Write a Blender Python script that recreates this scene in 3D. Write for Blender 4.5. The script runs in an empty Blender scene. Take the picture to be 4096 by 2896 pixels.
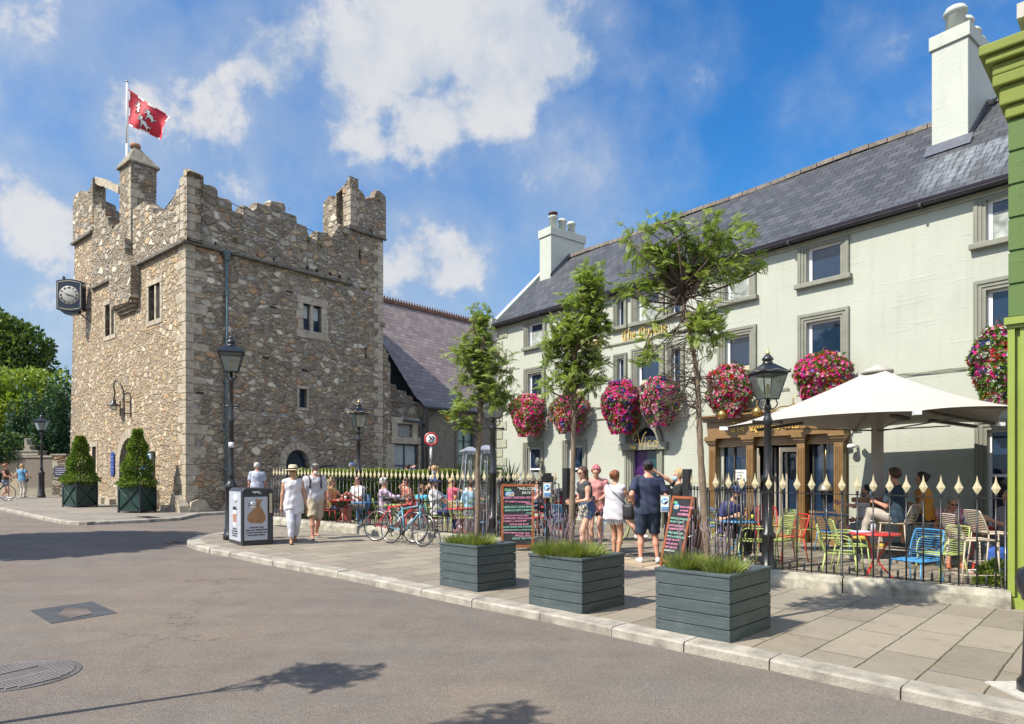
import bpy, math, random
import numpy as np
from mathutils import Vector, Matrix, noise as mnoise
rnd = random.Random(7)
R = math.radians
SC = bpy.context.scene
COL = SC.collection
# ---------------- camera, world, sun, exposure ----------------
HC = 1.65
cam = bpy.data.cameras.new('camera'); cam.lens = 23.695; cam.sensor_width = 36; cam.shift_y = 0.1091
cam.clip_end = 4000; cam.clip_start = 0.05
camo = bpy.data.objects.new('camera', cam); COL.objects.link(camo)
camo.location = (0, 0, HC); camo.rotation_euler = (R(90), 0, 0); SC.camera = camo
SC.view_settings.view_transform = 'Standard'; SC.view_settings.look = 'None'
SC.view_settings.exposure = 0.85; SC.view_settings.gamma = 1; SC.render.use_motion_blur = False
SUN_EL = 49.0; SUN_DIR = Vector((-.868, -.497, math.tan(R(SUN_EL)))).normalized()   # towards the sun
sun = bpy.data.lights.new('sun', 'SUN'); sun.energy = 3.9; sun.angle = R(0.5); sun.color = (1.0, .92, .79)
suno = bpy.data.objects.new('sun', sun); COL.objects.link(suno)
suno.rotation_euler = SUN_DIR.to_track_quat('Z', 'Y').to_euler(); suno.location = (-30, -16, 40)
SC.cycles.max_bounces = 6; SC.cycles.diffuse_bounces = 3; SC.cycles.glossy_bounces = 3
SC.cycles.transparent_max_bounces = 8; SC.cycles.transmission_bounces = 4
SC.cycles.caustics_reflective = False; SC.cycles.caustics_refractive = False

class NT:
    """small node-tree helper"""
    def __init__(s, nt): s.nt = nt; s.n = nt.nodes; s.l = nt.links
    def add(s, t, **kw):
        nd = s.n.new(t)
        for k, v in kw.items():
            if k == 'ins':
                for a, b in v.items():
                    if hasattr(b, 'is_output') or isinstance(b, bpy.types.NodeSocket): s.l.new(b, nd.inputs[a])
                    else: nd.inputs[a].default_value = b
            else: setattr(nd, k, v)
        return nd
    def math(s, op, a, b=None, c=None, clamp=False):
        nd = s.n.new('ShaderNodeMath'); nd.operation = op; nd.use_clamp = clamp
        for i, v in enumerate((a, b, c)):
            if v is None: continue
            if isinstance(v, (int, float)): nd.inputs[i].default_value = v
            else: s.l.new(v, nd.inputs[i])
        return nd.outputs[0]
    def vmath(s, op, a, b=None, sc=None):
        nd = s.n.new('ShaderNodeVectorMath'); nd.operation = op
        for i, v in enumerate((a, b)):
            if v is None: continue
            if isinstance(v, tuple): nd.inputs[i].default_value = v
            else: s.l.new(v, nd.inputs[i])
        if sc is not None:
            nd.inputs['Scale'].default_value = sc
        return nd
    def noise(s, vec, scale, detail=4, rough=.55, dist=0):
        nd = s.n.new('ShaderNodeTexNoise'); nd.inputs['Scale'].default_value = scale
        nd.inputs['Detail'].default_value = detail; nd.inputs['Roughness'].default_value = rough
        nd.inputs['Distortion'].default_value = dist
        if vec is not None: s.l.new(vec, nd.inputs['Vector'])
        return nd
    def ramp(s, fac, stops, interp='LINEAR'):
        nd = s.n.new('ShaderNodeValToRGB'); cr = nd.color_ramp; cr.interpolation = interp
        while len(cr.elements) < len(stops): cr.elements.new(.5)
        for e, (p, c) in zip(cr.elements, stops):
            e.position = p
            e.color = c if len(c) == 4 else (*c, 1)
        s.l.new(fac, nd.inputs[0]); return nd.outputs[0]
    def mix(s, fac, a, b, mode='MIX'):
        nd = s.n.new('ShaderNodeMix'); nd.data_type = 'RGBA'; nd.blend_type = mode
        for k, v in ((0, fac), (6, a), (7, b)):
            if isinstance(v, (int, float)): nd.inputs[k].default_value = v
            elif isinstance(v, tuple): nd.inputs[k].default_value = (*v, 1) if len(v) == 3 else v
            else: s.l.new(v, nd.inputs[k])
        return nd.outputs[2]
    def mapr(s, v, a, b, c=0, d=1, smooth=True):
        nd = s.n.new('ShaderNodeMapRange'); nd.interpolation_type = 'SMOOTHSTEP' if smooth else 'LINEAR'
        s.l.new(v, nd.inputs[0])
        for i, q in enumerate((a, b, c, d)): nd.inputs[i+1].default_value = q
        return nd.outputs[0]

world = bpy.data.worlds.new('World'); SC.world = world; world.use_nodes = True
def build_world():
    w = NT(world.node_tree); w.n.clear()
    out = w.add('ShaderNodeOutputWorld'); bg = w.add('ShaderNodeBackground')
    sky = w.add('ShaderNodeTexSky', sky_type='NISHITA', sun_disc=False, sun_elevation=R(SUN_EL),
                sun_rotation=math.atan2(SUN_DIR.x, SUN_DIR.y), altitude=0, air_density=1.0, dust_density=.35, ozone_density=2.4)
    hs = w.add('ShaderNodeHueSaturation', ins={'Saturation': 1.22, 'Value': 1.0, 'Color': sky.outputs[0]})
    tc = w.add('ShaderNodeTexCoord'); d = tc.outputs['Generated']
    n1 = w.noise(d, 2.6, 9, .58, .15); n2 = w.noise(d, 9.5, 9, .60, .1); n3 = w.noise(d, 1.1, 3, .5)
    warp = w.vmath('SCALE', w.vmath('SUBTRACT', n1.outputs['Color'], (.5, .5, .5)).outputs[0], sc=.16).outputs[0]
    dw = w.vmath('ADD', d, warp).outputs[0]
    def vdir(px, py):
        v = Vector(((px*1.784-2048)/2696, 1, (1895-py*1.784)/2696)); return tuple(v.normalized())
    def cover(blobs, op='MAXIMUM'):
        acc = None
        for (px, py, r, soft, amp) in blobs:
            ds = w.vmath('DISTANCE', dw, vdir(px, py)).outputs['Value']
            rr = r*1.784/2696*.9
            m = w.mapr(ds, rr*(1+soft), rr*(1-soft), 0, amp)
            acc = m if acc is None else w.math(op, acc, m)
        return acc
    main = cover([(1130, 130, 150, .8, 1), (950, 110, 130, .8, .85), (800, 200, 150, .9, .72), (960, 290, 100, .8, .8), (1270, 180, 70, .8, .8),
                  (650, 120, 110, .9, .78), (2080, 120, 100, .9, .62), (2050, 240, 100, .9, .66), (1950, 330, 70, .9, .5), (1060, 240, 110, .8, .8), (1190, 20, 90, .8, .6), (130, 60, 130, .8, .64), (250, 200, 140, .8, .62), (480, 300, 110, .8, .60), (60, 470, 130, .8, .62), (40, 620, 130, .8, .55), (1000, 590, 130, .8, .68), (1160, 460, 100, .8, .60)])
    veil = cover([(120, 70, 200, .9, .85), (330, 270, 230, .95, .80), (560, 330, 150, .95, .6), (60, 460, 170, .9, .85), (60, 640, 220, .9, .9), (300, 110, 120, .9, .6),
                  (980, 640, 240, .9, .8), (1230, 470, 240, .9, .66), (1450, 430, 120, .9, .4), (880, 560, 140, .9, .7), (700, 130, 360, .95, .62), (1050, 200, 330, .95, .55), (2120, 200, 200, .95, .5)])
    f = w.math('ADD', w.math('MULTIPLY', n1.outputs['Fac'], .55), w.math('MULTIPLY', n2.outputs['Fac'], .45))
    dm = w.mapr(w.math('ADD', w.math('MULTIPLY', main, .55), w.math('MULTIPLY', w.math('SUBTRACT', f, .5), 1.8)), .07, .40, 0, .96)
    dv = w.mapr(w.math('ADD', w.math('MULTIPLY', veil, .5), w.math('MULTIPLY', w.math('SUBTRACT', f, .5), 1.1)), -.03, .40, 0, .68)
    # scattered cloud out of view behind and beside the camera, brightened as fill light
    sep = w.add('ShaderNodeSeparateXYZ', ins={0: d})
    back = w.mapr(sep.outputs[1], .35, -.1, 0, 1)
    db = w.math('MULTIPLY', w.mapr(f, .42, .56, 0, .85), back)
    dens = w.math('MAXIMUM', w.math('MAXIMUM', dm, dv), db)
    shade = w.math('ADD', w.math('MULTIPLY', w.math('MULTIPLY', dens, dens), .75), w.math('MULTIPLY', w.math('SUBTRACT', n2.outputs['Fac'], .5), 1.8))
    ccol = w.mix(w.mapr(shade, .15, .95, 0, 1), (1.9, 2.35, 3.05), (3.4, 3.42, 3.5))
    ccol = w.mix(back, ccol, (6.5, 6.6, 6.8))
    zen = w.mapr(sep.outputs[2], .12, .5, 0, 1); skyc = w.mix(zen, w.mix(1., hs.outputs[0], (.50, .70, .76), 'MULTIPLY'), w.mix(1., hs.outputs[0], (.34, .70, .88), 'MULTIPLY'))
    skyc = w.mix(w.mapr(sep.outputs[2], .26, .0, 0, .95), skyc, (1.7, 2.5, 3.4))
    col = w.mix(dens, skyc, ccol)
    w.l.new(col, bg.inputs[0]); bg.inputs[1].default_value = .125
    w.l.new(bg.outputs[0], out.inputs[0])
build_world()

# ---------------- place and projection helpers ----------------
F_, CX_, H_ = 2696., 2048., 1895.
SL, US = .0124, (-.732, .681)
def zg(x, y): return SL*(US[0]*x + US[1]*y)                      # the street climbs gently to the left
def G(px, py, dz=0):                                              # point on the pavement
    a = (px-CX_)/F_; k = (py-H_)/F_
    Y = (HC-dz)/(k+SL*(US[0]*a+US[1])); return Vector((a*Y, Y, HC-k*Y))
def AT(px, py, Y): return Vector(((px-CX_)/F_*Y, Y, HC+(H_-py)/F_*Y))
class Frame:
    """a wall frame: u = to the right along the wall, v = into the wall"""
    def __init__(s, o, u):
        s.o = Vector(o); s.u = Vector((u[0], u[1], 0)).normalized(); s.v = Vector((-s.u.y, s.u.x, 0))
        s.M = Matrix(((s.u.x, s.v.x, 0, s.o.x), (s.u.y, s.v.y, 0, s.o.y), (0, 0, 1, s.o.z), (0, 0, 0, 1)))
    def front(s, px, py, v=0):      # pixel -> (x,z) on plane y=v
        r = Vector(((px-CX_)/F_, 1, 0)); q = s.o+s.v*v; den = r.dot(s.v); t = q.dot(s.v)/den
        p = r*t; return ((p-s.o).dot(s.u), HC+(H_-py)/F_*t-s.o.z)
    def side(s, px, py, x=0):       # pixel -> (y,z) on plane x=x
        r = Vector(((px-CX_)/F_, 1, 0)); q = s.o+s.u*x; den = r.dot(s.u); t = q.dot(s.u)/den
        p = r*t; return ((p-s.o).dot(s.v), HC+(H_-py)/F_*t-s.o.z)
    def w(s, x, y, z): return s.M @ Vector((x, y, z))

def tag(o, label=None, cat=None, group=None, kind=None):
    if label: o['label'] = label
    if cat: o['category'] = cat
    if group: o['group'] = group
    if kind: o['kind'] = kind
    return o
def empty(name, loc=(0, 0, 0), rz=0, label=None, cat=None, group=None, M=None):
    o = bpy.data.objects.new(name, None); COL.objects.link(o); o.empty_display_size = .1
    if M is not None: o.matrix_world = M
    else: o.location = loc; o.rotation_euler = (0, 0, rz)
    return tag(o, label, cat, group)
def copy_tree(o, parent=None):
    c = o.copy(); COL.objects.link(c); c.parent = parent
    for ch in [x for x in bpy.data.objects if x.parent == o]: copy_tree(ch, c)
    return c
def copy_fast(o, kids):      # o with known {obj: [children]}
    c = o.copy(); COL.objects.link(c)
    for ch in kids.get(o, ()):
        d = copy_fast(ch, kids); d.parent = c
    return c
def kids_of(o, d=None):
    d = {} if d is None else d
    ch = [x for x in bpy.data.objects if x.parent == o]; d[o] = ch
    for x in ch: kids_of(x, d)
    return d

class MB:
    """collects geometry; build() links it as ONE mesh object"""
    def __init__(s): s.v = []; s.f = []; s.m = []; s.mi = 0; s.sm = []; s.smooth = False
    def _add(s, vs, fs, smooth=None):
        n = len(s.v); s.v.extend([tuple(p) for p in vs]); sm = s.smooth if smooth is None else smooth
        for f in fs: s.f.append(tuple(i+n for i in f)); s.m.append(s.mi); s.sm.append(sm)
        return s
    def box(s, x0, x1, y0, y1, z0, z1, M=None):
        vs = [(x, y, z) for z in (z0, z1) for y in (y0, y1) for x in (x0, x1)]
        if M is not None: vs = [M @ Vector(p) for p in vs]
        return s._add(vs, [(0, 2, 3, 1), (4, 5, 7, 6), (0, 1, 5, 4), (2, 6, 7, 3), (0, 4, 6, 2), (1, 3, 7, 5)], False)
    def cbox(s, c, d, rz=0, tilt=None, M=None):       # centre, full dims
        m = Matrix.Translation(Vector(c)) @ Matrix.Rotation(rz, 4, 'Z')
        if tilt: m = m @ Matrix.Rotation(tilt[1], 4, tilt[0])
        if M is not None: m = M @ m
        return s.box(-d[0]/2, d[0]/2, -d[1]/2, d[1]/2, -d[2]/2, d[2]/2, m)
    def quad(s, a, b, c, d): return s._add([a, b, c, d], [(0, 1, 2, 3)], False)
    def poly(s, pts): return s._add(pts, [tuple(range(len(pts)))], False)
    def prism(s, pts, y0, y1, M=None):                 # outline in (x,z), extruded along y
        n = len(pts); vs = [(x, y0, z) for x, z in pts]+[(x, y1, z) for x, z in pts]
        if M is not None: vs = [M @ Vector(p) for p in vs]
        fs = [tuple(range(n)), tuple(range(2*n-1, n-1, -1))]+[(i, i+n, (i+1) % n+n, (i+1) % n) for i in range(n)]
        return s._add(vs, fs, False)
    def slab(s, pts, z0, z1, zf=None):                 # outline in (x,y), extruded in z; zf adds ground
        zf = zf or (lambda x, y: 0); n = len(pts)
        vs = [(x, y, z0+zf(x, y)) for x, y in pts]+[(x, y, z1+zf(x, y)) for x, y in pts]
        return s._add(vs, [tuple(range(n-1, -1, -1)), tuple(range(n, 2*n))]+[(i, (i+1) % n, (i+1) % n+n, i+n) for i in range(n)], False)
    def tube(s, pts, r, seg=6, cap=True, smooth=True, closed=False):
        pts = [Vector(p) for p in pts]; n = len(pts)
        rs = r if isinstance(r, (list, tuple)) else [r]*n
        vs = []; fs = []; up = None
        for i, p in enumerate(pts):
            t = (pts[(i+1) % n]-pts[i-1]) if closed else (pts[min(i+1, n-1)]-pts[max(i-1, 0)])
            if t.length < 1e-9: t = Vector((0, 0, 1))
            t.normalize()
            if up is None:
                up = Vector((0, 0, 1)) if abs(t.z) < .9 else Vector((1, 0, 0))
            a = up-t*up.dot(t)
            if a.length < 1e-4: a = Vector((1, .1, 0))-t*t.x
            a.normalize(); b = t.cross(a); up = a
            for k in range(seg):
                an = 2*math.pi*k/seg; vs.append(p+(a*math.cos(an)+b*math.sin(an))*rs[i])
        m = n if closed else n-1
        for i in range(m):
            for k in range(seg):
                j = (i+1) % n; fs.append((i*seg+k, i*seg+(k+1) % seg, j*seg+(k+1) % seg, j*seg+k))
        if cap and not closed: fs += [tuple(range(seg-1, -1, -1)), tuple(range((n-1)*seg, n*seg))]
        return s._add(vs, fs, smooth)
    def lathe(s, prof, c=(0, 0, 0), seg=16, smooth=True, M=None, sx=1, sy=1, rot=0):
        vs = []; fs = []; n = len(prof)
        for r, z in prof:
            for k in range(seg):
                a = 2*math.pi*k/seg+rot; vs.append(Vector((c[0]+r*math.cos(a)*sx, c[1]+r*math.sin(a)*sy, c[2]+z)))
        if M is not None: vs = [M @ p for p in vs]
        for i in range(n-1):
            for k in range(seg): fs.append((i*seg+k, i*seg+(k+1) % seg, (i+1)*seg+(k+1) % seg, (i+1)*seg+k))
        fs += [tuple(range(seg-1, -1, -1)), tuple(range((n-1)*seg, n*seg))]
        return s._add(vs, fs, smooth)
    def ell(s, c, r, seg=12, rings=8, M=None, smooth=True):
        vs = []; fs = []
        for i in range(rings+1):
            ph = math.pi*i/rings
            for k in range(seg):
                a = 2*math.pi*k/seg; vs.append(Vector((c[0]+r[0]*math.sin(ph)*math.cos(a), c[1]+r[1]*math.sin(ph)*math.sin(a), c[2]+r[2]*math.cos(ph))))
        if M is not None: vs = [M @ p for p in vs]
        for i in range(rings):
            for k in range(seg): fs.append((i*seg+k, (i+1)*seg+k, (i+1)*seg+(k+1) % seg, i*seg+(k+1) % seg))
        return s._add(vs, fs, smooth)
    def raw(s, vs, fs, smooth=False): return s._add(vs, fs, smooth)
    def build(s, name, mats, parent=None, label=None, cat=None, group=None, kind=None, M=None, bevel=0):
        me = bpy.data.meshes.new(name); me.from_pydata(s.v, [], s.f)
        for m in (mats if isinstance(mats, (list, tuple)) else [mats]): me.materials.append(m)
        me.polygons.foreach_set('material_index', s.m); me.polygons.foreach_set('use_smooth', s.sm)
        me.update(); me.validate()
        o = bpy.data.objects.new(name, me); COL.objects.link(o)
        if M is not None: o.matrix_world = M
        if parent is not None: o.parent = parent
        if bevel:
            b = o.modifiers.new('bevel', 'BEVEL'); b.width = bevel; b.segments = 2; b.limit_method = 'ANGLE'; b.angle_limit = R(40)
        return tag(o, label, cat, group, kind)

def wall_holes(mb, x0, x1, z0, z1, holes, depth, y=0, sgn=1):
    """wall sheet on plane y with rectangular holes (hx0,hx1,hz0,hz1) and reveals going in by depth"""
    xs = sorted(set([x0, x1]+[h[0] for h in holes]+[h[1] for h in holes])); zs = sorted(set([z0, z1]+[h[2] for h in holes]+[h[3] for h in holes]))
    for i in range(len(xs)-1):
        for j in range(len(zs)-1):
            cx, cz = (xs[i]+xs[i+1])/2, (zs[j]+zs[j+1])/2
            if any(h[0] < cx < h[1] and h[2] < cz < h[3] for h in holes): continue
            if cx < x0 or cx > x1 or cz < z0 or cz > z1: continue
            mb.quad((xs[i], y, zs[j]), (xs[i+1], y, zs[j]), (xs[i+1], y, zs[j+1]), (xs[i], y, zs[j+1]))
    for h in holes:
        a, b, c, d = h[:4]; yy = y+depth*sgn
        mb.quad((a, y, c), (a, y, d), (a, yy, d), (a, yy, c)); mb.quad((b, y, c), (b, yy, c), (b, yy, d), (b, y, d))
        mb.quad((a, y, c), (a, yy, c), (b, yy, c), (b, y, c)); mb.quad((a, y, d), (b, y, d), (b, yy, d), (a, yy, d))

# ---------------- materials ----------------
MATS = {}
def base_mat(name):
    m = bpy.data.materials.new(name); m.use_nodes = True; t = NT(m.node_tree); t.n.clear()
    out = t.add('ShaderNodeOutputMaterial'); b = t.add('ShaderNodeBsdfPrincipled'); t.l.new(b.outputs[0], out.inputs[0])
    return m, t, b, out
def mat(name, col, rough=.6, var=.12, scale=6, bump=0, bscale=30, metal=0, spec=.5, trans=0, sss=0, hue=None, em=0, alpha=1, sheen=0, coat=0):
    if name in MATS: return MATS[name]
    m, t, b, out = base_mat(name)
    tc = t.add('ShaderNodeTexCoord'); n = t.noise(tc.outputs['Object'], scale, 5, .6)
    dark = tuple(max(0, c*(1-var)) for c in col); lite = tuple(min(1, c*(1+var)) for c in col)
    if hue: lite = hue
    c = t.ramp(n.outputs['Fac'], [(.3, dark), (.7, lite)])
    t.l.new(c, b.inputs['Base Color']); b.inputs['Roughness'].default_value = rough; b.inputs['Metallic'].default_value = metal
    b.inputs['Specular IOR Level'].default_value = spec
    if trans: b.inputs['Transmission Weight'].default_value = trans
    if coat: b.inputs['Coat Weight'].default_value = coat
    if em: t.l.new(c, b.inputs['Emission Color']); b.inputs['Emission Strength'].default_value = em
    if alpha < 1: b.inputs['Alpha'].default_value = alpha
    if bump:
        n2 = t.noise(tc.outputs['Object'], bscale, 5, .65)
        bp = t.add('ShaderNodeBump', ins={'Strength': bump, 'Distance': .02, 'Height': n2.outputs['Fac']}); t.l.new(bp.outputs[0], b.inputs['Normal'])
    MATS[name] = m; return m
def leafmat(name, col, col2, scale=3, rough=.5, tr=.35, tint=(1.25, 1.3, .6)):
    if name in MATS: return MATS[name]
    m, t, b, out = base_mat(name)
    tc = t.add('ShaderNodeTexCoord'); n = t.noise(tc.outputs['Object'], scale, 4, .7)
    c = t.ramp(n.outputs['Fac'], [(.35, col), (.65, col2)]); t.l.new(c, b.inputs['Base Color']); b.inputs['Roughness'].default_value = rough
    b.inputs['Specular IOR Level'].default_value = .35
    tl = t.add('ShaderNodeBsdfTranslucent'); t.l.new(t.mix(1.0, c, tint, 'MULTIPLY'), tl.inputs[0])
    mx = t.add('ShaderNodeMixShader', ins={0: tr}); t.l.new(b.outputs[0], mx.inputs[1]); t.l.new(tl.outputs[0], mx.inputs[2]); t.l.new(mx.outputs[0], out.inputs[0])
    MATS[name] = m; return m
def glassmat(name='window_glass', tint=(.010, .022, .045), rough=.03):  # default blue tint stands in for the sky mirrored in the panes
    if name in MATS: return MATS[name]
    m, t, b, out = base_mat(name)
    tc = t.add('ShaderNodeTexCoord'); n = t.noise(tc.outputs['Object'], 1.3, 2, .5)
    t.l.new(t.ramp(n.outputs['Fac'], [(.3, tint), (.7, tuple(c*1.6 for c in tint))]), b.inputs['Base Color'])
    b.inputs['Roughness'].default_value = rough; b.inputs['Specular IOR Level'].default_value = .7; b.inputs['IOR'].default_value = 1.5
    bp = t.add('ShaderNodeBump', ins={'Strength': .02, 'Distance': .02, 'Height': n.outputs['Fac']}); t.l.new(bp.outputs[0], b.inputs['Normal'])
    MATS[name] = m; return m
def clearglass():
    if 'clear_glass' in MATS: return MATS['clear_glass']
    m, t, b, out = base_mat('clear_glass')
    g = t.add('ShaderNodeBsdfGlossy', ins={'Roughness': .05, 'Color': (.9, .95, .95, 1)}); tr = t.add('ShaderNodeBsdfTransparent', ins={'Color': (.86, .92, .9, 1)})
    fr = t.add('ShaderNodeFresnel', ins={'IOR': 1.5}); f = t.math('ADD', fr.outputs[0], .05)
    mx = t.add('ShaderNodeMixShader'); t.l.new(f, mx.inputs[0]); t.l.new(tr.outputs[0], mx.inputs[1]); t.l.new(g.outputs[0], mx.inputs[2]); dz = t.add('ShaderNodeBsdfTranslucent', ins={'Color': (.75, .8, .78, 1)}); m2 = t.add('ShaderNodeMixShader', ins={0: .30}); t.l.new(mx.outputs[0], m2.inputs[1]); t.l.new(dz.outputs[0], m2.inputs[2]); t.l.new(m2.outputs[0], out.inputs[0])
    MATS['clear_glass'] = m; return m
def stone_mat(name, sx=2.6, sz=4.2, warm=0., mortar=(.10, .085, .068), bright=1., rot=0, con=.2, mean=(.33, .285, .215)):
    """rubble masonry: irregular stones of many colours set in recessed mortar"""
    m, t, b, out = base_mat(name)
    tc = t.add('ShaderNodeTexCoord'); o = tc.outputs['Object']
    n0 = t.noise(o, 3.2, 3, .6); wv = t.vmath('SCALE', t.vmath('SUBTRACT', n0.outputs['Color'], (.5, .5, .5)).outputs[0], sc=.16).outputs[0]
    mp = t.add('ShaderNodeMapping', ins={'Vector': t.vmath('ADD', o, wv).outputs[0], 'Scale': (sx, sx, sz), 'Rotation': (0, 0, rot)})
    def vor(k, feat):
        mm = t.add('ShaderNodeVectorMath', operation='SCALE'); t.l.new(mp.outputs[0], mm.inputs[0]); mm.inputs['Scale'].default_value = k
        v = t.add('ShaderNodeTexVoronoi', feature=feat, ins={'Vector': mm.outputs[0], 'Scale': 1., 'Randomness': .92}); return v
    big = vor(1, 'F1'); bige = vor(1, 'DISTANCE_TO_EDGE'); sml = vor(2.3, 'F1'); smle = vor(2.3, 'DISTANCE_TO_EDGE')
    # patches of small stones between big ones
    sel = t.mapr(t.add('ShaderNodeSeparateColor', ins={0: big.outputs['Color']}).outputs[2], .52, .56)
    edge = t.add('ShaderNodeMix', ins={0: sel, 2: bige.outputs['Distance'], 3: t.math('MULTIPLY', smle.outputs['Distance'], .62)}).outputs[0]
    ccol = t.mix(sel, big.outputs['Color'], sml.outputs['Color']); sc = t.add('ShaderNodeSeparateColor', ins={0: ccol})
    k = bright; w_ = warm
    pal = t.ramp(sc.outputs[0], [(0, (.16*k, .135*k, .105*k)), (.18, (.27*k+w_, .23*k+w_*.6, .18*k)), (.36, (.36*k+w_, .33*k+w_*.7, .28*k)), (.52, (.33*k+w_, .24*k+w_*.5, .15*k)),
                 (.66, (.26*k, .245*k, .23*k)), (.80, (.45*k+w_, .42*k+w_*.8, .36*k)), (.93, (.27*k+w_, .16*k+w_*.3, .09*k))], 'CONSTANT')
    n1 = t.noise(o, 14, 6, .7); n2 = t.noise(o, 55, 4, .7)
    pal = t.mix(t.mapr(n1.outputs['Fac'], .3, .75, .0, .55), pal, t.mix(1., pal, (.62, .60, .56), 'MULTIPLY'))
    pal = t.mix(t.mapr(n2.outputs['Fac'], .5, .72, 0, .35), pal, (.50*k, .47*k, .41*k))
    val = t.mapr(sc.outputs[1], 0, 1, .72, 1.22, False)
    pal = t.mix(1., pal, t.add('ShaderNodeCombineXYZ', ins={0: val, 1: val, 2: val}).outputs[0], 'MULTIPLY')
    pal = t.mix(con, pal, mean)
    me = t.math('ADD', edge, t.math('MULTIPLY', t.math('SUBTRACT', n1.outputs['Fac'], .5), .10))
    mk = t.mapr(me, .025, .085)
    c = t.mix(mk, t.mix(n2.outputs['Fac'], tuple(q*.6 for q in mortar), tuple(q*1.9 for q in mortar)), pal)
    big_n = t.noise(o, .5, 4, .6); c = t.mix(t.mapr(big_n.outputs['Fac'], .4, .7, 0, .35), c, t.mix(1., c, (.72, .68, .60), 'MULTIPLY'))
    t.l.new(c, b.inputs['Base Color']); b.inputs['Roughness'].default_value = .9; b.inputs['Specular IOR Level'].default_value = .2
    h = t.math('ADD', t.math('MULTIPLY', t.mapr(me, .01, .20), 1.), t.math('MULTIPLY', n1.outputs['Fac'], .5))
    h = t.math('ADD', h, t.math('MULTIPLY', n2.outputs['Fac'], .12)); h = t.math('ADD', h, t.math('MULTIPLY', sc.outputs[2], .35))
    bp = t.add('ShaderNodeBump', ins={'Strength': 1., 'Distance': .07, 'Height': h}); t.l.new(bp.outputs[0], b.inputs['Normal'])
    MATS[name] = m; return m
def cut_stone(name, col, var=.25, block=None):
    if name in MATS: return MATS[name]
    m, t, b, out = base_mat(name); tc = t.add('ShaderNodeTexCoord'); o = tc.outputs['Object']
    n = t.noise(o, 4, 6, .65); n2 = t.noise(o, 60, 5, .7); n3 = t.noise(o, .9, 3, .5)
    c = t.ramp(n.outputs['Fac'], [(.3, tuple(q*(1-var) for q in col)), (.7, tuple(min(1, q*(1+var)) for q in col))])
    c = t.mix(t.mapr(n2.outputs['Fac'], .52, .7, 0, .45), c, tuple(q*.45 for q in col))
    c = t.mix(t.mapr(n3.outputs['Fac'], .5, .7, 0, .4), c, tuple(q*.65 for q in col))
    t.l.new(c, b.inputs['Base Color']); b.inputs['Roughness'].default_value = .88; b.inputs['Specular IOR Level'].default_value = .25
    h = t.math('ADD', n2.outputs['Fac'], t.math('MULTIPLY', n.outputs['Fac'], .8))
    bp = t.add('ShaderNodeBump', ins={'Strength': .6, 'Distance': .02, 'Height': h}); t.l.new(bp.outputs[0], b.inputs['Normal'])
    MATS[name] = m; return m
def slate_mat(name, cols, w=.26, h=.17, stain=None):
    """courses of slates; object x runs along the eave, uv-less: uses generated 'UV' map (x along, y up slope)"""
    m, t, b, out = base_mat(name); tc = t.add('ShaderNodeTexCoord'); uv = tc.outputs['UV']
    br = t.add('ShaderNodeTexBrick', offset=.5, ins={'Vector': uv, 'Color1': (0, 0, 0, 1), 'Color2': (1, 1, 1, 1), 'Mortar': (.5, .5, .5, 1), 'Scale': 1., 'Mortar Size': .008, 'Mortar Smooth': .2, 'Bias': 0, 'Brick Width': w, 'Row Height': h})
    n = t.noise(uv, 1.2, 5, .6); n2 = t.noise(uv, 25, 4, .6)
    base = t.ramp(t.math('ADD', t.math('MULTIPLY', br.outputs['Color'], .45), t.math('MULTIPLY', n.outputs['Fac'], .6)), [(.2, cols[0]), (.5, cols[1]), (.8, cols[2])])
    base = t.mix(t.mapr(n2.outputs['Fac'], .55, .75, 0, .4), base, tuple(min(1, q*1.7) for q in cols[2]))
    if stain:
        s_ = t.add('ShaderNodeSeparateXYZ', ins={0: uv}); wn = t.noise(uv, 7, 3, .6, 0); stn = t.add('ShaderNodeMapping', ins={'Vector': uv, 'Scale': (9, .8, 1)})
        sn = t.noise(stn.outputs[0], 1, 3, .6)
        mx_ = t.math('MULTIPLY', t.mapr(t.math('ABSOLUTE', t.math('SUBTRACT', s_.outputs[0], stain[0])), stain[1], stain[1]*.4), t.mapr(s_.outputs[1], stain[2], stain[3]))
        mx_ = t.math('MULTIPLY', mx_, t.mapr(s_.outputs[1], stain[3]+1.05, stain[3]+.9)); mx_ = t.math('MULTIPLY', mx_, t.mapr(sn.outputs['Fac'], .4, .6, .1, .8))
        base = t.mix(t.math('MULTIPLY', mx_, .55), base, (.32, .37, .42))
    c = t.mix(br.outputs['Fac'], base, tuple(q*.25 for q in cols[0]))
    t.l.new(c, b.inputs['Base Color']); b.inputs['Roughness'].default_value = .55; b.inputs['Specular IOR Level'].default_value = .4
    sx = t.add('ShaderNodeSeparateXYZ', ins={0: uv}); saw = t.math('FRACT', t.math('DIVIDE', sx.outputs[1], h))
    hh = t.math('ADD', t.math('MULTIPLY', saw, -1.), t.math('MULTIPLY', br.outputs['Color'], .25)); hh = t.math('ADD', hh, t.math('MULTIPLY', br.outputs['Fac'], -.5)); hh = t.math('ADD', hh, t.math('MULTIPLY', n2.outputs['Fac'], .2))
    bp = t.add('ShaderNodeBump', ins={'Strength': .7, 'Distance': .015, 'Height': hh}); t.l.new(bp.outputs[0], b.inputs['Normal'])
    MATS[name] = m; return m
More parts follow.
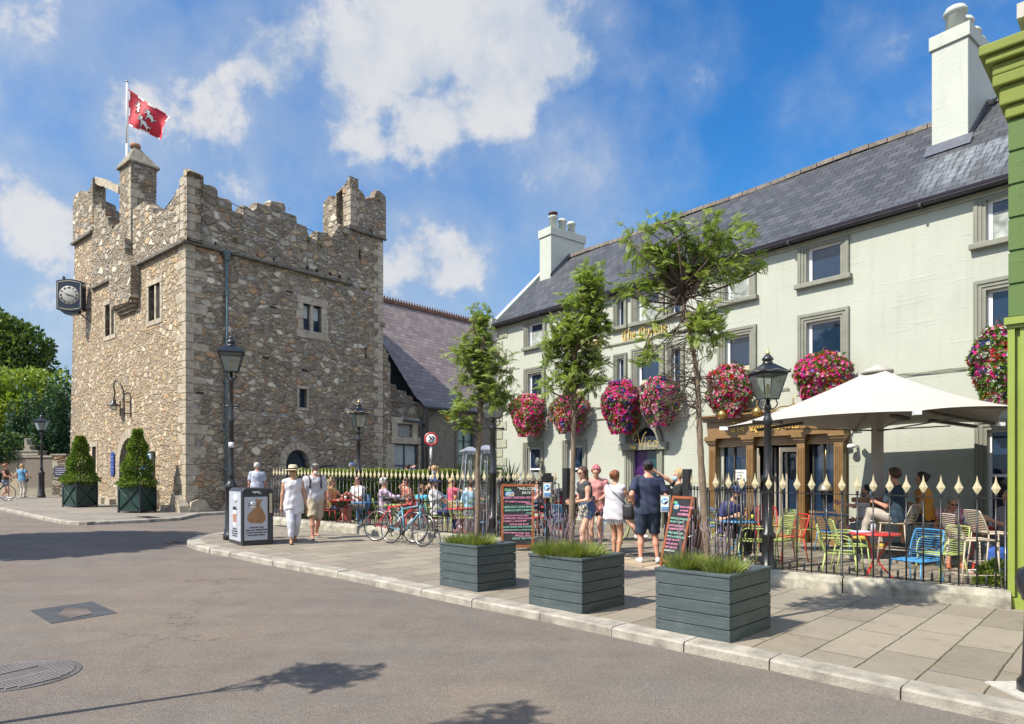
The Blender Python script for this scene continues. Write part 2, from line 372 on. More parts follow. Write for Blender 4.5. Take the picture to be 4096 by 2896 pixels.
def roof_plane(name, a, b, c, d, matr, parent, thick=.03, ridge_pts=None):
    """a,b = eave left/right, c,d = ridge right/left; true-length UVs"""
    a, b, c, d = map(Vector, (a, b, c, d)); n = (b-a).cross(d-a).normalized(); eu = (b-a).normalized(); ev = n.cross(eu)
    vs = [a, b, c, d]+[p-n*thick for p in (a, b, c, d)]
    me = bpy.data.meshes.new(name); me.from_pydata([tuple(p) for p in vs], [], [(0, 1, 2, 3), (7, 6, 5, 4), (0, 4, 5, 1), (1, 5, 6, 2), (2, 6, 7, 3), (3, 7, 4, 0)])
    uvl = me.uv_layers.new(name='UVMap')
    for lp in me.loops:
        p = vs[lp.vertex_index]-a; uvl.data[lp.index].uv = (p.dot(eu), p.dot(ev))
    me.materials.append(matr); o = bpy.data.objects.new(name, me); COL.objects.link(o); o.parent = parent; return o

def text_mesh(mb, s, size, origin, right, up, out=None, depth=.004, align='LEFT', shear=0, bold=0, sx=1.):
    """lettering laid on a surface: origin, unit right / up vectors; joins the letters into mb"""
    cu = bpy.data.curves.new('lettering', 'FONT'); cu.body = s; cu.size = size; cu.align_x = align; cu.shear = shear; cu.offset = bold; cu.extrude = depth/2
    cu.resolution_u = 2; ob = bpy.data.objects.new('lettering', cu); COL.objects.link(ob)
    dg = bpy.context.evaluated_depsgraph_get(); me = bpy.data.meshes.new_from_object(ob.evaluated_get(dg))
    r = Vector(right).normalized(); u = Vector(up).normalized(); n = r.cross(u); o = Vector(origin)
    vs = [o+r*v.co.x*sx+u*v.co.y+n*(v.co.z+depth/2) for v in me.vertices]
    mb.raw(vs, [tuple(p.vertices) for p in me.polygons])
    bpy.data.objects.remove(ob); bpy.data.meshes.remove(me); bpy.data.curves.remove(cu)
M_ = lambda *a, **k: mat(*a, **k)
black_iron = mat('black_iron_paint', (.018, .019, .022), .32, .3, 9, .15, 60, coat=.3)
iron_gold = mat('gilded_iron', (.62, .50, .24), .38, .2, 20, .3, 70, metal=.35)
white_paint = mat('white_gloss_paint', (.78, .79, .80), .35, .05)
# ================= GROUND =================
def asphalt():
    m, t, b, out = base_mat('asphalt'); tc = t.add('ShaderNodeTexCoord'); o = tc.outputs['Object']
    n1 = t.noise(o, .35, 5, .6); n2 = t.noise(o, 70, 4, .75); n3 = t.noise(o, 2.2, 6, .65)
    v = t.add('ShaderNodeTexVoronoi', feature='F1', ins={'Vector': o, 'Scale': 130.}); vs = t.add('ShaderNodeSeparateColor', ins={0: v.outputs['Color']})
    c = t.ramp(vs.outputs[0], [(0, (.105, .092, .082)), (.35, (.170, .148, .130)), (.7, (.235, .205, .178)), (.95, (.34, .30, .26))])
    c = t.mix(.5, c, (.200, .184, .168))
    c = t.mix(t.mapr(n1.outputs['Fac'], .35, .65, 0, .55), c, t.mix(1., c, (1.28, 1.12, .98), 'MULTIPLY'))
    c = t.mix(t.mapr(n3.outputs['Fac'], .35, .7, 0, .5), c, t.mix(1., c, (.74, .74, .76), 'MULTIPLY'))
    mp = t.add('ShaderNodeMapping', ins={'Vector': o, 'Rotation': (0, 0, R(43)), 'Scale': (.12, 1.1, 1)}); n4 = t.noise(mp.outputs[0], 1, 4, .6)
    c = t.mix(t.mapr(n4.outputs['Fac'], .42, .62, 0, .4), c, t.mix(1., c, (.80, .78, .80), 'MULTIPLY'))
    n5 = t.noise(o, .16, 3, .5); c = t.mix(t.mapr(n5.outputs['Fac'], .52, .60, 0, .35), c, t.mix(1., c, (.70, .71, .74), 'MULTIPLY'))
    n6 = t.noise(o, 1.7, 3, .5, 1.); c = t.mix(t.mapr(n6.outputs['Fac'], .68, .74, 0, .5), c, t.mix(1., c, (.55, .55, .57), 'MULTIPLY'))
    cr = t.add('ShaderNodeTexVoronoi', feature='DISTANCE_TO_EDGE', ins={'Vector': t.vmath('ADD', o, t.vmath('SCALE', n3.outputs['Color'], sc=1.2).outputs[0]).outputs[0], 'Scale': .22})
    c = t.mix(t.math('MULTIPLY', t.mapr(cr.outputs['Distance'], .0035, .001), t.mapr(n1.outputs['Fac'], .5, .6, 0, .6)), c, (.03, .03, .03))
    t.l.new(c, b.inputs['Base Color']); b.inputs['Roughness'].default_value = .88; b.inputs['Specular IOR Level'].default_value = .25
    h = t.math('ADD', v.outputs['Distance'], n2.outputs['Fac']); bp = t.add('ShaderNodeBump', ins={'Strength': .7, 'Distance': .012, 'Height': h}); t.l.new(bp.outputs[0], b.inputs['Normal'])
    return m
def paving(name, ang, bw, bh, cols, off=.37, mort=(.07, .062, .05), moss=True, msize=.008, rough=1.):
    m, t, b, out = base_mat(name); tc = t.add('ShaderNodeTexCoord'); o = tc.outputs['Object']
    mp = t.add('ShaderNodeMapping', ins={'Vector': o, 'Rotation': (0, 0, ang)})
    nz = t.noise(o, 3, 4, .6); wv = t.vmath('SCALE', t.vmath('SUBTRACT', nz.outputs['Color'], (.5, .5, .5)).outputs[0], sc=.03*rough).outputs[0]
    br = t.add('ShaderNodeTexBrick', offset=off, offset_frequency=2, ins={'Vector': t.vmath('ADD', mp.outputs[0], wv).outputs[0], 'Color1': (0, 0, 0, 1), 'Color2': (1, 1, 1, 1), 'Mortar': (.5, .5, .5, 1), 'Scale': 1., 'Mortar Size': msize, 'Mortar Smooth': .3, 'Brick Width': bw, 'Row Height': bh})
    n1 = t.noise(o, 1.1, 6, .62); n2 = t.noise(o, 90, 3, .7); n3 = t.noise(o, 6, 5, .65)
    c = t.ramp(t.math('ADD', t.math('MULTIPLY', br.outputs['Color'], .4), t.math('MULTIPLY', n1.outputs['Fac'], .65)), [(.2, cols[0]), (.5, cols[1]), (.85, cols[2])])
    c = t.mix(t.mapr(n2.outputs['Fac'], .45, .75, 0, .5), c, t.mix(1., c, (1.45, 1.42, 1.38), 'MULTIPLY'))
    c = t.mix(t.mapr(n2.outputs['Fac'], .5, .3, 0, .45), c, t.mix(1., c, (.6, .6, .6), 'MULTIPLY'))
    c = t.mix(t.mapr(n3.outputs['Fac'], .5, .75, 0, .5), c, t.mix(1., c, (.7, .68, .66), 'MULTIPLY'))
    n7 = t.noise(o, 2.6, 2, .5); c = t.mix(t.mapr(n7.outputs['Fac'], .62, .72, 0, .4), c, t.mix(1., c, (.6, .58, .56), 'MULTIPLY'))
    v7 = t.add('ShaderNodeTexVoronoi', feature='F1', ins={'Vector': o, 'Scale': 2.2}); c = t.mix(t.math('MULTIPLY', t.mapr(v7.outputs['Distance'], .045, .03), .6), c, (.07, .065, .06))
    mo = t.mix(t.mapr(n3.outputs['Fac'], .5, .62), mort, (.12, .13, .04)) if moss else mort
    c = t.mix(br.outputs['Fac'], c, mo)
    t.l.new(c, b.inputs['Base Color']); b.inputs['Roughness'].default_value = .85; b.inputs['Specular IOR Level'].default_value = .25
    h = t.math('ADD', t.math('MULTIPLY', br.outputs['Fac'], -1.5), t.math('MULTIPLY', n2.outputs['Fac'], .35)); h = t.math('ADD', h, t.math('MULTIPLY', n3.outputs['Fac'], .5*rough)); h = t.math('ADD', h, t.math('MULTIPLY', br.outputs['Color'], .3))
    bp = t.add('ShaderNodeBump', ins={'Strength': .6, 'Distance': .012, 'Height': h}); t.l.new(bp.outputs[0], b.inputs['Normal'])
    return m
granite = cut_stone('granite_kerb', (.37, .345, .30), .42)
plinthstone = cut_stone('lichened_granite', (.36, .34, .28), .55)
ASPH = asphalt()
PAVE = paving('pavement_flags', R(-46.6), 1.15, .45, [(.20, .175, .143), (.25, .22, .18), (.31, .275, .225)])
PAVE2 = paving('castle_pavement_flags', R(-46.6), .9, .6, [(.185, .17, .15), (.235, .215, .19), (.29, .265, .235)])
SETTS = paving('patio_stone', R(-38), .55, .38, [(.15, .135, .11), (.22, .195, .155), (.30, .265, .21)], .5, (.07, .062, .048), False, .02, 2.5)
PAVEL = paving('patio_limestone', R(-46), .7, .7, [(.33, .27, .19), (.42, .345, .25), (.50, .42, .32)], .5, (.1, .085, .06), False, .02, 1.5)
# road: one sheet, out to the horizon
mb = MB(); S = 1500; N = 6
xs = [-S+2*S*i/N for i in range(N+1)]
for i in range(N):
    for j in range(N):
        mb.quad(*[(x, y, zg(x, y)-.10) for x, y in ((xs[i], xs[j]), (xs[i+1], xs[j]), (xs[i+1], xs[j+1]), (xs[i], xs[j+1]))])
mb.build('road', ASPH, kind='structure')

kerb_px = [(4700, 2980), (4096, 2854), (3572, 2744), (3093, 2640), (2712, 2563), (2392, 2497), (2126, 2441), (1900, 2400), (1704, 2361), (1534, 2326), (1387, 2294), (1133, 2250), (928, 2210), (838, 2193), (780, 2181), (750, 2168), (748, 2156), (790, 2142), (896, 2126), (1010, 2108), (1085, 2093)]
KW = [G(x, y).xy for x, y in kerb_px]
KW[0] = KW[1]+(KW[1]-KW[3]).normalized()*14
FA_, FB_, FC_ = Vector((-6.85, 19.25)), Vector((-.42, 13.98)), Vector((1.08, 14.1))
FD_, FE_ = Vector((3.0, 10.25)), Vector((6.12, 8.27))
PUBF = Frame((8.62, 13.38, 0), (.6196, -.7849))
def pub2(x, y): return PUBF.w(x, y, 0).xy
KWI = [p.copy() for p in KW]
for i in range(1, 20): t_ = (KW[i+1]-KW[i-1]).normalized(); KWI[i] = KW[i]+Vector((t_.y, -t_.x))*.1
lane = [KW[-1], FA_+Vector((-.15, .3)), Vector((-6.6, 21.2)), Vector((-1.2, 25.0)), Vector((-2, 30))]
poly = [tuple(p) for p in KWI]+[tuple(p) for p in lane[1:]]+[(18, 30), tuple(KW[0]+Vector((18, 12)))]
MB().slab(poly, -.25, -.006, zg).build('pavement', PAVE, kind='structure')
def kerb_run(mb, pts, L0, inward, w=.28, z0=-.16, z1=.0, gap=.012):
    """kerb stones laid along pts, outer edge on the line"""
    pts = [Vector(p) for p in pts]; cum = [0]
    for a, b in zip(pts, pts[1:]): cum.append(cum[-1]+(b-a).length)
    def at(s):
        for i in range(len(pts)-1):
            if s <= cum[i+1] or i == len(pts)-2:
                k = (s-cum[i])/(cum[i+1]-cum[i]); return pts[i].lerp(pts[i+1], k), (pts[i+1]-pts[i]).normalized()
    s = 0
    while s < cum[-1]-.05:
        L = L0*rnd.uniform(.8, 1.15) if L0 > .6 else L0; e = min(s+L, cum[-1]); a, ta = at(s+gap/2); b, tb = at(max(s+gap, e-gap/2))
        na = Vector((-ta.y, ta.x))*inward; nb = Vector((-tb.y, tb.x))*inward; dz = rnd.uniform(-.006, .004); o = rnd.uniform(-.006, .006)
        bv = .02
        q = [(a+na*o, b+nb*o), (a+na*(o+bv), b+nb*(o+bv)), (a+na*w, b+nb*w)]
        def P(p, z): return (p.x, p.y, zg(p.x, p.y)+z+dz)
        vs = [P(q[0][0], z0), P(q[0][1], z0), P(q[0][1], z1-bv), P(q[0][0], z1-bv), P(q[1][0], z1), P(q[1][1], z1), P(q[2][0], z1), P(q[2][1], z1), P(q[2][0], z0), P(q[2][1], z0)]
        mb.raw(vs, [(0, 1, 2, 3), (3, 2, 5, 4), (4, 5, 7, 6), (6, 7, 9, 8), (0, 3, 4, 6, 8), (1, 9, 7, 5, 2)])
        s = e
mb = MB(); kerb_run(mb, KW[:14], .98, -1); kerb_run(mb, KW[13:17], .40, -1); kerb_run(mb, KW[16:], .9, -1)
mb.build('kerb', granite, kind='structure')
# castle-side pavement
CAS = Frame((-11.477, 23.711, 0), (.7627, -.6468))
cp = [(-400, 2010), (0, 2031), (155, 2065), (260, 2085), (344, 2088), (443, 2083), (610, 2077), (720, 2069)]
CW = [G(x, y).xy for x, y in cp]
cside = [CAS.w(.75, .2, 0).xy, CAS.w(.8, 10, 0).xy, CAS.w(.8, 22, 0).xy]
CW2 = CW+cside
CWI = [p.copy() for p in CW2]
for i in range(1, len(CW2)-1): t_ = (CW2[i+1]-CW2[i-1]).normalized(); CWI[i] = CW2[i]+Vector((-t_.y, t_.x))*.06
MB().slab([tuple(p) for p in CWI]+[tuple(CAS.w(-14, 22, 0).xy), tuple(CAS.w(-50, 22, 0).xy), tuple(CAS.w(-70, 0, 0).xy)], -.25, -.006, zg).build('castle_pavement', PAVE2, kind='structure')
mb = MB(); kerb_run(mb, CW[:3], .9, 1, .16, -.16, .0); kerb_run(mb, CW[2:], .62, 1, .16); kerb_run(mb, [CW[-1]]+cside, 1.0, 1, .16)
mb.build('castle_kerb', granite, kind='structure')
# patio behind the railings
pat = [FA_, FB_, FC_, Vector((2.9, 11.4)), FD_, FE_, Vector((6.6, 8.9)), pub2(3, .1), pub2(-14.2, .1), Vector((-6.6, 20.6))]
MB().slab([tuple(p) for p in pat], -.1, .004, zg).build('patio', SETTS, kind='structure')
MB().slab([(1.2, 13.95), (2.85, 11.5), (2.5, 11.0), (.6, 13.3)], -.05, .008, zg).build('entrance_paving', PAVEL, kind='structure')
# low granite plinth under the railings
def plinth(name, pts, label, cut=2.3):
    mb = MB(); n = len(pts)
    for i in range(n-1):
        a, b = pts[i], pts[i+1]; L = (b-a).length; d = (b-a)/L; nn = Vector((-d.y, d.x)); k = max(1, round(L/cut))
        for j in range(k):
            p, q = a+d*(L*j/k+.008), a+d*(L*(j+1)/k-.008); seg = 7; vs = []
            for m in range(seg+1):
                c = p.lerp(q, m/seg); z = zg(c.x, c.y)
                for (o, h) in ((-.17, -.1), (-.16, .13), (-.13, .19), (-.05, .215), (.1, .21), (.14, .16), (.15, -.1)):
                    jj = 0 if h < 0 else rnd.uniform(-.008, .008); e = c+nn*(o+jj); vs.append((e.x, e.y, z+h+jj))
            fs = [(m*7+r, (m+1)*7+r, (m+1)*7+r+1, m*7+r+1) for m in range(seg) for r in range(6)]+[tuple(range(7)), tuple(range(seg*7+6, seg*7-1, -1))]
            mb.raw(vs, fs)
    mb.build(name, plinthstone, label=label, cat='plinth')
plinth('stone_plinth', [FA_, FB_, FC_-Vector((.1, 0))], 'long pale granite plinth under the railings behind the bicycles')
plinth('stone_plinth', [FD_, FE_], 'mossy granite plinth under the railings right of the entrance, ending at the green building')
# ironwork in the road
iron_flat = cut_stone('worn_cast_iron', (.13, .125, .13), .3); tarpatch = cut_stone('fresh_tarmac', (.075, .08, .09), .2)
def flat_thing(name, pxs, matr, h=.006): 
    pts = [G(x, y, -.1).xy for x, y in pxs]; mb = MB(); mb.slab([tuple(p) for p in pts], -.12, -.1+h, zg); return mb, pts
mb, _ = flat_thing('tarmac_patch', [(120, 2443), (368, 2407), (470, 2453), (205, 2496)], tarpatch, .005)
mb.build('tarmac_patch', tarpatch, label='dark square tarmac patch in the road round a small valve cover', cat='road patch')
root = empty('valve_cover', tuple(G(300, 2452, -.1)), 0, 'small worn brick-coloured valve cover in the dark tarmac patch', 'valve cover')
mb, pts = flat_thing('x', [(232, 2462), (262, 2436), (350, 2438), (368, 2458), (290, 2474)], None, .012)
o = mb.build('lid', cut_stone('worn_brick_red', (.15, .125, .115), .3)); o.parent = root; o.matrix_parent_inverse = Matrix.Translation(-root.location)
root = empty('manhole_cover', tuple(G(120, 2706, -.1)), 0, 'round ribbed iron manhole cover at the left edge of the road', 'manhole cover')
c = G(70, 2702, -.1); r = .45; mb = MB(); zz = zg(c.x, c.y)-.1
mb.slab([(c.x+r*math.cos(a*math.pi/20), c.y+r*math.sin(a*math.pi/20)) for a in range(40)], -.13, -.094, zg)
o = mb.build('rim', iron_flat); o.parent = root; o.matrix_parent_inverse = Matrix.Translation(-root.location)
mb = MB(); d = Vector((.5, .86)).normalized(); nn = Vector((-d.y, d.x))
for i in range(-11, 12):
    t_ = i*.041; hl = math.sqrt(max(0, .40**2-t_*t_))
    if abs(t_) < .1 and True:
        for s_ in (-1, 1):
            a = c.xy+nn*t_+d*(.2*s_); b = c.xy+nn*t_+d*(hl*s_); q = nn*.011
            mb.slab([tuple(p) for p in (a-q, b-q, b+q, a+q)][::s_], -.1, -.084, zg)
    else:
        a = c.xy+nn*t_-d*hl; b = c.xy+nn*t_+d*hl; q = nn*.011; mb.slab([tuple(p) for p in (a-q, b-q, b+q, a+q)], -.1, -.084, zg)
o = mb.build('ribs', cut_stone('worn_iron_pale', (.26, .24, .235), .2)); o.parent = root; o.matrix_parent_inverse = Matrix.Translation(-root.location)
def grate(px, py, w, l, ang, dz, label):
    c = G(px, py, dz); root = empty('drain_grate', tuple(c), ang, label, 'drain grate'); mb = MB()
    mb.box(-w/2, w/2, -l/2, l/2, -.02, .004); mb.build('frame', iron_flat, root); mb = MB(); n = int(w/.05)
    for i in range(n): x = -w/2+.03+i*(w-.05)/n; mb.box(x, x+.018, -l/2+.03, l/2-.03, .004, .011)
    mb.build('bars', black_iron, root)
grate(690, 2170, .5, .35, R(-45), -.1, 'rectangular gully grate in the road by the pavement corner')
grate(590, 2069, .9, .4, R(-40), 0, 'long drain grate in the pavement before the castle')
grate(1140, 2103, .55, .4, R(-40), 0, 'small drain grate in the pavement behind the litter bin')
# ================= CASTLE =================
STONE = stone_mat('rubble_stone', 3.0, 4.9, .06, (.25, .21, .16), bright=1.55, con=.22, mean=(.40, .35, .275))
STONE_F = stone_mat('rubble_stone_fine', 4.2, 5.6, .08, (.38, .31, .225), bright=1.5, con=.42, mean=(.52, .41, .28))  # finer stones; warm sunlight on the front wall put into their colour
STONE_P = stone_mat('parapet_rubble', 2.7, 4.2, .03, (.22, .19, .15), bright=1.45, con=.25, mean=(.36, .32, .25))
QUOIN = cut_stone('granite_dressing', (.42, .37, .29), .35)
MOSS = mat('moss', (.13, .14, .04), .9, .4, 20, .6, 60)
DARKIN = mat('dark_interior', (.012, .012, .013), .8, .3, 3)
def c1(x, y): return (200+.6163*x, 280+.6163*y)
def c2p(x, y): return (700+.4683*x, 640+.4683*y)
castle = empty('castle_tower', label='square medieval rubble stone castle tower with stepped battlements and a flagpole', cat='castle', M=CAS.M)
def rough(pts, step=.22, amp=.035, closed=True):
    out = []; n = len(pts)
    for i in range(n if closed else n-1):
        a, b = Vector((*pts[i], 0)), Vector((*pts[(i+1) % n], 0)); k = max(1, int((b-a).length/step))
        for j in range(k):
            p = a.lerp(b, j/k); out.append((p.x+(rnd.uniform(-amp, amp)), p.y+(rnd.uniform(-amp, amp))))
    if not closed: out.append(pts[-1])
    return out
def stepped(outline, zb, side=False, th=.5, proud=.07, parent=None, name='parapet'):
    """battlement wall: outline = top silhouette (pos,z) left to right; pointed coping along each step"""
    top = rough(outline, .2, .016, False); mb = MB(); n = len(top); ya, yb = -proud, th
    def P(a, d, z): return (-d*1. if False else (a, d, z)) if not side else (-d, a, z)
    vs = []
    for (a, z) in top:
        j = rnd.uniform(-.02, .02)
        vs += [P(a, ya+j, zb), P(a, ya+j, z-.02), P(a, ya+.14, z+.03+rnd.uniform(0, .03)), P(a, yb-.12, z+rnd.uniform(0, .04)), P(a, yb+j, z-.04), P(a, yb+j, zb)]
    fs = []
    for i in range(n-1):
        for r in range(5): fs.append((i*6+r, (i+1)*6+r, (i+1)*6+r+1, i*6+r+1))
        fs.append((i*6+5, (i+1)*6+5, (i+1)*6, i*6))
    fs += [tuple(range(6)), tuple((n-1)*6+5-k for k in range(6))]
    mb.raw(vs, fs); return mb.build(name, STONE_P, parent)
def cv(f, pts, conv, *a): return [f(*conv(x, y), *a) for x, y in pts]
# walls
mb = MB()
wall_holes(mb, -11.4, 0, -.2, 9.83, [(-7.58, -6.6, 7.46, 8.78), (-3.14, -2.12, 7.45, 8.78), (-6.04, -5.9, 4.02, 4.62), (-9.12, -8.66, .3, 2.83), (-6.0, -3.98, .1, 3.12)], .42)
mb.quad((-11.4, 0, 9.83), (-8.95, 0, 9.83), (-8.95, 0, 12.25), (-11.4, 0, 12.25))
mb.quad((-8.95, 0, 9.83), (0, 0, 9.83), (0, .3, 9.83), (-8.95, .3, 9.83)) if False else None
# spandrels of the pointed arch
def arch_pts(x0, x1, zs, za, n=10, pointed=.0):
    c = (x0+x1)/2; r = (x1-x0)/2; return [(c-r*math.cos(math.pi*i/n), zs+(za-zs)*math.sin(math.pi*i/n)**(1-.25*pointed)) for i in range(n+1)]
def spandrel(mb, x0, x1, zs, za, top, y, dy, sgn=1, n=12, P=lambda x, y, z: (x, y, z)):
    pts = arch_pts(x0, x1, zs, za, n); c = (x0+x1)/2
    for i in range(n):
        a, b = pts[i], pts[i+1]; mb.quad(P(a[0], y, a[1]), P(b[0], y, b[1]), P(b[0], y, top), P(a[0], y, top)); mb.quad(P(a[0], y, a[1]), P(a[0], y+dy, a[1]), P(b[0], y+dy, b[1]), P(b[0], y, b[1]))
spandrel(mb, -6.0, -3.98, 1.95, 3.08, 3.12, 0, .42); mb.build('front_wall', STONE_F, castle); mb = MB()
sd = MB()
def sw(mbx, y0, y1, z0, z1, holes, depth):
    t = MB(); wall_holes(t, y0, y1, z0, z1, holes, depth)
    mbx.raw([(-v[1], v[0], v[2]) for v in t.v], t.f)
sw(mb, 0, 8.75, -.2, 9.83, [(4.68, 5.53, 7.48, 8.55), (4.5, 4.84, 4.32, 5.08), (7.74, 7.86, 6.72, 7.19), (3.9, 4.97, .7, 2.62)], .35)
sw(mb, 6.99, 8.75, 9.83, 12.25, [(7.42, 7.55, 10.97, 11.45)], .35)
spandrel(mb, 3.9, 4.97, 2.0, 2.61, 2.62, 0, -.35, P=lambda x, y, z: (y, x, z))
# left batter, back walls, tops
mb.raw([(-12.2, 0, -.2), (-11.4, 0, 12.25), (-11.4, 0, -.2), (-12.2, 8.75, -.2), (-11.4, 8.75, 12.25), (-11.4, 8.75, -.2)], [(0, 2, 1), (3, 4, 5), (0, 1, 4, 3)])
mb.quad((-11.4, 8.75, -.2), (0, 8.75, -.2), (0, 8.75, 12.25), (-11.4, 8.75, 12.25))
mb.quad((-11.4, .01, 9.6), (0, .01, 9.6), (0, 8.74, 9.6), (-11.4, 8.74, 9.6))
mb.quad((-8.95, 0, 9.6), (-8.95, 2.2, 9.6), (-8.95, 2.2, 12.25), (-8.95, 0, 12.25)); mb.quad((-11.4, 2.2, 9.6), (-8.95, 2.2, 9.6), (-8.95, 2.2, 12.25), (-11.4, 2.2, 12.25))
mb.quad((-11.4, .01, 12.2), (-8.95, .01, 12.2), (-8.95, 2.2, 12.2), (-11.4, 2.2, 12.2))
# back right stair turret body + its lit left face
mb.quad((-1.95, 6.99, 9.5), (0, 6.99, 9.5), (0, 6.99, 12.25), (-1.95, 6.99, 12.25)); mb.quad((-1.95, 6.99, 9.5), (-1.95, 8.75, 9.5), (-1.95, 8.75, 12.25), (-1.95, 6.99, 12.25))
mb.build('wall', STONE, castle)
# ruined stub of wall on the far right corner
mb = MB(); mb.prism(rough([(8.76, -.1), (9.14, -.1), (9.14, 6.7), (9.02, 6.75), (9.02, 7.1), (8.9, 7.15), (8.9, 7.35), (8.76, 7.4)], .3, .02), -.04, .9, Matrix(((0, -1, 0, 0), (1, 0, 0, 0), (0, 0, 1, 0), (0, 0, 0, 1))))
mb.build('wall_stub', STONE, castle)
# rough footing stones
mb = MB()
for (x, w, h) in ((-.35, .8, .55), (-1.3, .5, .25), (-2.3, .45, .7), (-2.9, .6, .35), (-6.6, .6, .3), (-7.6, .8, .35), (-.1, .5, .4)):
    z = zg(*CAS.w(x, -.2, 0).xy); pts = rough([(x-w/2, z-.1), (x+w/2, z-.1), (x+w/2*.8, z+h*.6), (x+w*.15, z+h), (x-w*.3, z+h*.8)], .2, .04); mb.prism(pts, -.28, .05)
for (y, w, h) in ((.4, .9, .45), (1.6, .8, .3), (2.7, .9, .35)):
    z = zg(*CAS.w(0, y, 0).xy); pts = rough([(y-w/2, z-.1), (y+w/2, z-.1), (y+w/2*.8, z+h*.6), (y+w*.15, z+h), (y-w*.3, z+h*.8)], .2, .04); mb.prism(pts, -.2, .05, Matrix(((0, -1, 0, 0), (1, 0, 0, 0), (0, 0, 1, 0), (0, 0, 0, 1))))
mb.build('footing_stones', QUOIN, castle)
# battlements, traced as silhouettes on their own wall planes
fr = cv(CAS.front, [(554, 905), (590, 878), (622, 853), (628, 890), (642, 878), (668, 882), (684, 900), (686, 935), (712, 915), (722, 930), (760, 905), (786, 868), (812, 838), (822, 800), (850, 778), (858, 752), (860, 694), (884, 680), (900, 662)], c1)
stepped(fr+[(.02, 12.36)], 9.83, parent=castle)
fl = cv(CAS.front, [(285, 1000), (296, 900), (345, 855), (348, 905), (372, 900), (375, 955), (390, 958), (394, 1010), (410, 1012), (414, 1045), (440, 1000), (476, 990)], c1)
stepped([(-9.0, fl[1][1])]+fl[2:], 9.83, parent=castle, name='parapet')
tl = cv(CAS.front, [(160, 858), (168, 822), (185, 800), (210, 784), (222, 800), (250, 802), (256, 790), (268, 780), (272, 760), (281, 755), (284, 725), (291, 702)], c1)
stepped(tl, 12.25, parent=castle, name='turret_parapet', th=.45)
sd_ = cv(CAS.side, [(112, 118), (140, 92), (170, 100), (232, 132), (240, 205), (290, 220), (333, 232), (356, 260), (358, 318), (400, 332), (440, 336), (466, 350), (477, 385), (480, 432), (573, 462), (575, 392), (612, 398), (655, 432), (688, 412), (692, 364), (760, 380), (800, 400), (808, 345), (860, 358), (922, 372), (936, 400), (937, 452), (1000, 468), (1024, 484), (1032, 542), (1080, 556), (1112, 572), (1130, 612), (1132, 652), (1206, 690), (1210, 612), (1250, 620), (1300, 628), (1326, 662), (1338, 640), (1370, 590), (1402, 552), (1440, 565), (1492, 590)], c2p)
stepped(sd_, 9.83, side=True, parent=castle)
st = cv(CAS.side, [(1500, 225), (1510, 190), (1545, 190), (1562, 250), (1590, 270), (1614, 310), (1622, 345), (1650, 320), (1690, 325), (1700, 300), (1712, 262), (1740, 262), (1790, 312), (1796, 340)], c2p)
stepped(st, 12.25, side=True, parent=castle, name='turret_parapet', th=.35)
# turret front wall with a tall slot
tf = MB(); X = lambda px: CAS.front(px, 1000, 6.99)[0]
def tz(py, px=1350): return CAS.front(px, py, 6.93)[1]
xa, xb, xc, xd = X(1295), X(1349), X(1374), 0.0
tf.prism(rough([(xa, 12.2), (xa, tz(790)), (xa+.08, tz(782)), (xa+.45, tz(766)), (X(1330), tz(768)), (X(1335), tz(790)), (xb, tz(775)), (xb, 12.2)], .3, .02), 6.95, 7.4)
tf.prism(rough([(xc, 12.2), (xc, tz(762)), (xd, tz(724)), (xd+.02, 12.2)], .3, .015), 6.95, 7.4)
tf.prism([(xb-.05, tz(774)), (xc+.05, tz(762)), (xc+.05, tz(752)), (xb-.05, tz(768))], 6.95, 7.4); tf.box(xb-.02, xc+.02, 7.42, 7.5, 12.2, tz(770))
tf.box(xa, xa+.35, 7.4, 8.75, 12.2, 13.9)
tf.build('turret_parapet', STONE_P, castle)
# rear and left-side battlements (seen only from elsewhere)
for (a, b, y) in ((-11.3, -7.2, 8.7), (-7.0, -2.2, 8.7)):
    mb = MB(); mb.prism(rough([(a, 9.7), (b, 9.7), (b, 11.6), (b-.8, 11.6), (b-.8, 12.1), (a+1.6, 12.1), (a+1.6, 11.4), (a+.8, 11.4), (a+.8, 11.8), (a, 11.8)], .3, .03), y-.45, y+.05); mb.build('rear_parapet', STONE_P, castle)
mb = MB(); mb.prism(rough([(2.3, 9.7), (8.3, 9.7), (8.3, 12), (7, 12), (7, 11.4), (5, 11.4), (5, 12.1), (3.5, 12.1), (3.5, 11.5), (2.3, 11.5)], .3, .03), 0, .45, Matrix(((0, -1, 0, -11.0), (1, 0, 0, 0), (0, 0, 1, 0), (0, 0, 0, 1)))); mb.build('rear_parapet', STONE_P, castle)
# string courses
mb = MB()
mb.box(-4.5, .1, -.16, 0, 9.74, 9.84); mb.box(0, .17, -.16, 7.0, 9.75, 9.83); mb.build('string_course', cut_stone('weathered_slate_course', (.15, .14, .12), .4), castle); mb = MB()
mb.box(-11.5, -8.93, -.15, 0, 12.17, 12.27); mb.build('string_course', MATS['weathered_slate_course'], castle); mb = MB(); mb.box(-9.05, -5.6, -.12, 0, 9.70, 9.79); mb.build('string_course', MATS['weathered_slate_course'], castle); mb = MB()
mb.box(-2.05, .12, 6.84, 6.98, 12.16, 12.26); mb.box(0, .14, 7.0, 8.85, 12.16, 12.26)
mb.build('string_course', MATS['weathered_slate_course'], castle)
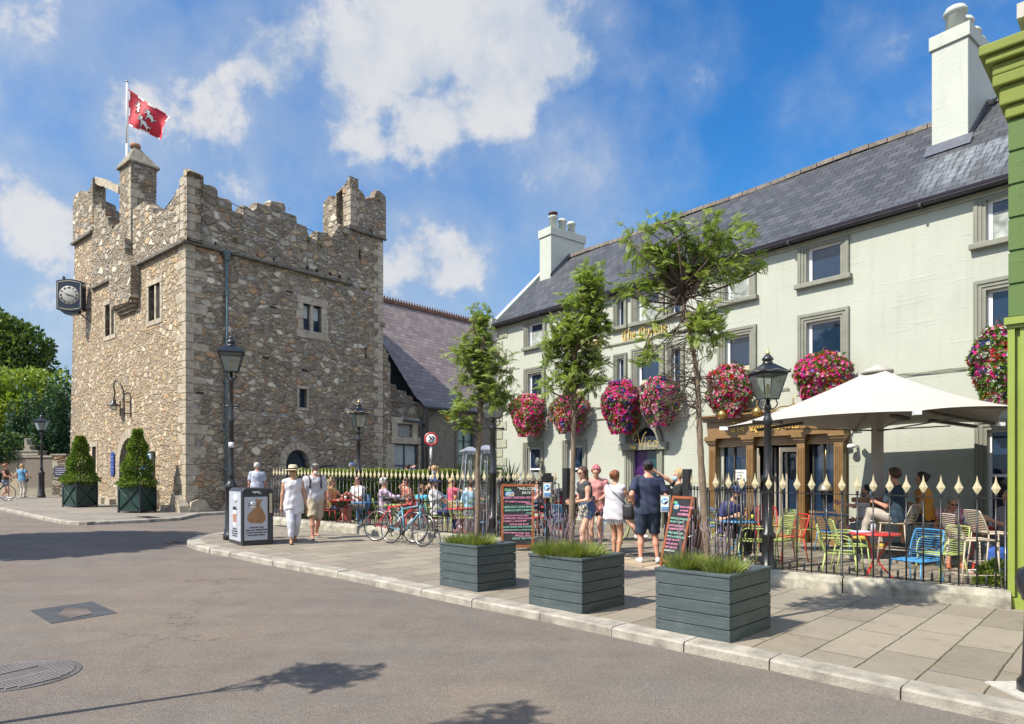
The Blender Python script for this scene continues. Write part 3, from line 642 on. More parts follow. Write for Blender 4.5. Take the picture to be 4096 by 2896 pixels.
# the corbelled chimney turret
mb = MB()
mb.prism(rough([(-6.2, 8.5), (-5.9, 8.35), (-4.2, 8.35), (-3.98, 8.55), (-3.96, 9.7), (-4.5, 10.3), (-4.6, 10.9), (-5.7, 10.9), (-6.15, 10.2)], .35, .02), -.34, 0)
mb.prism(rough([(-5.72, 9.7), (-4.56, 9.7), (-4.56, 13.98), (-5.72, 13.98)], .35, .02), -.11, .85)
for k in range(3): mb.box(-6.1+.1*k, -4.05-.1*k, -.30+.09*k, 0, 8.42-.12*(k+1), 8.42-.12*k)
mb.build('chimney_turret', STONE_P, castle)
mb = MB(); x0, x1, y0, y1, z = -5.82, -4.46, -.22, .95, 13.96
mb.box(x0, x1, y0, y1, z, z+.07); mb.raw([(x0, y0, z+.07), (x1, y0, z+.07), (x1, y1, z+.07), (x0, y1, z+.07), ((x0+x1)/2-.1, .2, z+.86), ((x0+x1)/2+.1, .2, z+.86), ((x0+x1)/2+.1, .35, z+.86), ((x0+x1)/2-.1, .35, z+.86)], [(0, 1, 5, 4), (1, 2, 6, 5), (2, 3, 7, 6), (3, 0, 4, 7), (4, 5, 6, 7)])
cap = mb.build('pyramid_cap', cut_stone('lichened_cap_stone', (.27, .25, .20), .45), castle)
mb = MB(); mb.lathe([(.19, 0), (.2, .12), (.17, .16)], (-5.14, .27, z+.84), 12); mb.build('pot', mat('terracotta', (.36, .19, .11), .8, .2), cap)
# raking beam between pier and turret
mb = MB(); a, b = CAS.front(200+.6163*330, 280+.6163*712, .2), CAS.front(200+.6163*478, 280+.6163*785, .2)
pts = rough([(a[0]-.1, a[1]+.12), (a[0]-.1, a[1]-.2), (b[0], b[1]-.16), (b[0], b[1]+.14)], .25, .03); mb.prism(pts, 0, .4); mb.build('raking_lintel', QUOIN, castle)
# dressed quoins at the near corner and turret corner
mb = MB(); z = .35; k = 0
while z < 9.6:
    h = rnd.uniform(.24, .42); a, b = (rnd.uniform(.42, .8), rnd.uniform(.22, .34)) if k % 2 else (rnd.uniform(.22, .34), rnd.uniform(.42, .85))
    j = rnd.uniform(.004, .018); mb.box(-a, j, -j, b, z+.012, z+h-.012); z += h; k += 1
mb.build('quoins', QUOIN, castle, bevel=.02); mb = MB(); z = 9.95
while z < 11.9:
    h = rnd.uniform(.26, .36); a, b = (.6, .3) if k % 2 else (.32, .55); mb.box(-a, .085, -.085, b, z+.01, z+h-.01); z += h; k += 1
mb.build('quoins', QUOIN, castle, bevel=.02); mb = MB(); z = 12.35
while z < 13.7:
    h = rnd.uniform(.2, .32); a, b = (.4, .3) if k % 2 else (.25, .45); mb.box(-a, .078, 6.93, 6.95+b, z+.01, z+h-.01); z += h; k += 1
mb.build('quoins', QUOIN, castle, bevel=.02); mb = MB(); z = .5
while z < 12:
    h = rnd.uniform(.26, .4); b = .5 if k % 2 else .28; mb.box(-.3, .015, 8.75-b, 8.765, z+.01, z+h-.01); z += h; k += 1
mb.build('quoins', QUOIN, castle, bevel=.02); mb = MB(); z = 9.9
while z < 13.7: h = rnd.uniform(.22, .36); a = .32 if k % 2 else .2; mb.box(-4.56-a, -4.552, -.125, .28 if k % 2 else .12, z+.01, z+h-.01); z += h; k += 1
mb.build('quoins', QUOIN, castle, bevel=.02)
# window dressings
def surr(x0, x1, z0, z1, w, P, mull=True, dy=.02):
    mb = MB(); q = []
    def bx(a, b, c, d, p0, p1): mb.raw([P(x, y, z) for z in (c, d) for y in (p0, p1) for x in (a, b)], [(0, 2, 3, 1), (4, 5, 7, 6), (0, 1, 5, 4), (2, 6, 7, 3), (0, 4, 6, 2), (1, 3, 7, 5)])
    zz = z0
    while zz < z1-.05:
        h = min(rnd.uniform(.3, .5), z1-zz)
        bx(x0-w*rnd.uniform(.8, 1.2), x0, zz+.006, zz+h-.006, -dy, .3); bx(x1, x1+w*rnd.uniform(.8, 1.2), zz+.006, zz+h-.006, -dy, .3); zz += h
    bx(x0-w*1.1, x1+w*1.1, z1, z1+w*1.1, -dy-.01, .3); bx(x0-w*1.1, x1+w*1.1, z0-w*1.1, z0, -dy-.01, .3)
    if mull: c = (x0+x1)/2; bx(c-.07, c+.07, z0, z1, .02, .2)
    return mb
PF = lambda x, y, z: (x, y, z); PS = lambda x, y, z: (-y, x, z)
for (a, b, c, d, w, P, mu) in ((-7.58, -6.6, 7.46, 8.78, .17, PF, True), (-3.14, -2.12, 7.45, 8.78, .17, PF, True), (-9.12, -8.66, .42, 2.83, .16, PF, False), (4.68, 5.53, 7.48, 8.55, .28, PS, True), (4.5, 4.84, 4.32, 5.08, .1, PS, False)):
    s_ = surr(a, b, c, d, w, P, mu).build('window', QUOIN, castle, bevel=.012)
    g = MB(); 
    if P is PS:
        for (u0, u1) in (((a, (a+b)/2-.07), ((a+b)/2+.07, b)) if mu else ((a, b),)):
            g.box(-.2, -.19, u0, u1, c, d)
            f = MB()
            for (p, q, r_, s2) in ((u0, u0+.035, c, d), (u1-.035, u1, c, d), (u0+.035, u1-.035, c, c+.035), (u0+.035, u1-.035, d-.035, d)): f.box(-.2, -.15, p, q, r_, s2)
            f.build('frame', mat('slate_blue_frame', (.05, .07, .10), .5), s_)
        g.build('pane', glassmat(), s_)
        if mu: h = MB(); h.box(-.189, -.185, 4.74, 4.98, 8.0, 8.5); h.box(-.189, -.185, 5.24, 5.48, 7.98, 8.5); h.build('blind', mat('pale_blind', (.45, .5, .5), .8), s_)
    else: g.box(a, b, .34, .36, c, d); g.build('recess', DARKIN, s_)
# arch voussoirs
def ring(mb, x0, x1, zs, za, w, n, P, dy=-.03, gap=.012, jamb=None):
    cx, r = (x0+x1)/2, (x1-x0)/2; h = za-zs
    for i in range(n):
        t0, t1 = math.pi*i/n+gap, math.pi*(i+1)/n-gap; v = []
        for t in (t0, (t0+t1)/2, t1):
            c_, s_ = math.cos(t), math.sin(t); v.append(((cx-r*c_, zs+h*s_), (cx-(r+w)*c_, zs+(h+w)*s_)))
        vs = [P(p[0], y, p[1]) for y in (dy, .3) for pr_ in v for p in pr_]
        mb.raw(vs, [(0, 2, 3, 1), (2, 4, 5, 3), (6, 7, 9, 8), (8, 9, 11, 10), (0, 6, 8, 2), (2, 8, 10, 4), (1, 3, 9, 7), (3, 5, 11, 9), (0, 1, 7, 6), (4, 10, 11, 5)])
    if jamb is not None:
        z = jamb
        while z < zs-.05:
            h_ = min(.36, zs-z)
            for (a, b) in ((x0-w*rnd.uniform(.9, 1.2), x0), (x1, x1+w*rnd.uniform(.9, 1.2))): mb.raw([P(x, y, zz) for zz in (z+.006, z+h_-.006) for y in (dy, .3) for x in (a, b)], [(0, 2, 3, 1), (4, 5, 7, 6), (0, 1, 5, 4), (2, 6, 7, 3), (0, 4, 6, 2), (1, 3, 7, 5)])
            z += h_
mb = MB(); ring(mb, -6.0, -3.98, 1.95, 3.08, .36, 13, PF, jamb=.35); door = mb.build('entrance_arch', QUOIN, castle, bevel=.012)
mb = MB(); mb.box(-6.0, -3.98, .40, .44, .2, 3.1); mb.build('glazed_door', glassmat('green_glass', (.03, .07, .06)), door)
mb = MB()
for x in (-5.96, -5.0, -4.1): mb.box(x, x+.07, .34, .398, .3, 3.0)
mb.box(-5.96, -4.03, .33, .397, 2.1, 2.17); mb.build('door_frame', mat('dark_green_paint', (.02, .06, .05), .4), door)
mb = MB(); ring(mb, 3.9, 4.97, 2.0, 2.61, .3, 9, PS, jamb=.7); aw = mb.build('arched_window', QUOIN, castle, bevel=.012)
mb = MB(); mb.box(-.3, -.28, 3.9, 4.97, .7, 2.62); mb.build('pane', glassmat(), aw)
mb = MB(); pts = arch_pts(3.93, 4.94, 2.0, 2.58, 12); mb.tube([(-.25, 3.94, .7)]+[(-.25, x, z) for x, z in pts]+[(-.25, 4.93, .7)], .035, 4); mb.build('frame', mat('slate_blue_frame', (.05, .07, .10)), aw)
# put-log and drain holes, moss tufts, grass
mb = MB()
for y in (1.0, 1.9, 2.55, 3.25, 3.85, 4.2, 4.75, 5.2, 5.85, 6.3, 6.75): mb.box(-.02, .076, y, y+.13, 9.93, 10.07)
for (y, z) in ((3.9, 8.85), (3.2, 8.1), (2.9, 6.1), (4.6, 5.8), (.35, 4.5)): mb.box(-.02, .006, y, y+.28, z, z+.07)
mb.build('weep_holes', DARKIN, castle)
mb = MB()
for _ in range(46):
    if rnd.random() < .5: i = rnd.randrange(len(sd_)-1); y, z = sd_[i]; c = (rnd.uniform(-.4, .05), y+rnd.uniform(0, .3), z-.06)
    else: i = rnd.randrange(len(fr)-1); x, z = fr[i]; c = (x, rnd.uniform(-.05, .4), z-.05)
    for k in range(9):
        a = rnd.uniform(0, 6.28); l = rnd.uniform(.05, .13); d = Vector((math.cos(a)*l*.5, math.sin(a)*l*.5, l)); s = Vector((-math.sin(a), math.cos(a), 0))*.014
        mb.raw([Vector(c)-s, Vector(c)+s, Vector(c)+d], [(0, 1, 2)])
for (px, py) in ((1130, 700), (1230, 740), (1600, 1110), (1660, 610), (1730, 350), (1440, 650), (500, 690), (1770, 1420)):
    y, z = CAS.side(*c2p(px, py))
    for k in range(50):
        a = rnd.uniform(0, 6.28); l = rnd.uniform(.06, .16); p = Vector((rnd.uniform(.02, .1), y+rnd.gauss(0, .07), z+rnd.gauss(0, .06))); mb.raw([p, p+Vector((.03, .02, .01)), p+Vector((math.cos(a)*l*.4+.05, math.sin(a)*l, l*.5))], [(0, 1, 2)])
mb.build('wall_plants', leafmat('dry_moss_leaf', (.12, .12, .03), (.25, .2, .07)), castle)
# drainpipe on the shaded face
pm = mat('grey_green_pipe', (.10, .15, .16), .45, .15, 4, .1, 40)
mb = MB(); mb.tube([(.12, 1.42, .35), (.12, 1.42, 9.5)], .055, 10)
for z in (1.8, 3.4, 5.0, 6.6, 8.2): mb.lathe([(.056, -.05), (.072, -.04), (.072, .04), (.056, .05)], (.12, 1.42, z), 10); mb.box(0, .08, 1.33, 1.51, z-.02, z+.02)
pp = mb.build('downpipe', pm, castle); mb = MB(); mb.lathe([(.06, 0), (.08, .06), (.13, .22), (.15, .3), (.17, .32), (.17, .36), (.1, .36)], (.14, 1.42, 9.45), 12); mb.build('hopper_head', pm, pp)
# railings wires between merlons
mb = MB()
for (a, b) in (((1.6, 11.75), (2.15, 11.65)), ((4.8, 11.68), (5.35, 11.6))): mb.tube([(-.1, a[0], a[1]), (-.1, b[0], b[1])], .015, 5)
mb.tube([(-2.3, .1, 11.35), (-1.2, .1, 11.75)], .015, 5); mb.build('guard_rail', black_iron, castle)
# flagpole and flag
fp = CAS.front(200+.6163*500, 280+.6163*600, 1.6); fpt = CAS.front(200+.6163*501, 280+.6163*80, 1.6)
pole = empty('flagpole', label='tall white flagpole rising behind the pyramid-capped turret', cat='flagpole', M=CAS.M @ Matrix.Translation((fp[0], 1.6, 9.6)))
H_pole = fpt[1]-9.6
mb = MB(); mb.tube([(0, 0, 0), (0, 0, H_pole*.72)], .055, 10); mb.tube([(0, 0, H_pole*.72), (0, 0, H_pole)], [.05, .04], 10); mb.build('pole', mat('pole_white', (.7, .71, .72), .35, .05), pole)
mb = MB(); mb.lathe([(.04, 0), (.065, .02), (.065, .06), (.03, .09)], (0, 0, H_pole), 10); mb.tube([(.07, 0, 2), (.07, 0, H_pole)], .006, 4); mb.build('truck_and_halyard', mat('grey_metal', (.25, .25, .27), .4, metal=.7), pole)
def flagpt(u, v):   # u along fly 0..1, v down 0..1
    Y = 27.2
    a = Vector((200+.6163*510, 280+.6163*(125+v*235))); b = Vector((200+.6163*(752-v*28), 280+.6163*(292+v*163)))
    p = a.lerp(b, u); p.y += 4*math.sin(u*5+v*2.2)*u; w_ = .16*math.sin(u*7.5+v*3.0)*u**.6+.1*math.sin(u*3+v*5)*u; q = AT(p.x, p.y, Y); return q+Vector((w_*.55, w_*1.2, 0))
flag = empty('flag', tuple(flagpt(0, .5)), 0, 'red flag with three white leaping goats and a red and white border', 'flag')
fm = mat('flag_red', (.52, .02, .045), .7, .12, 3); fw = mat('flag_white', (.75, .75, .75), .7, .08, 3); fb = mat('flag_black', (.01, .01, .02), .7)
Ti = Matrix.Translation(-flag.location)
def flagsurf(nu, nv, u0, u1, v0, v1, off, name, m):
    mb = MB(); vs = []
    for i in range(nu+1):
        for j in range(nv+1): p = flagpt(u0+(u1-u0)*i/nu, v0+(v1-v0)*j/nv); vs.append(Ti @ (p+Vector((0, off, 0))))
    mb.raw(vs, [(i*(nv+1)+j, (i+1)*(nv+1)+j, (i+1)*(nv+1)+j+1, i*(nv+1)+j+1) for i in range(nu) for j in range(nv)], True); return mb.build(name, m, flag)
flagsurf(40, 22, .0, 1, 0, 1, 0, 'cloth', fm)
mb = MB()
def strip(u0, u1, v0, v1, off=-.012, mbx=None):
    n = max(2, int(abs(u1-u0)*24)); k = max(2, int(abs(v1-v0)*16)); vs = [Ti @ (flagpt(u0+(u1-u0)*i/n, v0+(v1-v0)*j/k)+Vector((0, off, 0))) for i in range(n+1) for j in range(k+1)]
    (mbx or mb).raw(vs, [(i*(k+1)+j, (i+1)*(k+1)+j, (i+1)*(k+1)+j+1, i*(k+1)+j+1) for i in range(n) for j in range(k)], True)
for k in range(3): strip(.02+.36*k+.18, .2+.36*k+.18 if k < 2 else 1, 0, .055); strip(.02+.36*k, .2+.36*k, .95, 1.0)
for k in range(2): strip(0, .035, .05+.45*k, .28+.45*k); strip(.965, 1, .05+.45*k, .28+.45*k)
mb.build('border', fw, flag)
mb = MB(); strip(.05, .95, .075, .085, mbx=mb); strip(.05, .95, .915, .925, mbx=mb); strip(.05, .056, .08, .92, mbx=mb); strip(.944, .95, .08, .92, mbx=mb); mb.build('border_line', fb, flag)
goat = [(.30, .98), (.38, .9), (.5, .88), (.58, .78), (.5, .72), (.56, .62), (.66, .62), (.72, .52), (.70, .36), (.8, .30), (.86, .36), (.9, .32), (.82, .2), (.74, .22), (.66, .16), (.60, .02), (.52, .0), (.56, .1), (.5, .26), (.44, .3), (.36, .2), (.26, .02), (.18, .02), (.26, .12), (.32, .3), (.36, .46), (.34, .56), (.2, .5), (.06, .58), (.04, .66), (.1, .64), (.2, .6), (.3, .66), (.18, .72), (.1, .82), (.16, .84), (.24, .76), (.36, .74), (.30, .84), (.2, .98)]
mb = MB(); mk = MB()
for (gu, gv, s) in ((.12, .14, .36), (.50, .18, .36), (.34, .48, .38)):
    bm_pts = [Ti @ (flagpt(gu+(x)*s*.85, gv+(1-y)*s*1.15)+Vector((0, -.02, 0))) for x, y in goat]
    import mathutils.geometry as mg
    tri = mg.tessellate_polygon([[Vector((x, y, 0)) for x, y in goat]]); mb.raw(bm_pts, [tuple(t) for t in tri])
    mk.tube([p+Vector((0, -.004, 0)) for p in bm_pts], .008, 3, closed=True)
mb.build('goats', fw, flag); mk.build('goat_outline', fb, flag)
# clock on the far left edge
ck = Vector(AT(285, 1185, 29.6)); clk = empty('clock', tuple(ck), 0, 'black double-faced clock with gold roman dial bracketed from the castle wall', 'clock')
clk.rotation_euler.z = R(8)
w2, h2, d2 = .52, .62, .18; mb = MB()
def arcs(w, h, n=10): return [(-w, -h), (-w, h)] + [(-w+2*w*i/n, h+.14*h*math.sin(math.pi*i/n)) for i in range(1, n)] + [(w, h), (w, -h)] + [(w-2*w*i/n, -h-.14*h*math.sin(math.pi*i/n)) for i in range(1, n)]
mb.prism(arcs(w2, h2), -d2, d2); body = mb.build('case', mat('clock_black', (.012, .012, .02), .2, .1, coat=.5), clk)
mb = MB(); mb.prism([(x*.74, -h2*1.1+z*.22) for x, z in [(-w2, 0), (w2, 0), (w2*.6, -h2*.9), (0, -h2*1.3), (-w2*.6, -h2*.9)]], -d2*.7, d2*.7); mb.lathe([(.05, 0), (.03, .05), (.07, .1), (.02, .2)], (-.3, 0, h2*1.1), 10); mb.build('pelmet', MATS['clock_black'], clk)
mb = MB(); mb.tube([(x*.88, -d2-.008, z*.88) for x, z in arcs(w2, h2)], .012, 4, closed=True); mb.build('gold_line', mat('gilt', (.6, .55, .42), .4), clk)
mb = MB(); mb.lathe([(.40, 0), (.40, .02), (.385, .03), (0.01, .03)], (0, 0, 0), 36, M=Matrix.Translation((0, -d2, 0)) @ Matrix.Rotation(R(90), 4, 'X')); dial = mb.build('dial', mat('dial_grey', (.42, .41, .38), .4, .06), clk)
mb = MB()
for i, s_ in enumerate(['XII', 'I', 'II', 'III', 'IIII', 'V', 'VI', 'VII', 'VIII', 'IX', 'X', 'XI']):
    a = R(90-30*i); c, s2 = math.cos(a), math.sin(a); up = Vector((c, 0, s2)); rt = Vector((s2, 0, -c)); o = Vector((c*.29, -d2-.034, s2*.29))
    text_mesh(mb, s_, .11, o, rt, up, align='CENTER', bold=.004)
mb.build('numerals', fb, dial)
mb = MB()
for (ang, L, w_) in ((R(-18), .36, .02), (R(-12), .22, .026)):
    for (A, LL) in ((ang, L),):
        d = Vector((math.cos(A), 0, math.sin(A))); n_ = Vector((-d.z, 0, d.x)); o = Vector((0, -d2-.045, 0)); mb.quad(o-d*.08-n_*w_, o-d*.08+n_*w_, o+d*LL+n_*.006, o+d*LL-n_*.006)
mb.quad(*[Vector((0, -d2-.047, 0))+Vector((x, 0, z)) for x, z in ((-.02, .0), (-.17, .1), (-.19, .08), (-.02, -.02))])
mb.build('hands', fb, dial)
mb = MB(); mb.tube([(.5, 0, -.55), (1.1, .1, -.6)], .03, 6); mb.tube([(.5, 0, .6), (1.1, .1, .55)], .03, 6); mb.tube([(.3, 0, -.7), (1.0, .1, -1.3), (1.15, .1, -1.3)], .025, 6); mb.build('bracket', black_iron, clk)
# swan-neck lamp, plaque, notice case
root = empty('wall_lamp', label='swan-neck iron lamp above the castle arch', cat='wall lamp', M=CAS.M @ Matrix.Translation((-4.9, 0, 4.35)))
mb = MB(); pts = [(0, -.22, -.45), (0, -.25, .55)]+[(-.45+.45*math.cos(R(a)), -.25-.12*math.sin(R(a)), .55+.45*math.sin(R(a))) for a in range(10, 181, 17)]+[(-.9, -.3, .3)]
mb.tube(pts, .028, 7); mb.tube([(0, 0, .15), (0, -.25, .15)], .02, 6); mb.tube([(0, 0, -.3), (0, -.25, -.3)], .02, 6); mb.tube([(0, -.02, .5), (.08, -.02, .25), (0, -.02, .1), (.06, -.02, -.2), (0, -.02, -.45)], .015, 5); mb.build('bracket', black_iron, root)
mb = MB(); mb.lathe([(.05, .2), (.09, .14), (.1, .03), (.24, -.05), (.25, -.08), (.1, -.06)], (-.9, -.3, .12), 16); mb.build('lamp_shade', black_iron, root)
mb = MB(); mb.ell((-.9, -.3, .0), (.13, .13, .15)); mb.build('globe', clearglass(), root)
root = empty('blue_plaque', label='tall blue plaque with rounded ends beside the castle arch', cat='plaque', M=CAS.M @ Matrix.Translation((-6.68, -.02, 2.05)))
n = 8; pts = [(.17*math.cos(a*math.pi/n), .36+.14*math.sin(a*math.pi/n)) for a in range(n+1)]+[(-.17*math.cos(a*math.pi/n), -.36-.14*math.sin(a*math.pi/n)) for a in range(n+1)]
MB().prism(pts, -.04, 0).build('board', mat('heritage_blue', (.02, .05, .27), .35), root)
mb = MB()
for i, s_ in enumerate(('Dalkey', 'Castle', '&', 'Heritage', 'Centre')): text_mesh(mb, s_, .085, (0, -.043, .28-i*.14), (1, 0, 0), (0, 0, 1), align='CENTER')
mb.build('lettering', mat('pale_blue_letters', (.35, .45, .7), .5), root)
root = empty('notice_case', label='grey wall notice case with colourful posters right of the castle arch', cat='notice board', M=CAS.M @ Matrix.Translation((-3.1, -.02, 2.0)))
mb = MB(); mb.box(-.5, .5, -.10, 0, -.46, .46); mb.box(-.56, .56, -.14, 0, .46, .50); mb.build('case', mat('case_grey', (.14, .17, .15), .5, .1), root)
mb = MB(); mb.box(-.44, .44, -.108, -.101, -.4, .4); b_ = mb.build('poster', mat('poster_white', (.7, .72, .72), .5), root)
mb = MB(); mb.box(-.42, -.1, -.112, -.109, .05, .34); mb.build('orange_panel', mat('poster_orange', (.75, .33, .03), .5), b_)
mb = MB(); mb.box(-.06, .40, -.112, -.109, -.3, .36); mb.box(-.40, -.1, -.112, -.109, -.32, -.02); mb.build('blue_panel', mat('poster_blue', (.03, .17, .45), .5), b_)
# black sign arm on the shaded wall
root = empty('wall_bracket', label='black iron arm projecting from the castle wall beside the arched window', cat='bracket', M=CAS.M @ Matrix.Translation((0, 5.35, 1.9)))
mb = MB(); mb.tube([(0, 0, .05), (.1, .8, .1)], .025, 6); mb.tube([(0, 0, -.1), (.08, .25, .05)], .02, 6); mb.build('arm', black_iron, root)
# ================= PUB =================
def stucco(name, col):
    m, t, b, out = base_mat(name); tc = t.add('ShaderNodeTexCoord'); o = tc.outputs['Object']
    n = t.noise(o, .8, 5, .6); n2 = t.noise(o, 9, 6, .65); mp = t.add('ShaderNodeMapping', ins={'Vector': o, 'Scale': (6, 6, .5)}); n3 = t.noise(mp.outputs[0], 1, 4, .6)
    mp2 = t.add('ShaderNodeMapping', ins={'Vector': o, 'Scale': (.7, .7, 14)}); n4 = t.noise(mp2.outputs[0], 1, 3, .6)
    c = t.ramp(n.outputs['Fac'], [(.3, tuple(q*.93 for q in col)), (.7, tuple(q*1.05 for q in col))])
    c = t.mix(t.mapr(n3.outputs['Fac'], .5, .75, 0, .28), c, tuple(q*.70 for q in col)); c = t.mix(t.mapr(n2.outputs['Fac'], .6, .8, 0, .2), c, tuple(q*.8 for q in col))
    t.l.new(c, b.inputs['Base Color']); b.inputs['Roughness'].default_value = .75; b.inputs['Specular IOR Level'].default_value = .3
    h = t.math('ADD', n2.outputs['Fac'], t.math('MULTIPLY', t.mapr(n4.outputs['Fac'], .6, .66), .6)); bp = t.add('ShaderNodeBump', ins={'Strength': .35, 'Distance': .015, 'Height': h}); t.l.new(bp.outputs[0], b.inputs['Normal'])
    MATS[name] = m; return m
SAGE = stucco('sage_render', (.42, .445, .385)); CHIMP = stucco('chimney_paint', (.47, .50, .45))
OLIVE = mat('olive_trim', (.215, .22, .18), .6, .12, 5, .2, 60)
SLATE = slate_mat('blue_slates', [(.040, .043, .052), (.062, .066, .077), (.09, .094, .106)], .30, .22, stain=(15.0, 1.25, .0, .9))
BROWN = mat('shopfront_brown', (.215, .128, .050), .35, .18, 4, .08, 60, coat=.2); GLASS = glassmat(); GOLD = mat('gold_leaf_letters', (.72, .52, .13), .4, .1, 9, metal=.2)
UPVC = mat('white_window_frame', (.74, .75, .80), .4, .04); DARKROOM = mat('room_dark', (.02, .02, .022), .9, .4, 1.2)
pub = empty('pub', label='long three-storey pale sage pub with slate roof, white chimneys and brown shopfront', cat='pub', M=PUBF.M)
L, RR = -14.79, 4.0
top_w = [(-12.99, -12.22, 6.06, 6.86), (-10.92, -10.15, 6.06, 6.86), (-8.78, -8.53, 6.06, 6.86), (-8.01, -7.2, 6.06, 6.86), (-6.76, -6.46, 6.06, 6.86), (-5.03, -4.36, 6.06, 6.86), (-2.87, -2.09, 6.06, 6.86), (.68, 1.4, 6.06, 6.86)]
mid_w = [(-12.99, -12.27, 3.85, 5.13), (-10.92, -10.2, 3.85, 5.13), (-8.78, -8.53, 3.85, 5.1), (-8.01, -7.2, 3.85, 5.1), (-6.76, -6.46, 3.85, 5.1), (-5.05, -4.35, 3.85, 5.14), (-2.87, -2.09, 3.85, 5.14), (.68, 1.4, 3.85, 5.14)]
gnd_w = [(-13.03, -12.35, .95, 2.55), (-10.98, -10.28, .95, 2.55), (.70, 1.55, .62, 2.48)]
door_h = (-8.2, -7.28, .05, 3.02); shop_h = (-5.1, -2.15, .05, 2.5)
mb = MB(); wall_holes(mb, L, RR, -.3, 7.12, top_w+mid_w+gnd_w+[door_h, shop_h], .16)
spandrel(mb, -8.2, -7.28, 2.5, 3.0, 3.02, 0, .16)
mb.quad((L, 0, -.3), (L, 5.4, -.3), (L, 5.4, 7.12), (L, 0, 7.12)); mb.poly([(L, 0, 7.12), (L, 5.4, 7.12), (L, 2.7, 9.8)])
mb.quad((RR, 0, -.3), (RR, 5.4, -.3), (RR, 5.4, 7.12), (RR, 0, 7.12)); mb.quad((L, 5.4, -.3), (RR, 5.4, -.3), (RR, 5.4, 7.12), (L, 5.4, 7.12)); mb.poly([(RR, 0, 7.12), (RR, 5.4, 7.12), (RR, 2.7, 9.8)])
mb.build('wall', SAGE, pub)
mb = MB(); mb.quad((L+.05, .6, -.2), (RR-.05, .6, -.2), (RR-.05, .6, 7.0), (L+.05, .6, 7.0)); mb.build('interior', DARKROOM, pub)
r1 = roof_plane('roof', (L-.02, -.16, 7.16), (RR, -.16, 7.16), (RR, 2.7, 9.93), (L-.02, 2.7, 9.93), SLATE, pub)
r2 = roof_plane('roof', (RR, 5.56, 7.16), (L-.02, 5.56, 7.16), (L-.02, 2.7, 9.93), (RR, 2.7, 9.93), SLATE, pub)
mb = MB(); x = L
while x < RR:
    z = 9.93+.025*math.sin(x*1.3); mb.prism([(x+.01, z-.05), (x+.44, z-.05), (x+.44, z+.06+rnd.uniform(-.01, .01)), (x+.01, z+.06)], 2.6, 2.8); x += .45
mb.build('ridge_tiles', cut_stone('lichened_ridge', (.22, .19, .165), .4), pub)
# verge coping, kneeler, gutter, eaves band
mb = MB(); a = Vector((L, -.25, 7.22)); b_ = Vector((L, 2.7, 10.02)); 
mb.raw([(L-.12, -.2, 7.10), (L+.14, -.2, 7.10), (L+.14, 2.7, 9.92), (L-.12, 2.7, 9.92), (L-.12, -.2, 7.26), (L+.14, -.2, 7.26), (L+.14, 2.7, 10.06), (L-.12, 2.7, 10.06)], [(0, 3, 2, 1), (4, 5, 6, 7), (0, 1, 5, 4), (1, 2, 6, 5), (3, 0, 4, 7)])
mb.box(L-.14, L+.12, -.34, -.16, 7.02, 7.36); mb.build('verge_coping', CHIMP, pub)
gm = mat('black_gutter', (.03, .028, .04), .4, .2, 5)
mb = MB(); n = 8; gp = [(-.21+.11*math.cos(math.pi+math.pi*i/n), 7.14-.12*math.sin(math.pi*i/n)) for i in range(n+1)]
vs = [(xx, y, z) for xx in (L, RR) for y, z in gp]; mb.raw(vs, [(i, i+1, i+1+n+1, i+n+1) for i in range(n)], True)
mb.box(L, RR, -.30, -.285, 7.06, 7.15); mb.box(L, RR, -.115, -.0, 7.02, 7.15); mb.box(L, RR, -.29, -.12, 7.055, 7.075)
for xx in (-12.1, -9.3, -6.4, -3.2, -.4, 2.2): mb.box(xx, xx+.05, -.305, -.1, 7.0, 7.16)
mb.build('gutter', gm, pub)
mb = MB(); mb.box(L, RR, -.07, 0, 6.99, 7.10); mb.box(L, RR, -.04, 0, 6.93, 6.985); mb.box(L, L+.62, -.03, 0, 6.62, 6.925)
z = .3; k = 0
while z < 6.3: w_ = .58 if k % 2 else .34; mb.box(L, L+w_, -.03, 0, z, z+.29); z += .33; k += 1
mb.build('eaves_band_and_quoins', mat('pale_olive_band', (.33, .34, .26), .65, .1, 4), pub)
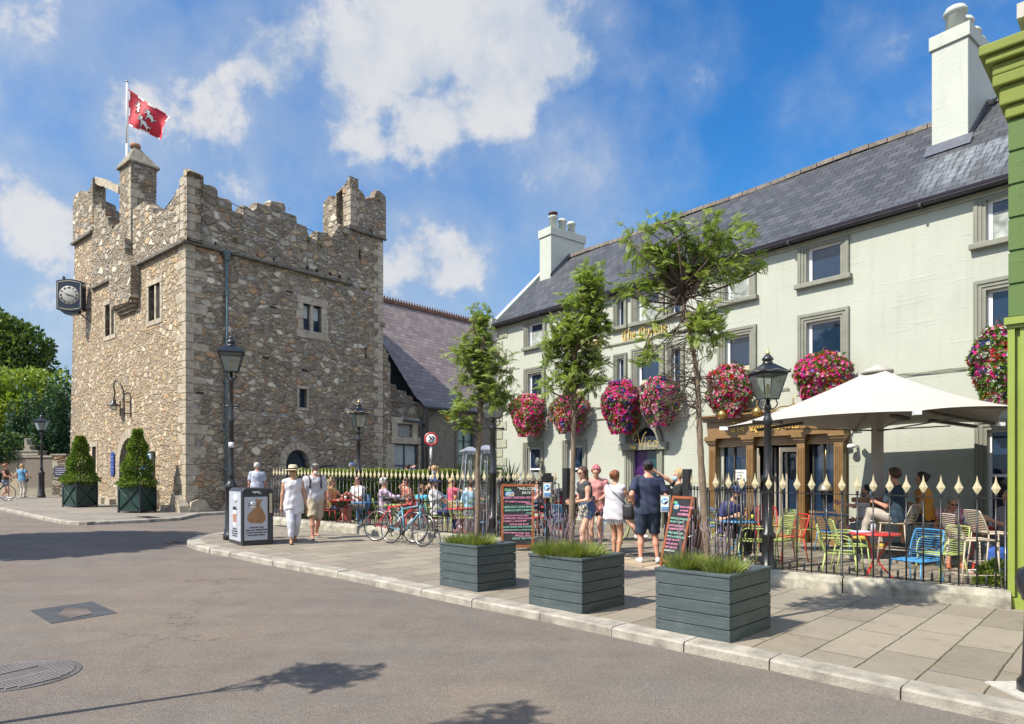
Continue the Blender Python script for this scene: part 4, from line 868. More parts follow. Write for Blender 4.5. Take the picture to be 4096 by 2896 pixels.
def window(x0, x1, z0, z1, head=True, sill=None, style='plain', w=.2, blind=None, bot=None):
    mb = MB(); zb = z0 if bot is None else bot
    for i, (a, b, p) in enumerate(((w, w*.66, .065), (w*.66, w*.33, .045), (w*.33, .004, .026))):
        mb.box(x0-a, x0-b, -p, 0, zb, z1+(a if head else 0)); mb.box(x1+b, x1+a, -p, 0, zb, z1+(a if head else 0))
        if head: mb.box(x0-b, x1+b, -p, 0, z1+b, z1+a)
    if not head: mb.box(x0-w, x1+w, -.03, 0, z1, 6.925)
    for i in range(3):
        p = (.072, .052, .033)[i]; q = w*(1-.33*i)-.012
        mb.box(x0-q, x0-q+.01, -p, -p+.012, zb, z1); mb.box(x1+q-.01, x1+q, -p, -p+.012, zb, z1)
    s_ = mb.build('window', OLIVE, pub)
    if sill is not None: m2 = MB(); m2.box(x0-w-.06, x1+w+.06, -.13, .1, sill-.11, sill); m2.build('sill', OLIVE, s_, bevel=.012)
    m2 = MB(); f = .045 if x1-x0 > .4 else .03; y0 = .09
    m2.box(x0, x0+f, y0, y0+.05, z0, z1); m2.box(x1-f, x1, y0, y0+.05, z0, z1); m2.box(x0+f, x1-f, y0, y0+.05, z1-f, z1); m2.box(x0+f, x1-f, y0, y0+.05, z0, z0+f*1.2)
    if style == 'sash': zm = z0+(z1-z0)*.52; m2.box(x0+f, x1-f, y0-.02, y0+.04, zm, zm+.055)
    if style != 'sash' and x1-x0 > .4: m2.box(x0+f, x0+f+.028, y0+.01, y0+.045, z0+f*1.2, z1-f)
    m2.build('frame', UPVC, s_)
    m3 = MB(); m3.quad((x0, y0+.035, z0), (x1, y0+.035, z0), (x1, y0+.035, z1), (x0, y0+.035, z1)); m3.build('pane', GLASS, s_)
    if blind: m4 = MB(); m4.box(x0+f+.03, x1-f, y0+.028, y0+.033, blind[0], blind[1]); m4.build('blind', mat('cream_blind', (.50, .46, .33), .8, .05) if blind[2] else mat('net_curtain', (.30, .33, .31), .8, .5, 6), s_)
    return s_
for i, (a, b, c, d) in enumerate(top_w): window(a, b, c, d, False, 6.06, 'plain', .2 if b-a > .5 else .14, blind=(6.1, 6.62, 0) if i in (0, 3, 7, 5) else None)
for i, (a, b, c, d) in enumerate(mid_w): window(a, b, c, d, True, 3.85, 'plain', .2 if b-a > .5 else .14, blind=(3.9, 4.38, 1) if b-a > .5 else None)
for a, b, c, d in gnd_w: window(a, b, c, d, True, c, 'sash', .2, bot=c, blind=(c+.05, c+.75, 0) if a < 0 else None)
# string course cable trunk
mb = MB(); 
for (a, b, z) in ((-12.0, -11.2, 3.66), (-9.9, -8.7, 3.72), (-6.0, -5.4, 3.62), (-4.0, -3.3, 3.68), (-1.9, .35, 3.72)): mb.tube([(a+(b-a)*i/8, -.03, z+.012*math.sin(i*2.1)) for i in range(9)], .014, 5); mb.tube([(a+(b-a)*i/8, -.03, z-.035+.01*math.sin(i*3.1)) for i in range(9)], .009, 4)
mb.tube([(-12.9, -.03, 3.2), (-12.98, -.03, .3)], .012, 5); mb.box(-9.95, -8.75, -.04, 0, 3.33, 3.37)
mb.build('cable_run', mat('painted_cable', (.33, .34, .27), .6, .1), pub)
# name board
mb = MB(); 
for (z, x0, x1) in ((5.56, -12.0, -5.3), (5.93, -12.0, -5.3)):
    mb.box(x0, x1, -.05, 0, z-.025, z+.02); mb.box(x0, x1, -.03, 0, z-.055, z-.03)
board = mb.build('name_board', OLIVE if 0 else mat('pale_olive_band', (0, 0, 0)), pub)
BL = {'T': (1.15, [[(0, 1.3), (.3, 1.5), (.85, 1.35), (1.1, 1.5)], [(.2, 1.25), (.05, .6), (.25, .1), (.7, 0), (1, .25)], [(.62, 1.35), (.6, .12)]]), 'h': (.8, [[(.12, 1.5), (.12, 0)], [(.12, .75), (.42, 1), (.6, .8), (.6, .15), (.42, -.28)]]),
 'e': (.72, [[(.14, .48), (.55, .68), (.38, 1), (.1, .78), (.1, .2), (.35, 0), (.6, .22)]]), ' ': (.5, []), 'Q': (1.3, [[(.62, 1.5), (.15, 1.2), (.08, .4), (.4, 0), (.9, .1), (1.1, .6), (1.0, 1.2), (.6, 1.5)], [(.5, 1.3), (.48, .2)], [(.8, .2), (1.25, -.3)]]),
 'u': (.8, [[(.1, 1), (.1, .2), (.3, 0), (.55, .25)], [(.55, 1), (.55, .1), (.72, 0)]]), 'n': (.82, [[(.02, .85), (.15, 1), (.15, 0)], [(.15, .8), (.45, 1), (.6, .8), (.6, .0)]]), 's': (.7, [[(.55, .85), (.35, 1), (.1, .75), (.52, .35), (.35, 0), (.05, .15)]]),
 'B': (1.1, [[(.15, 1.4), (.15, .05)], [(.05, 1.3), (.5, 1.5), (.85, 1.2), (.45, .8), (.9, .55), (.7, .0), (.15, .05)]]), 'a': (.78, [[(.12, .8), (.35, 1), (.55, .8), (.55, .1), (.72, 0)], [(.55, .55), (.12, .35), (.15, .05), (.5, .15)]]), 'r': (.62, [[(.02, .85), (.15, 1), (.15, 0)], [(.15, .75), (.4, 1), (.55, .85)]]),
 'd': (.82, [[(.1, 1.5), (.58, 1.1), (.6, .2), (.35, 0), (.1, .2), (.1, .75), (.35, .95), (.6, .8)]]), 'l': (.4, [[(.12, 1.5), (.12, .1), (.3, 0)]]), '.': (.3, [[(.08, .08), (.14, 0)]]), 'I': (.6, [[(0, 1.3), (.25, 1.5), (.55, 1.35)], [(.3, 1.4), (.3, .1), (0, 0)]]),
 '1': (.5, [[(.05, 1.2), (.25, 1.45), (.25, 0)]]), '7': (.7, [[(.05, 1.4), (.6, 1.4), (.2, 0)]]), '4': (.8, [[(.5, 0), (.5, 1.45), (.05, .4), (.7, .4)]]), '5': (.7, [[(.6, 1.4), (.15, 1.4), (.12, .85), (.5, .85), (.6, .4), (.4, 0), (.05, .1)]])}
def blackletter(mb, s, size, x, y, z, dep=.03, nib=.165):
    nv = Vector((.7, .0, .7))*nib*size*.5
    for ch in s:
        adv, strokes = BL[ch]
        for st_ in strokes:
            for p, q in zip(st_, st_[1:]):
                a = Vector((x+p[0]*size, y, z+p[1]*size)); b = Vector((x+q[0]*size, y, z+q[1]*size)); e = Vector((0, 0, 0))
                th = (b-a).normalized()*size*.02
                o = [a-nv-th, a+nv-th, b+nv+th, b-nv+th]; cr = (b-a).cross(nv).y
                mb.raw(o+[v+Vector((0, -dep, 0)) for v in o], [(4, 5, 6, 7), (0, 1, 5, 4), (1, 2, 6, 5), (2, 3, 7, 6), (3, 0, 4, 7)])
        x += adv*size
    return x
mb = MB(); blackletter(mb, 'The Queens', .205, -8.57, -.02, 5.60); blackletter(mb, '1745', .16, -6.02, -.02, 5.66); blackletter(mb, 'Ireland.', .18, -10.2, -.02, 5.62); mb.build('gold_lettering', GOLD, board)
# chimneys
def chimney(x0, x1, y0, y1, zb, zt, pots, name='chimney', grow=1.):
    mb = MB(); mb.box(x0, x1, y0, y1, zb, zt); mb.box(x0-.045, x1+.045, y0-.045, y1+.045, zt, zt+.30*grow); 
    ch = mb.build(name, CHIMP, pub, bevel=.01)
    for i, (y, h, r) in enumerate(pots):
        m2 = MB(); c = ((x0+x1)/2, y, zt+.29*grow); m2.lathe([(r*1.0, 0), (r*.92, h*.75), (r*1.12, h*.78), (r*1.2, h*.85), (r*1.15, h*.9), (r*.95, h*.92), (r*.98, h), (r*.7, h), (r*.6, h*.8)], c, 16); m2.build('chimney_pot', CHIMP, ch)
        if i == 0 and x0 < -10: m2 = MB(); m2.lathe([(r*1.1, h*.97), (r*1.1, h*1.06), (r*1.15, h*1.07), (r*1.15, h*1.13), (r*.5, h*1.13)], c, 16); m2.build('cowl', mat('rusty_cowl', (.08, .03, .02), .6, .4), ch)
    m2 = MB(); m2.box(x0-.03, x1+.03, y0-.14, y0+.02, zb+.02+(y0-1.5)*.97-.0, zb+.12+(y0-1.5)*.97); 
    return ch
chimney(-14.42, -13.77, 1.75, 3.5, 8.6, 10.63, [(2.15, .62, .155), (2.62, .56, .15), (3.1, .56, .15)])
chimney(-.80, -.10, 1.5, 3.3, 8.4, 11.0, [(1.85, .62, .2), (2.3, .56, .19), (2.75, .5, .19), (3.1, .45, .17)])
lead = mat('lead_flashing', (.09, .10, .13), .45, .2)
mb = MB(); mb.raw([(-.9, 1.32, 8.64), (0, 1.32, 8.64), (0, 1.5, 8.92), (-.9, 1.5, 8.92)], [(0, 1, 2, 3)]); mb.raw([(-13.75, 1.7, 9.0), (-13.75, 2.7, 9.97), (-13.75, 2.7, 10.12), (-13.75, 1.7, 9.14)], [(0, 1, 2, 3)])
mb.raw([(-.07, 1.5, 8.8), (-.07, 2.7, 9.95), (-.07, 2.7, 10.08), (-.07, 1.5, 8.93)], [(0, 1, 2, 3)]); mb.build('flashing', lead, pub)
# arched doorway of the Vico
mb = MB(); P0 = lambda x, y, z: (x, y, z)
cx = -7.74
for (w_, p) in ((.24, .085), (.17, .06), (.09, .035)):
    pts = arch_pts(-8.2-w_, -7.28+w_, 2.5, 3.0+w_, 14); pin = arch_pts(-8.2-w_+.065, -7.28+w_-.065, 2.5, 3.0+w_-.065, 14)
    for i in range(14): mb.raw([(pts[i][0], -p, pts[i][1]), (pts[i+1][0], -p, pts[i+1][1]), (pin[i+1][0], -p, pin[i+1][1]), (pin[i][0], -p, pin[i][1]), (pts[i][0], 0, pts[i][1]), (pts[i+1][0], 0, pts[i+1][1]), (pin[i+1][0], 0, pin[i+1][1]), (pin[i][0], 0, pin[i][1])], [(0, 1, 2, 3), (0, 4, 5, 1), (3, 2, 6, 7)])
    for s_ in (-1, 1): x = cx+s_*(.46+w_); mb.box(min(x, x-s_*.075), max(x, x-s_*.075), -p, 0, 0, 2.36)
mb.prism([(cx-.09, 2.98), (cx+.09, 2.98), (cx+.14, 3.34), (cx-.14, 3.34)], -.12, 0)
mb.box(-8.62, -6.86, -.15, .1, 2.34, 2.54); ds = mb.build('doorway', OLIVE, pub)
mb = MB(); mb.box(-8.2, -7.28, .12, .16, .05, 2.34); mb.box(-8.1, -7.78, .105, .12, .3, 2.1); mb.build('door', mat('purple_door', (.05, .012, .10), .3, .3, 2), ds)
mb = MB(); mb.box(-7.7, -7.3, .08, .125, .1, 2.3); mb.build('side_panel', mat('teal_glass', (.01, .05, .06), .1, .2), ds)
mb = MB(); mb.box(-8.2, -7.28, .15, .17, 2.54, 3.02); mb.build('fanlight', GLASS, ds)
mb = MB(); mb.lathe([(.11, 0), (.11, .012), (.0, .012)], (0, 0, 0), 20, M=Matrix.Translation((-8.05, .1, 1.52)) @ Matrix.Rotation(R(90), 4, 'X')); sg = mb.build('round_sign', mat('sign_dark', (.03, .03, .04), .4), ds)
mb = MB(); text_mesh(mb, 'WE', .09, (-8.05, .085, 1.54), (1, 0, 0), (0, 0, 1), align='CENTER'); text_mesh(mb, 'PAINT', .07, (-8.05, .085, 1.45), (1, 0, 0), (0, 0, 1), align='CENTER'); mb.build('sign_letters', mat('sign_pink', (.6, .2, .25), .5), sg)
mb = MB(); V = lambda x, z: (-8.06+x, -.20, 2.42+z)
def sm(pts, n=4):
    out = []
    for i in range(len(pts)-1):
        p0, p1, p2, p3 = pts[max(i-1, 0)], pts[i], pts[i+1], pts[min(i+2, len(pts)-1)]
        for k in range(n):
            t = k/n; out.append(tuple(.5*((2*p1[j])+(-p0[j]+p2[j])*t+(2*p0[j]-5*p1[j]+4*p2[j]-p3[j])*t*t+(-p0[j]+3*p1[j]-3*p2[j]+p3[j])*t**3) for j in range(len(p1))))
    return out+[tuple(pts[-1])]
mb.tube([V(*p) for p in sm([(.22, .22), (.10, .20), (.06, .34), (.18, .44), (.27, .28), (.33, .0), (.38, .12), (.46, .32), (.56, .42)])], .010, 5)
mb.tube([V(*p) for p in sm([(.52, .17), (.50, .02), (.56, .02)])], .008, 5); mb.ell(V(.53, .23), (.015, .015, .015), 6, 4)
mb.tube([V(*p) for p in sm([(.73, .15), (.64, .15), (.62, .05), (.68, .0), (.74, .04)])], .008, 5); mb.tube([V(*p) for p in sm([(.86, .16), (.79, .1), (.82, .0), (.92, .01), (.95, .1), (.87, .16)])], .008, 5)
text_mesh(mb, 'THE', .12, (-8.13, -.17, 2.37), (1, 0, 0), (0, 0, 1), depth=.02, bold=.004); mb.build('gold_script', GOLD, ds)
# ------- shopfront
def bx(px, py, v=-.22): return PUBF.front(2700+.4313*px, 1300+.4313*py, v)
shop = MB(); zb = .03
pil = [(-5.40, -5.20), (-4.31, -4.12), (-3.00, -2.81), (-2.14, -1.94)]
for i, (a, b) in enumerate(pil):
    shop.box(a, b, -.22, 0, zb, 2.38); shop.box(a-.03, b+.03, -.27, 0, zb, .35); shop.box(a-.02, b+.02, -.25, -.0, 2.38, 2.43); shop.box(a-.05, b+.05, -.29, 0, 2.43, 2.49); shop.box(a-.08, b+.08, -.33, 0, 2.49, 2.545)
    for k in range(4): shop.box(a+.03+k*.04, a+.047+k*.04, -.235, -.22, .45, 2.25)
shop.box(-5.48, -1.86, -.2, 0, 2.30, 2.545) if 0 else None
shop.box(-5.40, -1.94, -.14, 0, 2.33, 2.545); shop.box(-5.46, -1.88, -.32, 0, 2.545, 2.60); shop.box(-5.42, -1.92, -.24, 0, 2.60, 2.97); shop.box(-5.50, -1.84, -.34, 0, 2.97, 3.03); shop.box(-5.58, -1.76, -.42, 0, 3.03, 3.09); shop.box(-5.64, -1.70, -.48, 0, 3.09, 3.13)
for (a, b) in ((-5.16, -4.33), (-2.78, -2.18)): shop.box(a, b, -.05, .1, zb, .75); shop.box(a, b, -.09, .02, .75, .80); shop.box(a+.06, b-.06, -.065, -.05, .15, .65)
shopo = shop.build('shopfront', BROWN, pub)
mb = MB(); blackletter(mb, 'The Queens Bar', .165, -4.72, -.24, 2.70, .025); mb.build('gold_lettering', GOLD, shopo)
mb = MB(); mb.box(-4.87, -4.33, .06, .08, .8, 2.33); mb.box(-5.16, -4.87, .06, .08, .8, 2.33); mb.box(-2.78, -2.18, .06, .08, .8, 2.33); mb.box(-4.10, -3.02, .5, .52, 0.05, 2.33); mb.build('glazing', GLASS, shopo)
gd = mat('dark_mullion', (.05, .045, .03), .4, .2); gf = mat('grey_door_frame', (.34, .31, .25), .5, .15); mb = MB()
for x in (-5.12, -4.82, -4.4): mb.box(x, x+.04, .02, .06, .8, 2.33)
for x in (-2.74, -2.5, -2.24): mb.box(x, x+.035, .02, .06, .8, 2.33)
mb.build('mullions', gd, shopo)
mb = MB()
for (x, ang) in ((-4.08, 62), (-3.05, 118)):
    M2 = Matrix.Translation((x, -.02, .06)) @ Matrix.Rotation(R(-ang), 4, 'Z')
    for (a, b, c, d) in ((0, .06, 0, 2.2), (.44, .5, 0, 2.2), (.06, .44, 2.1, 2.2), (.06, .44, 0, .7)): mb.box(a, b, -.02, .02, c, d, M2)
mb.build('open_doors', gf, shopo)
mb = MB(); 
for x in (-3.95, -3.65, -3.35, -3.1): mb.box(x, x+.05, .44, .49, .05, 2.3)
mb.box(-4.1, -3.0, .44, .49, .05, .6); mb.build('inner_screen', gf, shopo)
mb = MB(); mb.box(-4.80, -4.45, .04, .055, 1.45, 1.75); nt_ = mb.build('notice', mat('paper_white', (.78, .79, .8), .7, .03), shopo)
mb = MB(); text_mesh(mb, 'TOILETS', .065, (-4.78, .036, 1.66), (1, 0, 0), (0, 0, 1)); text_mesh(mb, 'To the left', .04, (-4.75, .036, 1.60), (1, 0, 0), (0, 0, 1)); mb.prism([(-4.76, 1.52), (-4.70, 1.56), (-4.70, 1.535), (-4.58, 1.535), (-4.58, 1.505), (-4.70, 1.505), (-4.70, 1.48)], .034, .038); mb.build('notice_text', mat('ink', (.02, .02, .02), .6), nt_)
brass = mat('brass', (.62, .42, .14), .25, .15, 8, metal=.9)
for x in (-4.55, -3.6, -2.7):
    r_ = empty('brass_sign_lamp', M=PUBF.M @ Matrix.Translation((x, -.42, 3.13)), label={-4.55: 'brass swan-neck lamp at the left end above the brown shop sign', -3.6: 'brass swan-neck lamp over the middle of the brown shop sign', -2.7: 'brass swan-neck lamp over the right part of the brown shop sign'}[x], cat='wall lamp', group='brass lamps over the shop sign')
    m2 = MB(); m2.tube(sm([(.35, .38, .12), (.2, .2, .10), (.1, .05, .02), (.06, -.1, .12), (0, -.22, .26), (-.1, -.3, .22), (-.1, -.3, .05)]), .014, 6); m2.lathe([(.04, -.02), (.04, .02)], (.35, .4, .12), 8, M=None); m2.build('neck', brass, r_)
    m2 = MB(); m2.lathe([(.03, .07), (.05, .05), (.11, .0), (.125, -.06), (.10, -.13), (.05, -.16)], (-.1, -.3, .03), 14); m2.build('shade', brass, r_)
# pendant lamp hanging in the right shop window
r_ = empty('pendant_lamp', M=PUBF.M @ Matrix.Translation((-2.42, -.02, 1.32)), label='domed metal pendant lamp hanging in the right bay of the brown shopfront', cat='pendant lamp')
m2 = MB(); m2.lathe([(.02, .22), (.03, .16), (.07, .13), (.13, .07), (.165, -.02), (.17, -.05), (.14, -.07)], (0, 0, 0), 16); m2.build('lamp_shade', mat('brushed_steel', (.5, .45, .38), .3, .1, metal=.8), r_); m2 = MB(); m2.tube([(0, 0, .2), (0, 0, 1.0)], .008, 4); m2.build('chain', brass, r_)
# cctv and wall light
r_ = empty('security_light', M=PUBF.M @ Matrix.Translation((-1.72, -.02, 2.25)), label='white security light on the sage wall just right of the shopfront', cat='wall lamp')
m2 = MB(); m2.box(-.03, .03, -.16, 0, -.03, .03); m2.lathe([(.03, .05), (.07, .03), (.085, -.02), (.05, -.05)], (-.05, -.18, .0), 12); m2.tube(sm([(0, -.02, -.02), (.05, -.03, -.2), (-.03, -.03, -.28), (-.06, -.03, -.2)]), .006, 4); m2.build('lamp_head', white_paint, r_)
r_ = empty('security_camera', M=PUBF.M @ Matrix.Translation((-9.92, -.03, 3.3)), label='small dome security camera at the left end of the wall trunking', cat='camera')
m2 = MB(); m2.box(-.05, .05, -.08, 0, -.02, .06); m2.ell((0, -.06, -.05), (.05, .05, .06), 10, 6); m2.build('dome', mat('camera_grey', (.3, .3, .3), .4), r_)
r_ = empty('wall_lantern', M=PUBF.M @ Matrix.Translation((-12.2, -.03, 2.05)), label='round grey-green floodlight on the sage wall beside the far left window', cat='wall lamp')
m2 = MB(); m2.ell((0, -.22, 0), (.10, .07, .16), 14, 8); m2.tube([(0, 0, 0), (0, -.2, 0)], .03, 8); m2.build('lamp_head', mat('lamp_greygreen', (.13, .15, .13), .4), r_)

# ================= CHAPEL (stone hall between castle and pub) =================
HALLM = CAS.M
hall = empty('stone_hall', label='low stone hall with steep purple slate roof between castle and pub', cat='stone hall', M=HALLM)
ASHLAR = stone_mat('coursed_granite', 1.7, 2.7, .0, (.14, .125, .10), bright=.75); RS = slate_mat('purple_slates', [(.155, .125, .12), (.215, .175, .165), (.28, .235, .22)], .42, .27)
HR = cut_stone('rendered_hall_wall', (.20, .18, .145), .3)
T = lambda vs: [(-v[1], v[0], v[2]) for v in vs]
t_ = MB(); wall_holes(t_, 8.7, 11.05, -.2, 4.95, [(9.39, 10.85, 1.1, 3.03), (9.57, 10.48, 3.39, 3.93)], .22)
mb = MB(); mb.raw(T(t_.v), t_.f); mb.build('side_wall', ASHLAR, hall)
PSm = Matrix(((0, -1, 0, 0), (1, 0, 0, 0), (0, 0, 1, 0), (0, 0, 0, 1)))
mb = MB(); mb.prism(rough([(8.76, 4.9), (11.05, 4.9), (11.0, 4.98), (10.55, 5.05), (10.5, 5.3), (10.15, 5.32), (10.1, 5.5), (9.55, 5.5), (9.5, 5.72), (8.76, 5.85)], .25, .02), .0, .5, PSm); mb.build('ruined_wall_head', ASHLAR, hall)
t_ = MB(); wall_holes(t_, 11.05, 24, -.2, 4.95, [(13.47, 14.67, 1.0, 3.98)], .25); mb = MB(); mb.raw(T(t_.v), t_.f); mb.quad((0, 24, -.2), (-10.6, 24, -.2), (-10.6, 24, 4.9), (0, 24, 4.9)); mb.build('hall_wall', HR, hall)
mb = MB(); mb.poly([(-.1, 11.4, 4.9), (-5.3, 11.4, 11.0), (-10.5, 11.4, 4.9)]); mb.quad((-.1, 11.4, -.2), (-.1, 11.4, 4.9), (-10.5, 11.4, 4.9), (-10.5, 11.4, -.2)); mb.build('gable_wall', mat('shadowed_gable', (.022, .035, .035), .8, .5, 2), hall)  # near-black wall colour stands for the shadow on the gable
roof_plane('roof', (.32, 11.0, 4.86), (.32, 24.2, 4.86), (-.4, 24.2, 5.40), (-.4, 11.0, 5.40), RS, hall)
ro = roof_plane('roof', (-.4, 11.0, 5.40), (-.4, 24.2, 5.40), (-5.3, 24.2, 11.15), (-5.3, 11.0, 11.15), RS, hall); roof_plane('roof', (-10.9, 24.2, 4.86), (-10.9, 11.0, 4.86), (-5.3, 11.0, 11.15), (-5.3, 24.2, 11.15), RS, hall)
mb = MB(); mb.box(-5.42, -5.18, 11.0, 24.2, 11.10, 11.27)
for i in range(66): y = 11.0+i*.2; mb.raw([(-5.3, y, 11.27), (-5.3, y+.19, 11.27), (-5.3, y+.10, 11.50), (-5.26, y, 11.27), (-5.26, y+.19, 11.27), (-5.26, y+.10, 11.50)], [(0, 1, 2), (5, 4, 3), (0, 2, 5, 3), (1, 4, 5, 2)])
mb.build('ridge_crest', mat('terracotta_crest', (.16, .08, .05), .8, .4, 4), hall)
mb = MB(); mb.tube([(.40, 10.95, 4.80), (.40, 24, 4.80)], .07, 6); mb.tube([(.40, 11.05, 4.78), (.15, 11.02, 4.45), (.15, 11.02, .3)], .055, 7); mb.tube([(.05, 9.9, 4.15), (.35, 10.9, 4.05), (.2, 11.05, 3.9)], .07, 6); mb.tube([(.4, 11.9, 4.75), (.12, 11.35, 4.3), (.12, 11.3, .4)], .05, 6); mb.build('gutter_and_pipe', mat('dark_teal_pipe', (.05, .065, .07), .45, .2), hall)
mb = MB()
for (a, b, c, d) in ((-.05, .06, 9.25, 9.57), (-.05, .06, 10.48, 10.8)): mb.box(-b, -a, c, d, 3.35, 3.98)
mb.box(-.05, .05, 9.2, 11.0, 3.04, 3.36); mb.box(-.05, .05, 9.2, 10.9, 3.97, 4.25); mb.box(-.05, .05, 8.9, 9.38, 1.0, 3.0); mb.box(-.05, .05, 10.87, 11.02, 1.0, 3.0); mb.box(-.05, .05, 9.2, 11.0, .85, 1.08)
wd = mb.build('window', QUOIN, hall, bevel=.015)
mb = MB(); mb.box(-.2, -.12, 9.57, 10.48, 3.39, 3.93); mb.build('blocked_panel', cut_stone('grey_render', (.30, .31, .30), .2), wd)
fr_ = mat('slate_blue_frame', (0, 0, 0)); mb = MB()
for y in (9.39, 10.08, 10.79): mb.box(-.2, -.12, y, y+.06, 1.1, 3.03)
for z in (1.1, 2.0, 2.97): mb.box(-.19, -.13, 9.45, 10.79, z, z+.06)
mb.build('frame', fr_, wd); mb = MB(); mb.box(-.19, -.18, 9.4, 10.84, 1.1, 3.03); mb.build('pane', glassmat('blinds_glass', (.14, .20, .21), .15), wd)
mb = MB()
for k in range(22): y = 9.47+k*.062; mb.box(-.178, -.172, y, y+.04, 1.15, 2.98)
mb.build('vertical_blind', mat('pale_blind', (0, 0, 0)), wd)
mb = MB(); mb.box(-.03, .06, 13.3, 13.47, .8, 4.15); mb.box(-.03, .06, 14.67, 14.84, .8, 4.15); mb.box(-.03, .06, 13.47, 14.67, 3.98, 4.15); mb.box(-.03, .06, 13.3, 14.84, .85, 1.0); wd = mb.build('window', cut_stone('brown_frame_stone', (.17, .15, .13), .2), hall)
mb = MB()
for y in (13.47, 14.05, 14.62): mb.box(-.15, -.10, y, y+.05, 1.0, 3.98)
for z in (1.0, 1.9, 2.55, 3.3, 3.93): mb.box(-.15, -.10, 13.5, 14.62, z, z+.04)
mb.build('frame', mat('dark_green_paint', (0, 0, 0)), wd); mb = MB(); mb.box(-.18, -.16, 13.47, 14.67, 1.0, 3.98); mb.build('pane', glassmat('pale_green_glass', (.13, .17, .14), .1), wd)
mb = MB(); mb.lathe([(.16, 0), (.16, .1), (.0, .1)], (0, 0, 0), 6, M=Matrix.Translation((.0, 12.75, 4.45)) @ Matrix.Rotation(R(90), 4, 'Y'))
tag(mb.build('alarm_box', mat('alarm_orange', (.75, .33, .05), .5), M=HALLM), 'hexagonal orange alarm box under the hall gutter', 'alarm box')

# ================= GREEN BUILDING at the right edge =================
GRF = Frame((FE_.x-.02, FE_.y-.02, 0), (.713, -.700))
grn = empty('green_building', label='lime green painted corner building with stepped cornice at the right edge', cat='building', M=GRF.M)
GREEN = stucco('lime_render', (.19, .23, .05)); GREEN2 = stucco('mid_green_render', (.10, .165, .055)); 
def gz(py): return GRF.front(4060, py)[1]
mb = MB(); mb.box(0, 7, .02, .9, -.2, gz(1275)); mb.box(.10, 7, -.03, .02, gz(2370), gz(1300)); mb.box(-.03, 7, -.04, .02, -.2, gz(2390)); mb.box(-.02, .05, -.05, .02, gz(2385), gz(1300))
mb.build('ground_floor_wall', mat('gloss_lime', (.235, .30, .055), .4, .08, 3, .1, 20), grn)
mb = MB(); mb.box(-.05, 7, -.10, .9, gz(1300), gz(1272)); mb.box(-.03, 7, -.06, .9, gz(1315), gz(1301)); mb.build('band', MATS['gloss_lime'], grn)
mb = MB(); z0, z1 = gz(1270), gz(470); n = 6
for i in range(n): a = z0+(z1-z0)*i/n; mb.box(-.02, 7, .0, .9, a+.02, z0+(z1-z0)*(i+1)/n-.02); 
mb.box(0, 7, .02, .88, z0, z1); mb.build('rusticated_wall', GREEN2, grn)
mb = MB(); mb.box(-.05, 7, -.05, .9, gz(470), gz(420)); mb.box(-.16, 7, -.16, .9, gz(345), gz(300)); mb.box(-.1, 7, -.1, .9, gz(420), gz(345)); mb.box(-.16, 7, -.16, .9, gz(300), gz(255)); mb.box(-.22, 7, -.23, .9, gz(255), gz(222)); mb.box(-.28, 7, -.28, .9, gz(222), gz(180)); mb.build('cornice', GREEN, grn, bevel=.02)
mb = MB(); mb.box(.15, 1.2, .2, .9, gz(180), gz(60)); mb.box(.05, 1.3, .1, 1.0, gz(60), gz(0)); mb.build('parapet_pier', cut_stone('weathered_white_pier', (.50, .48, .44), .2), grn)
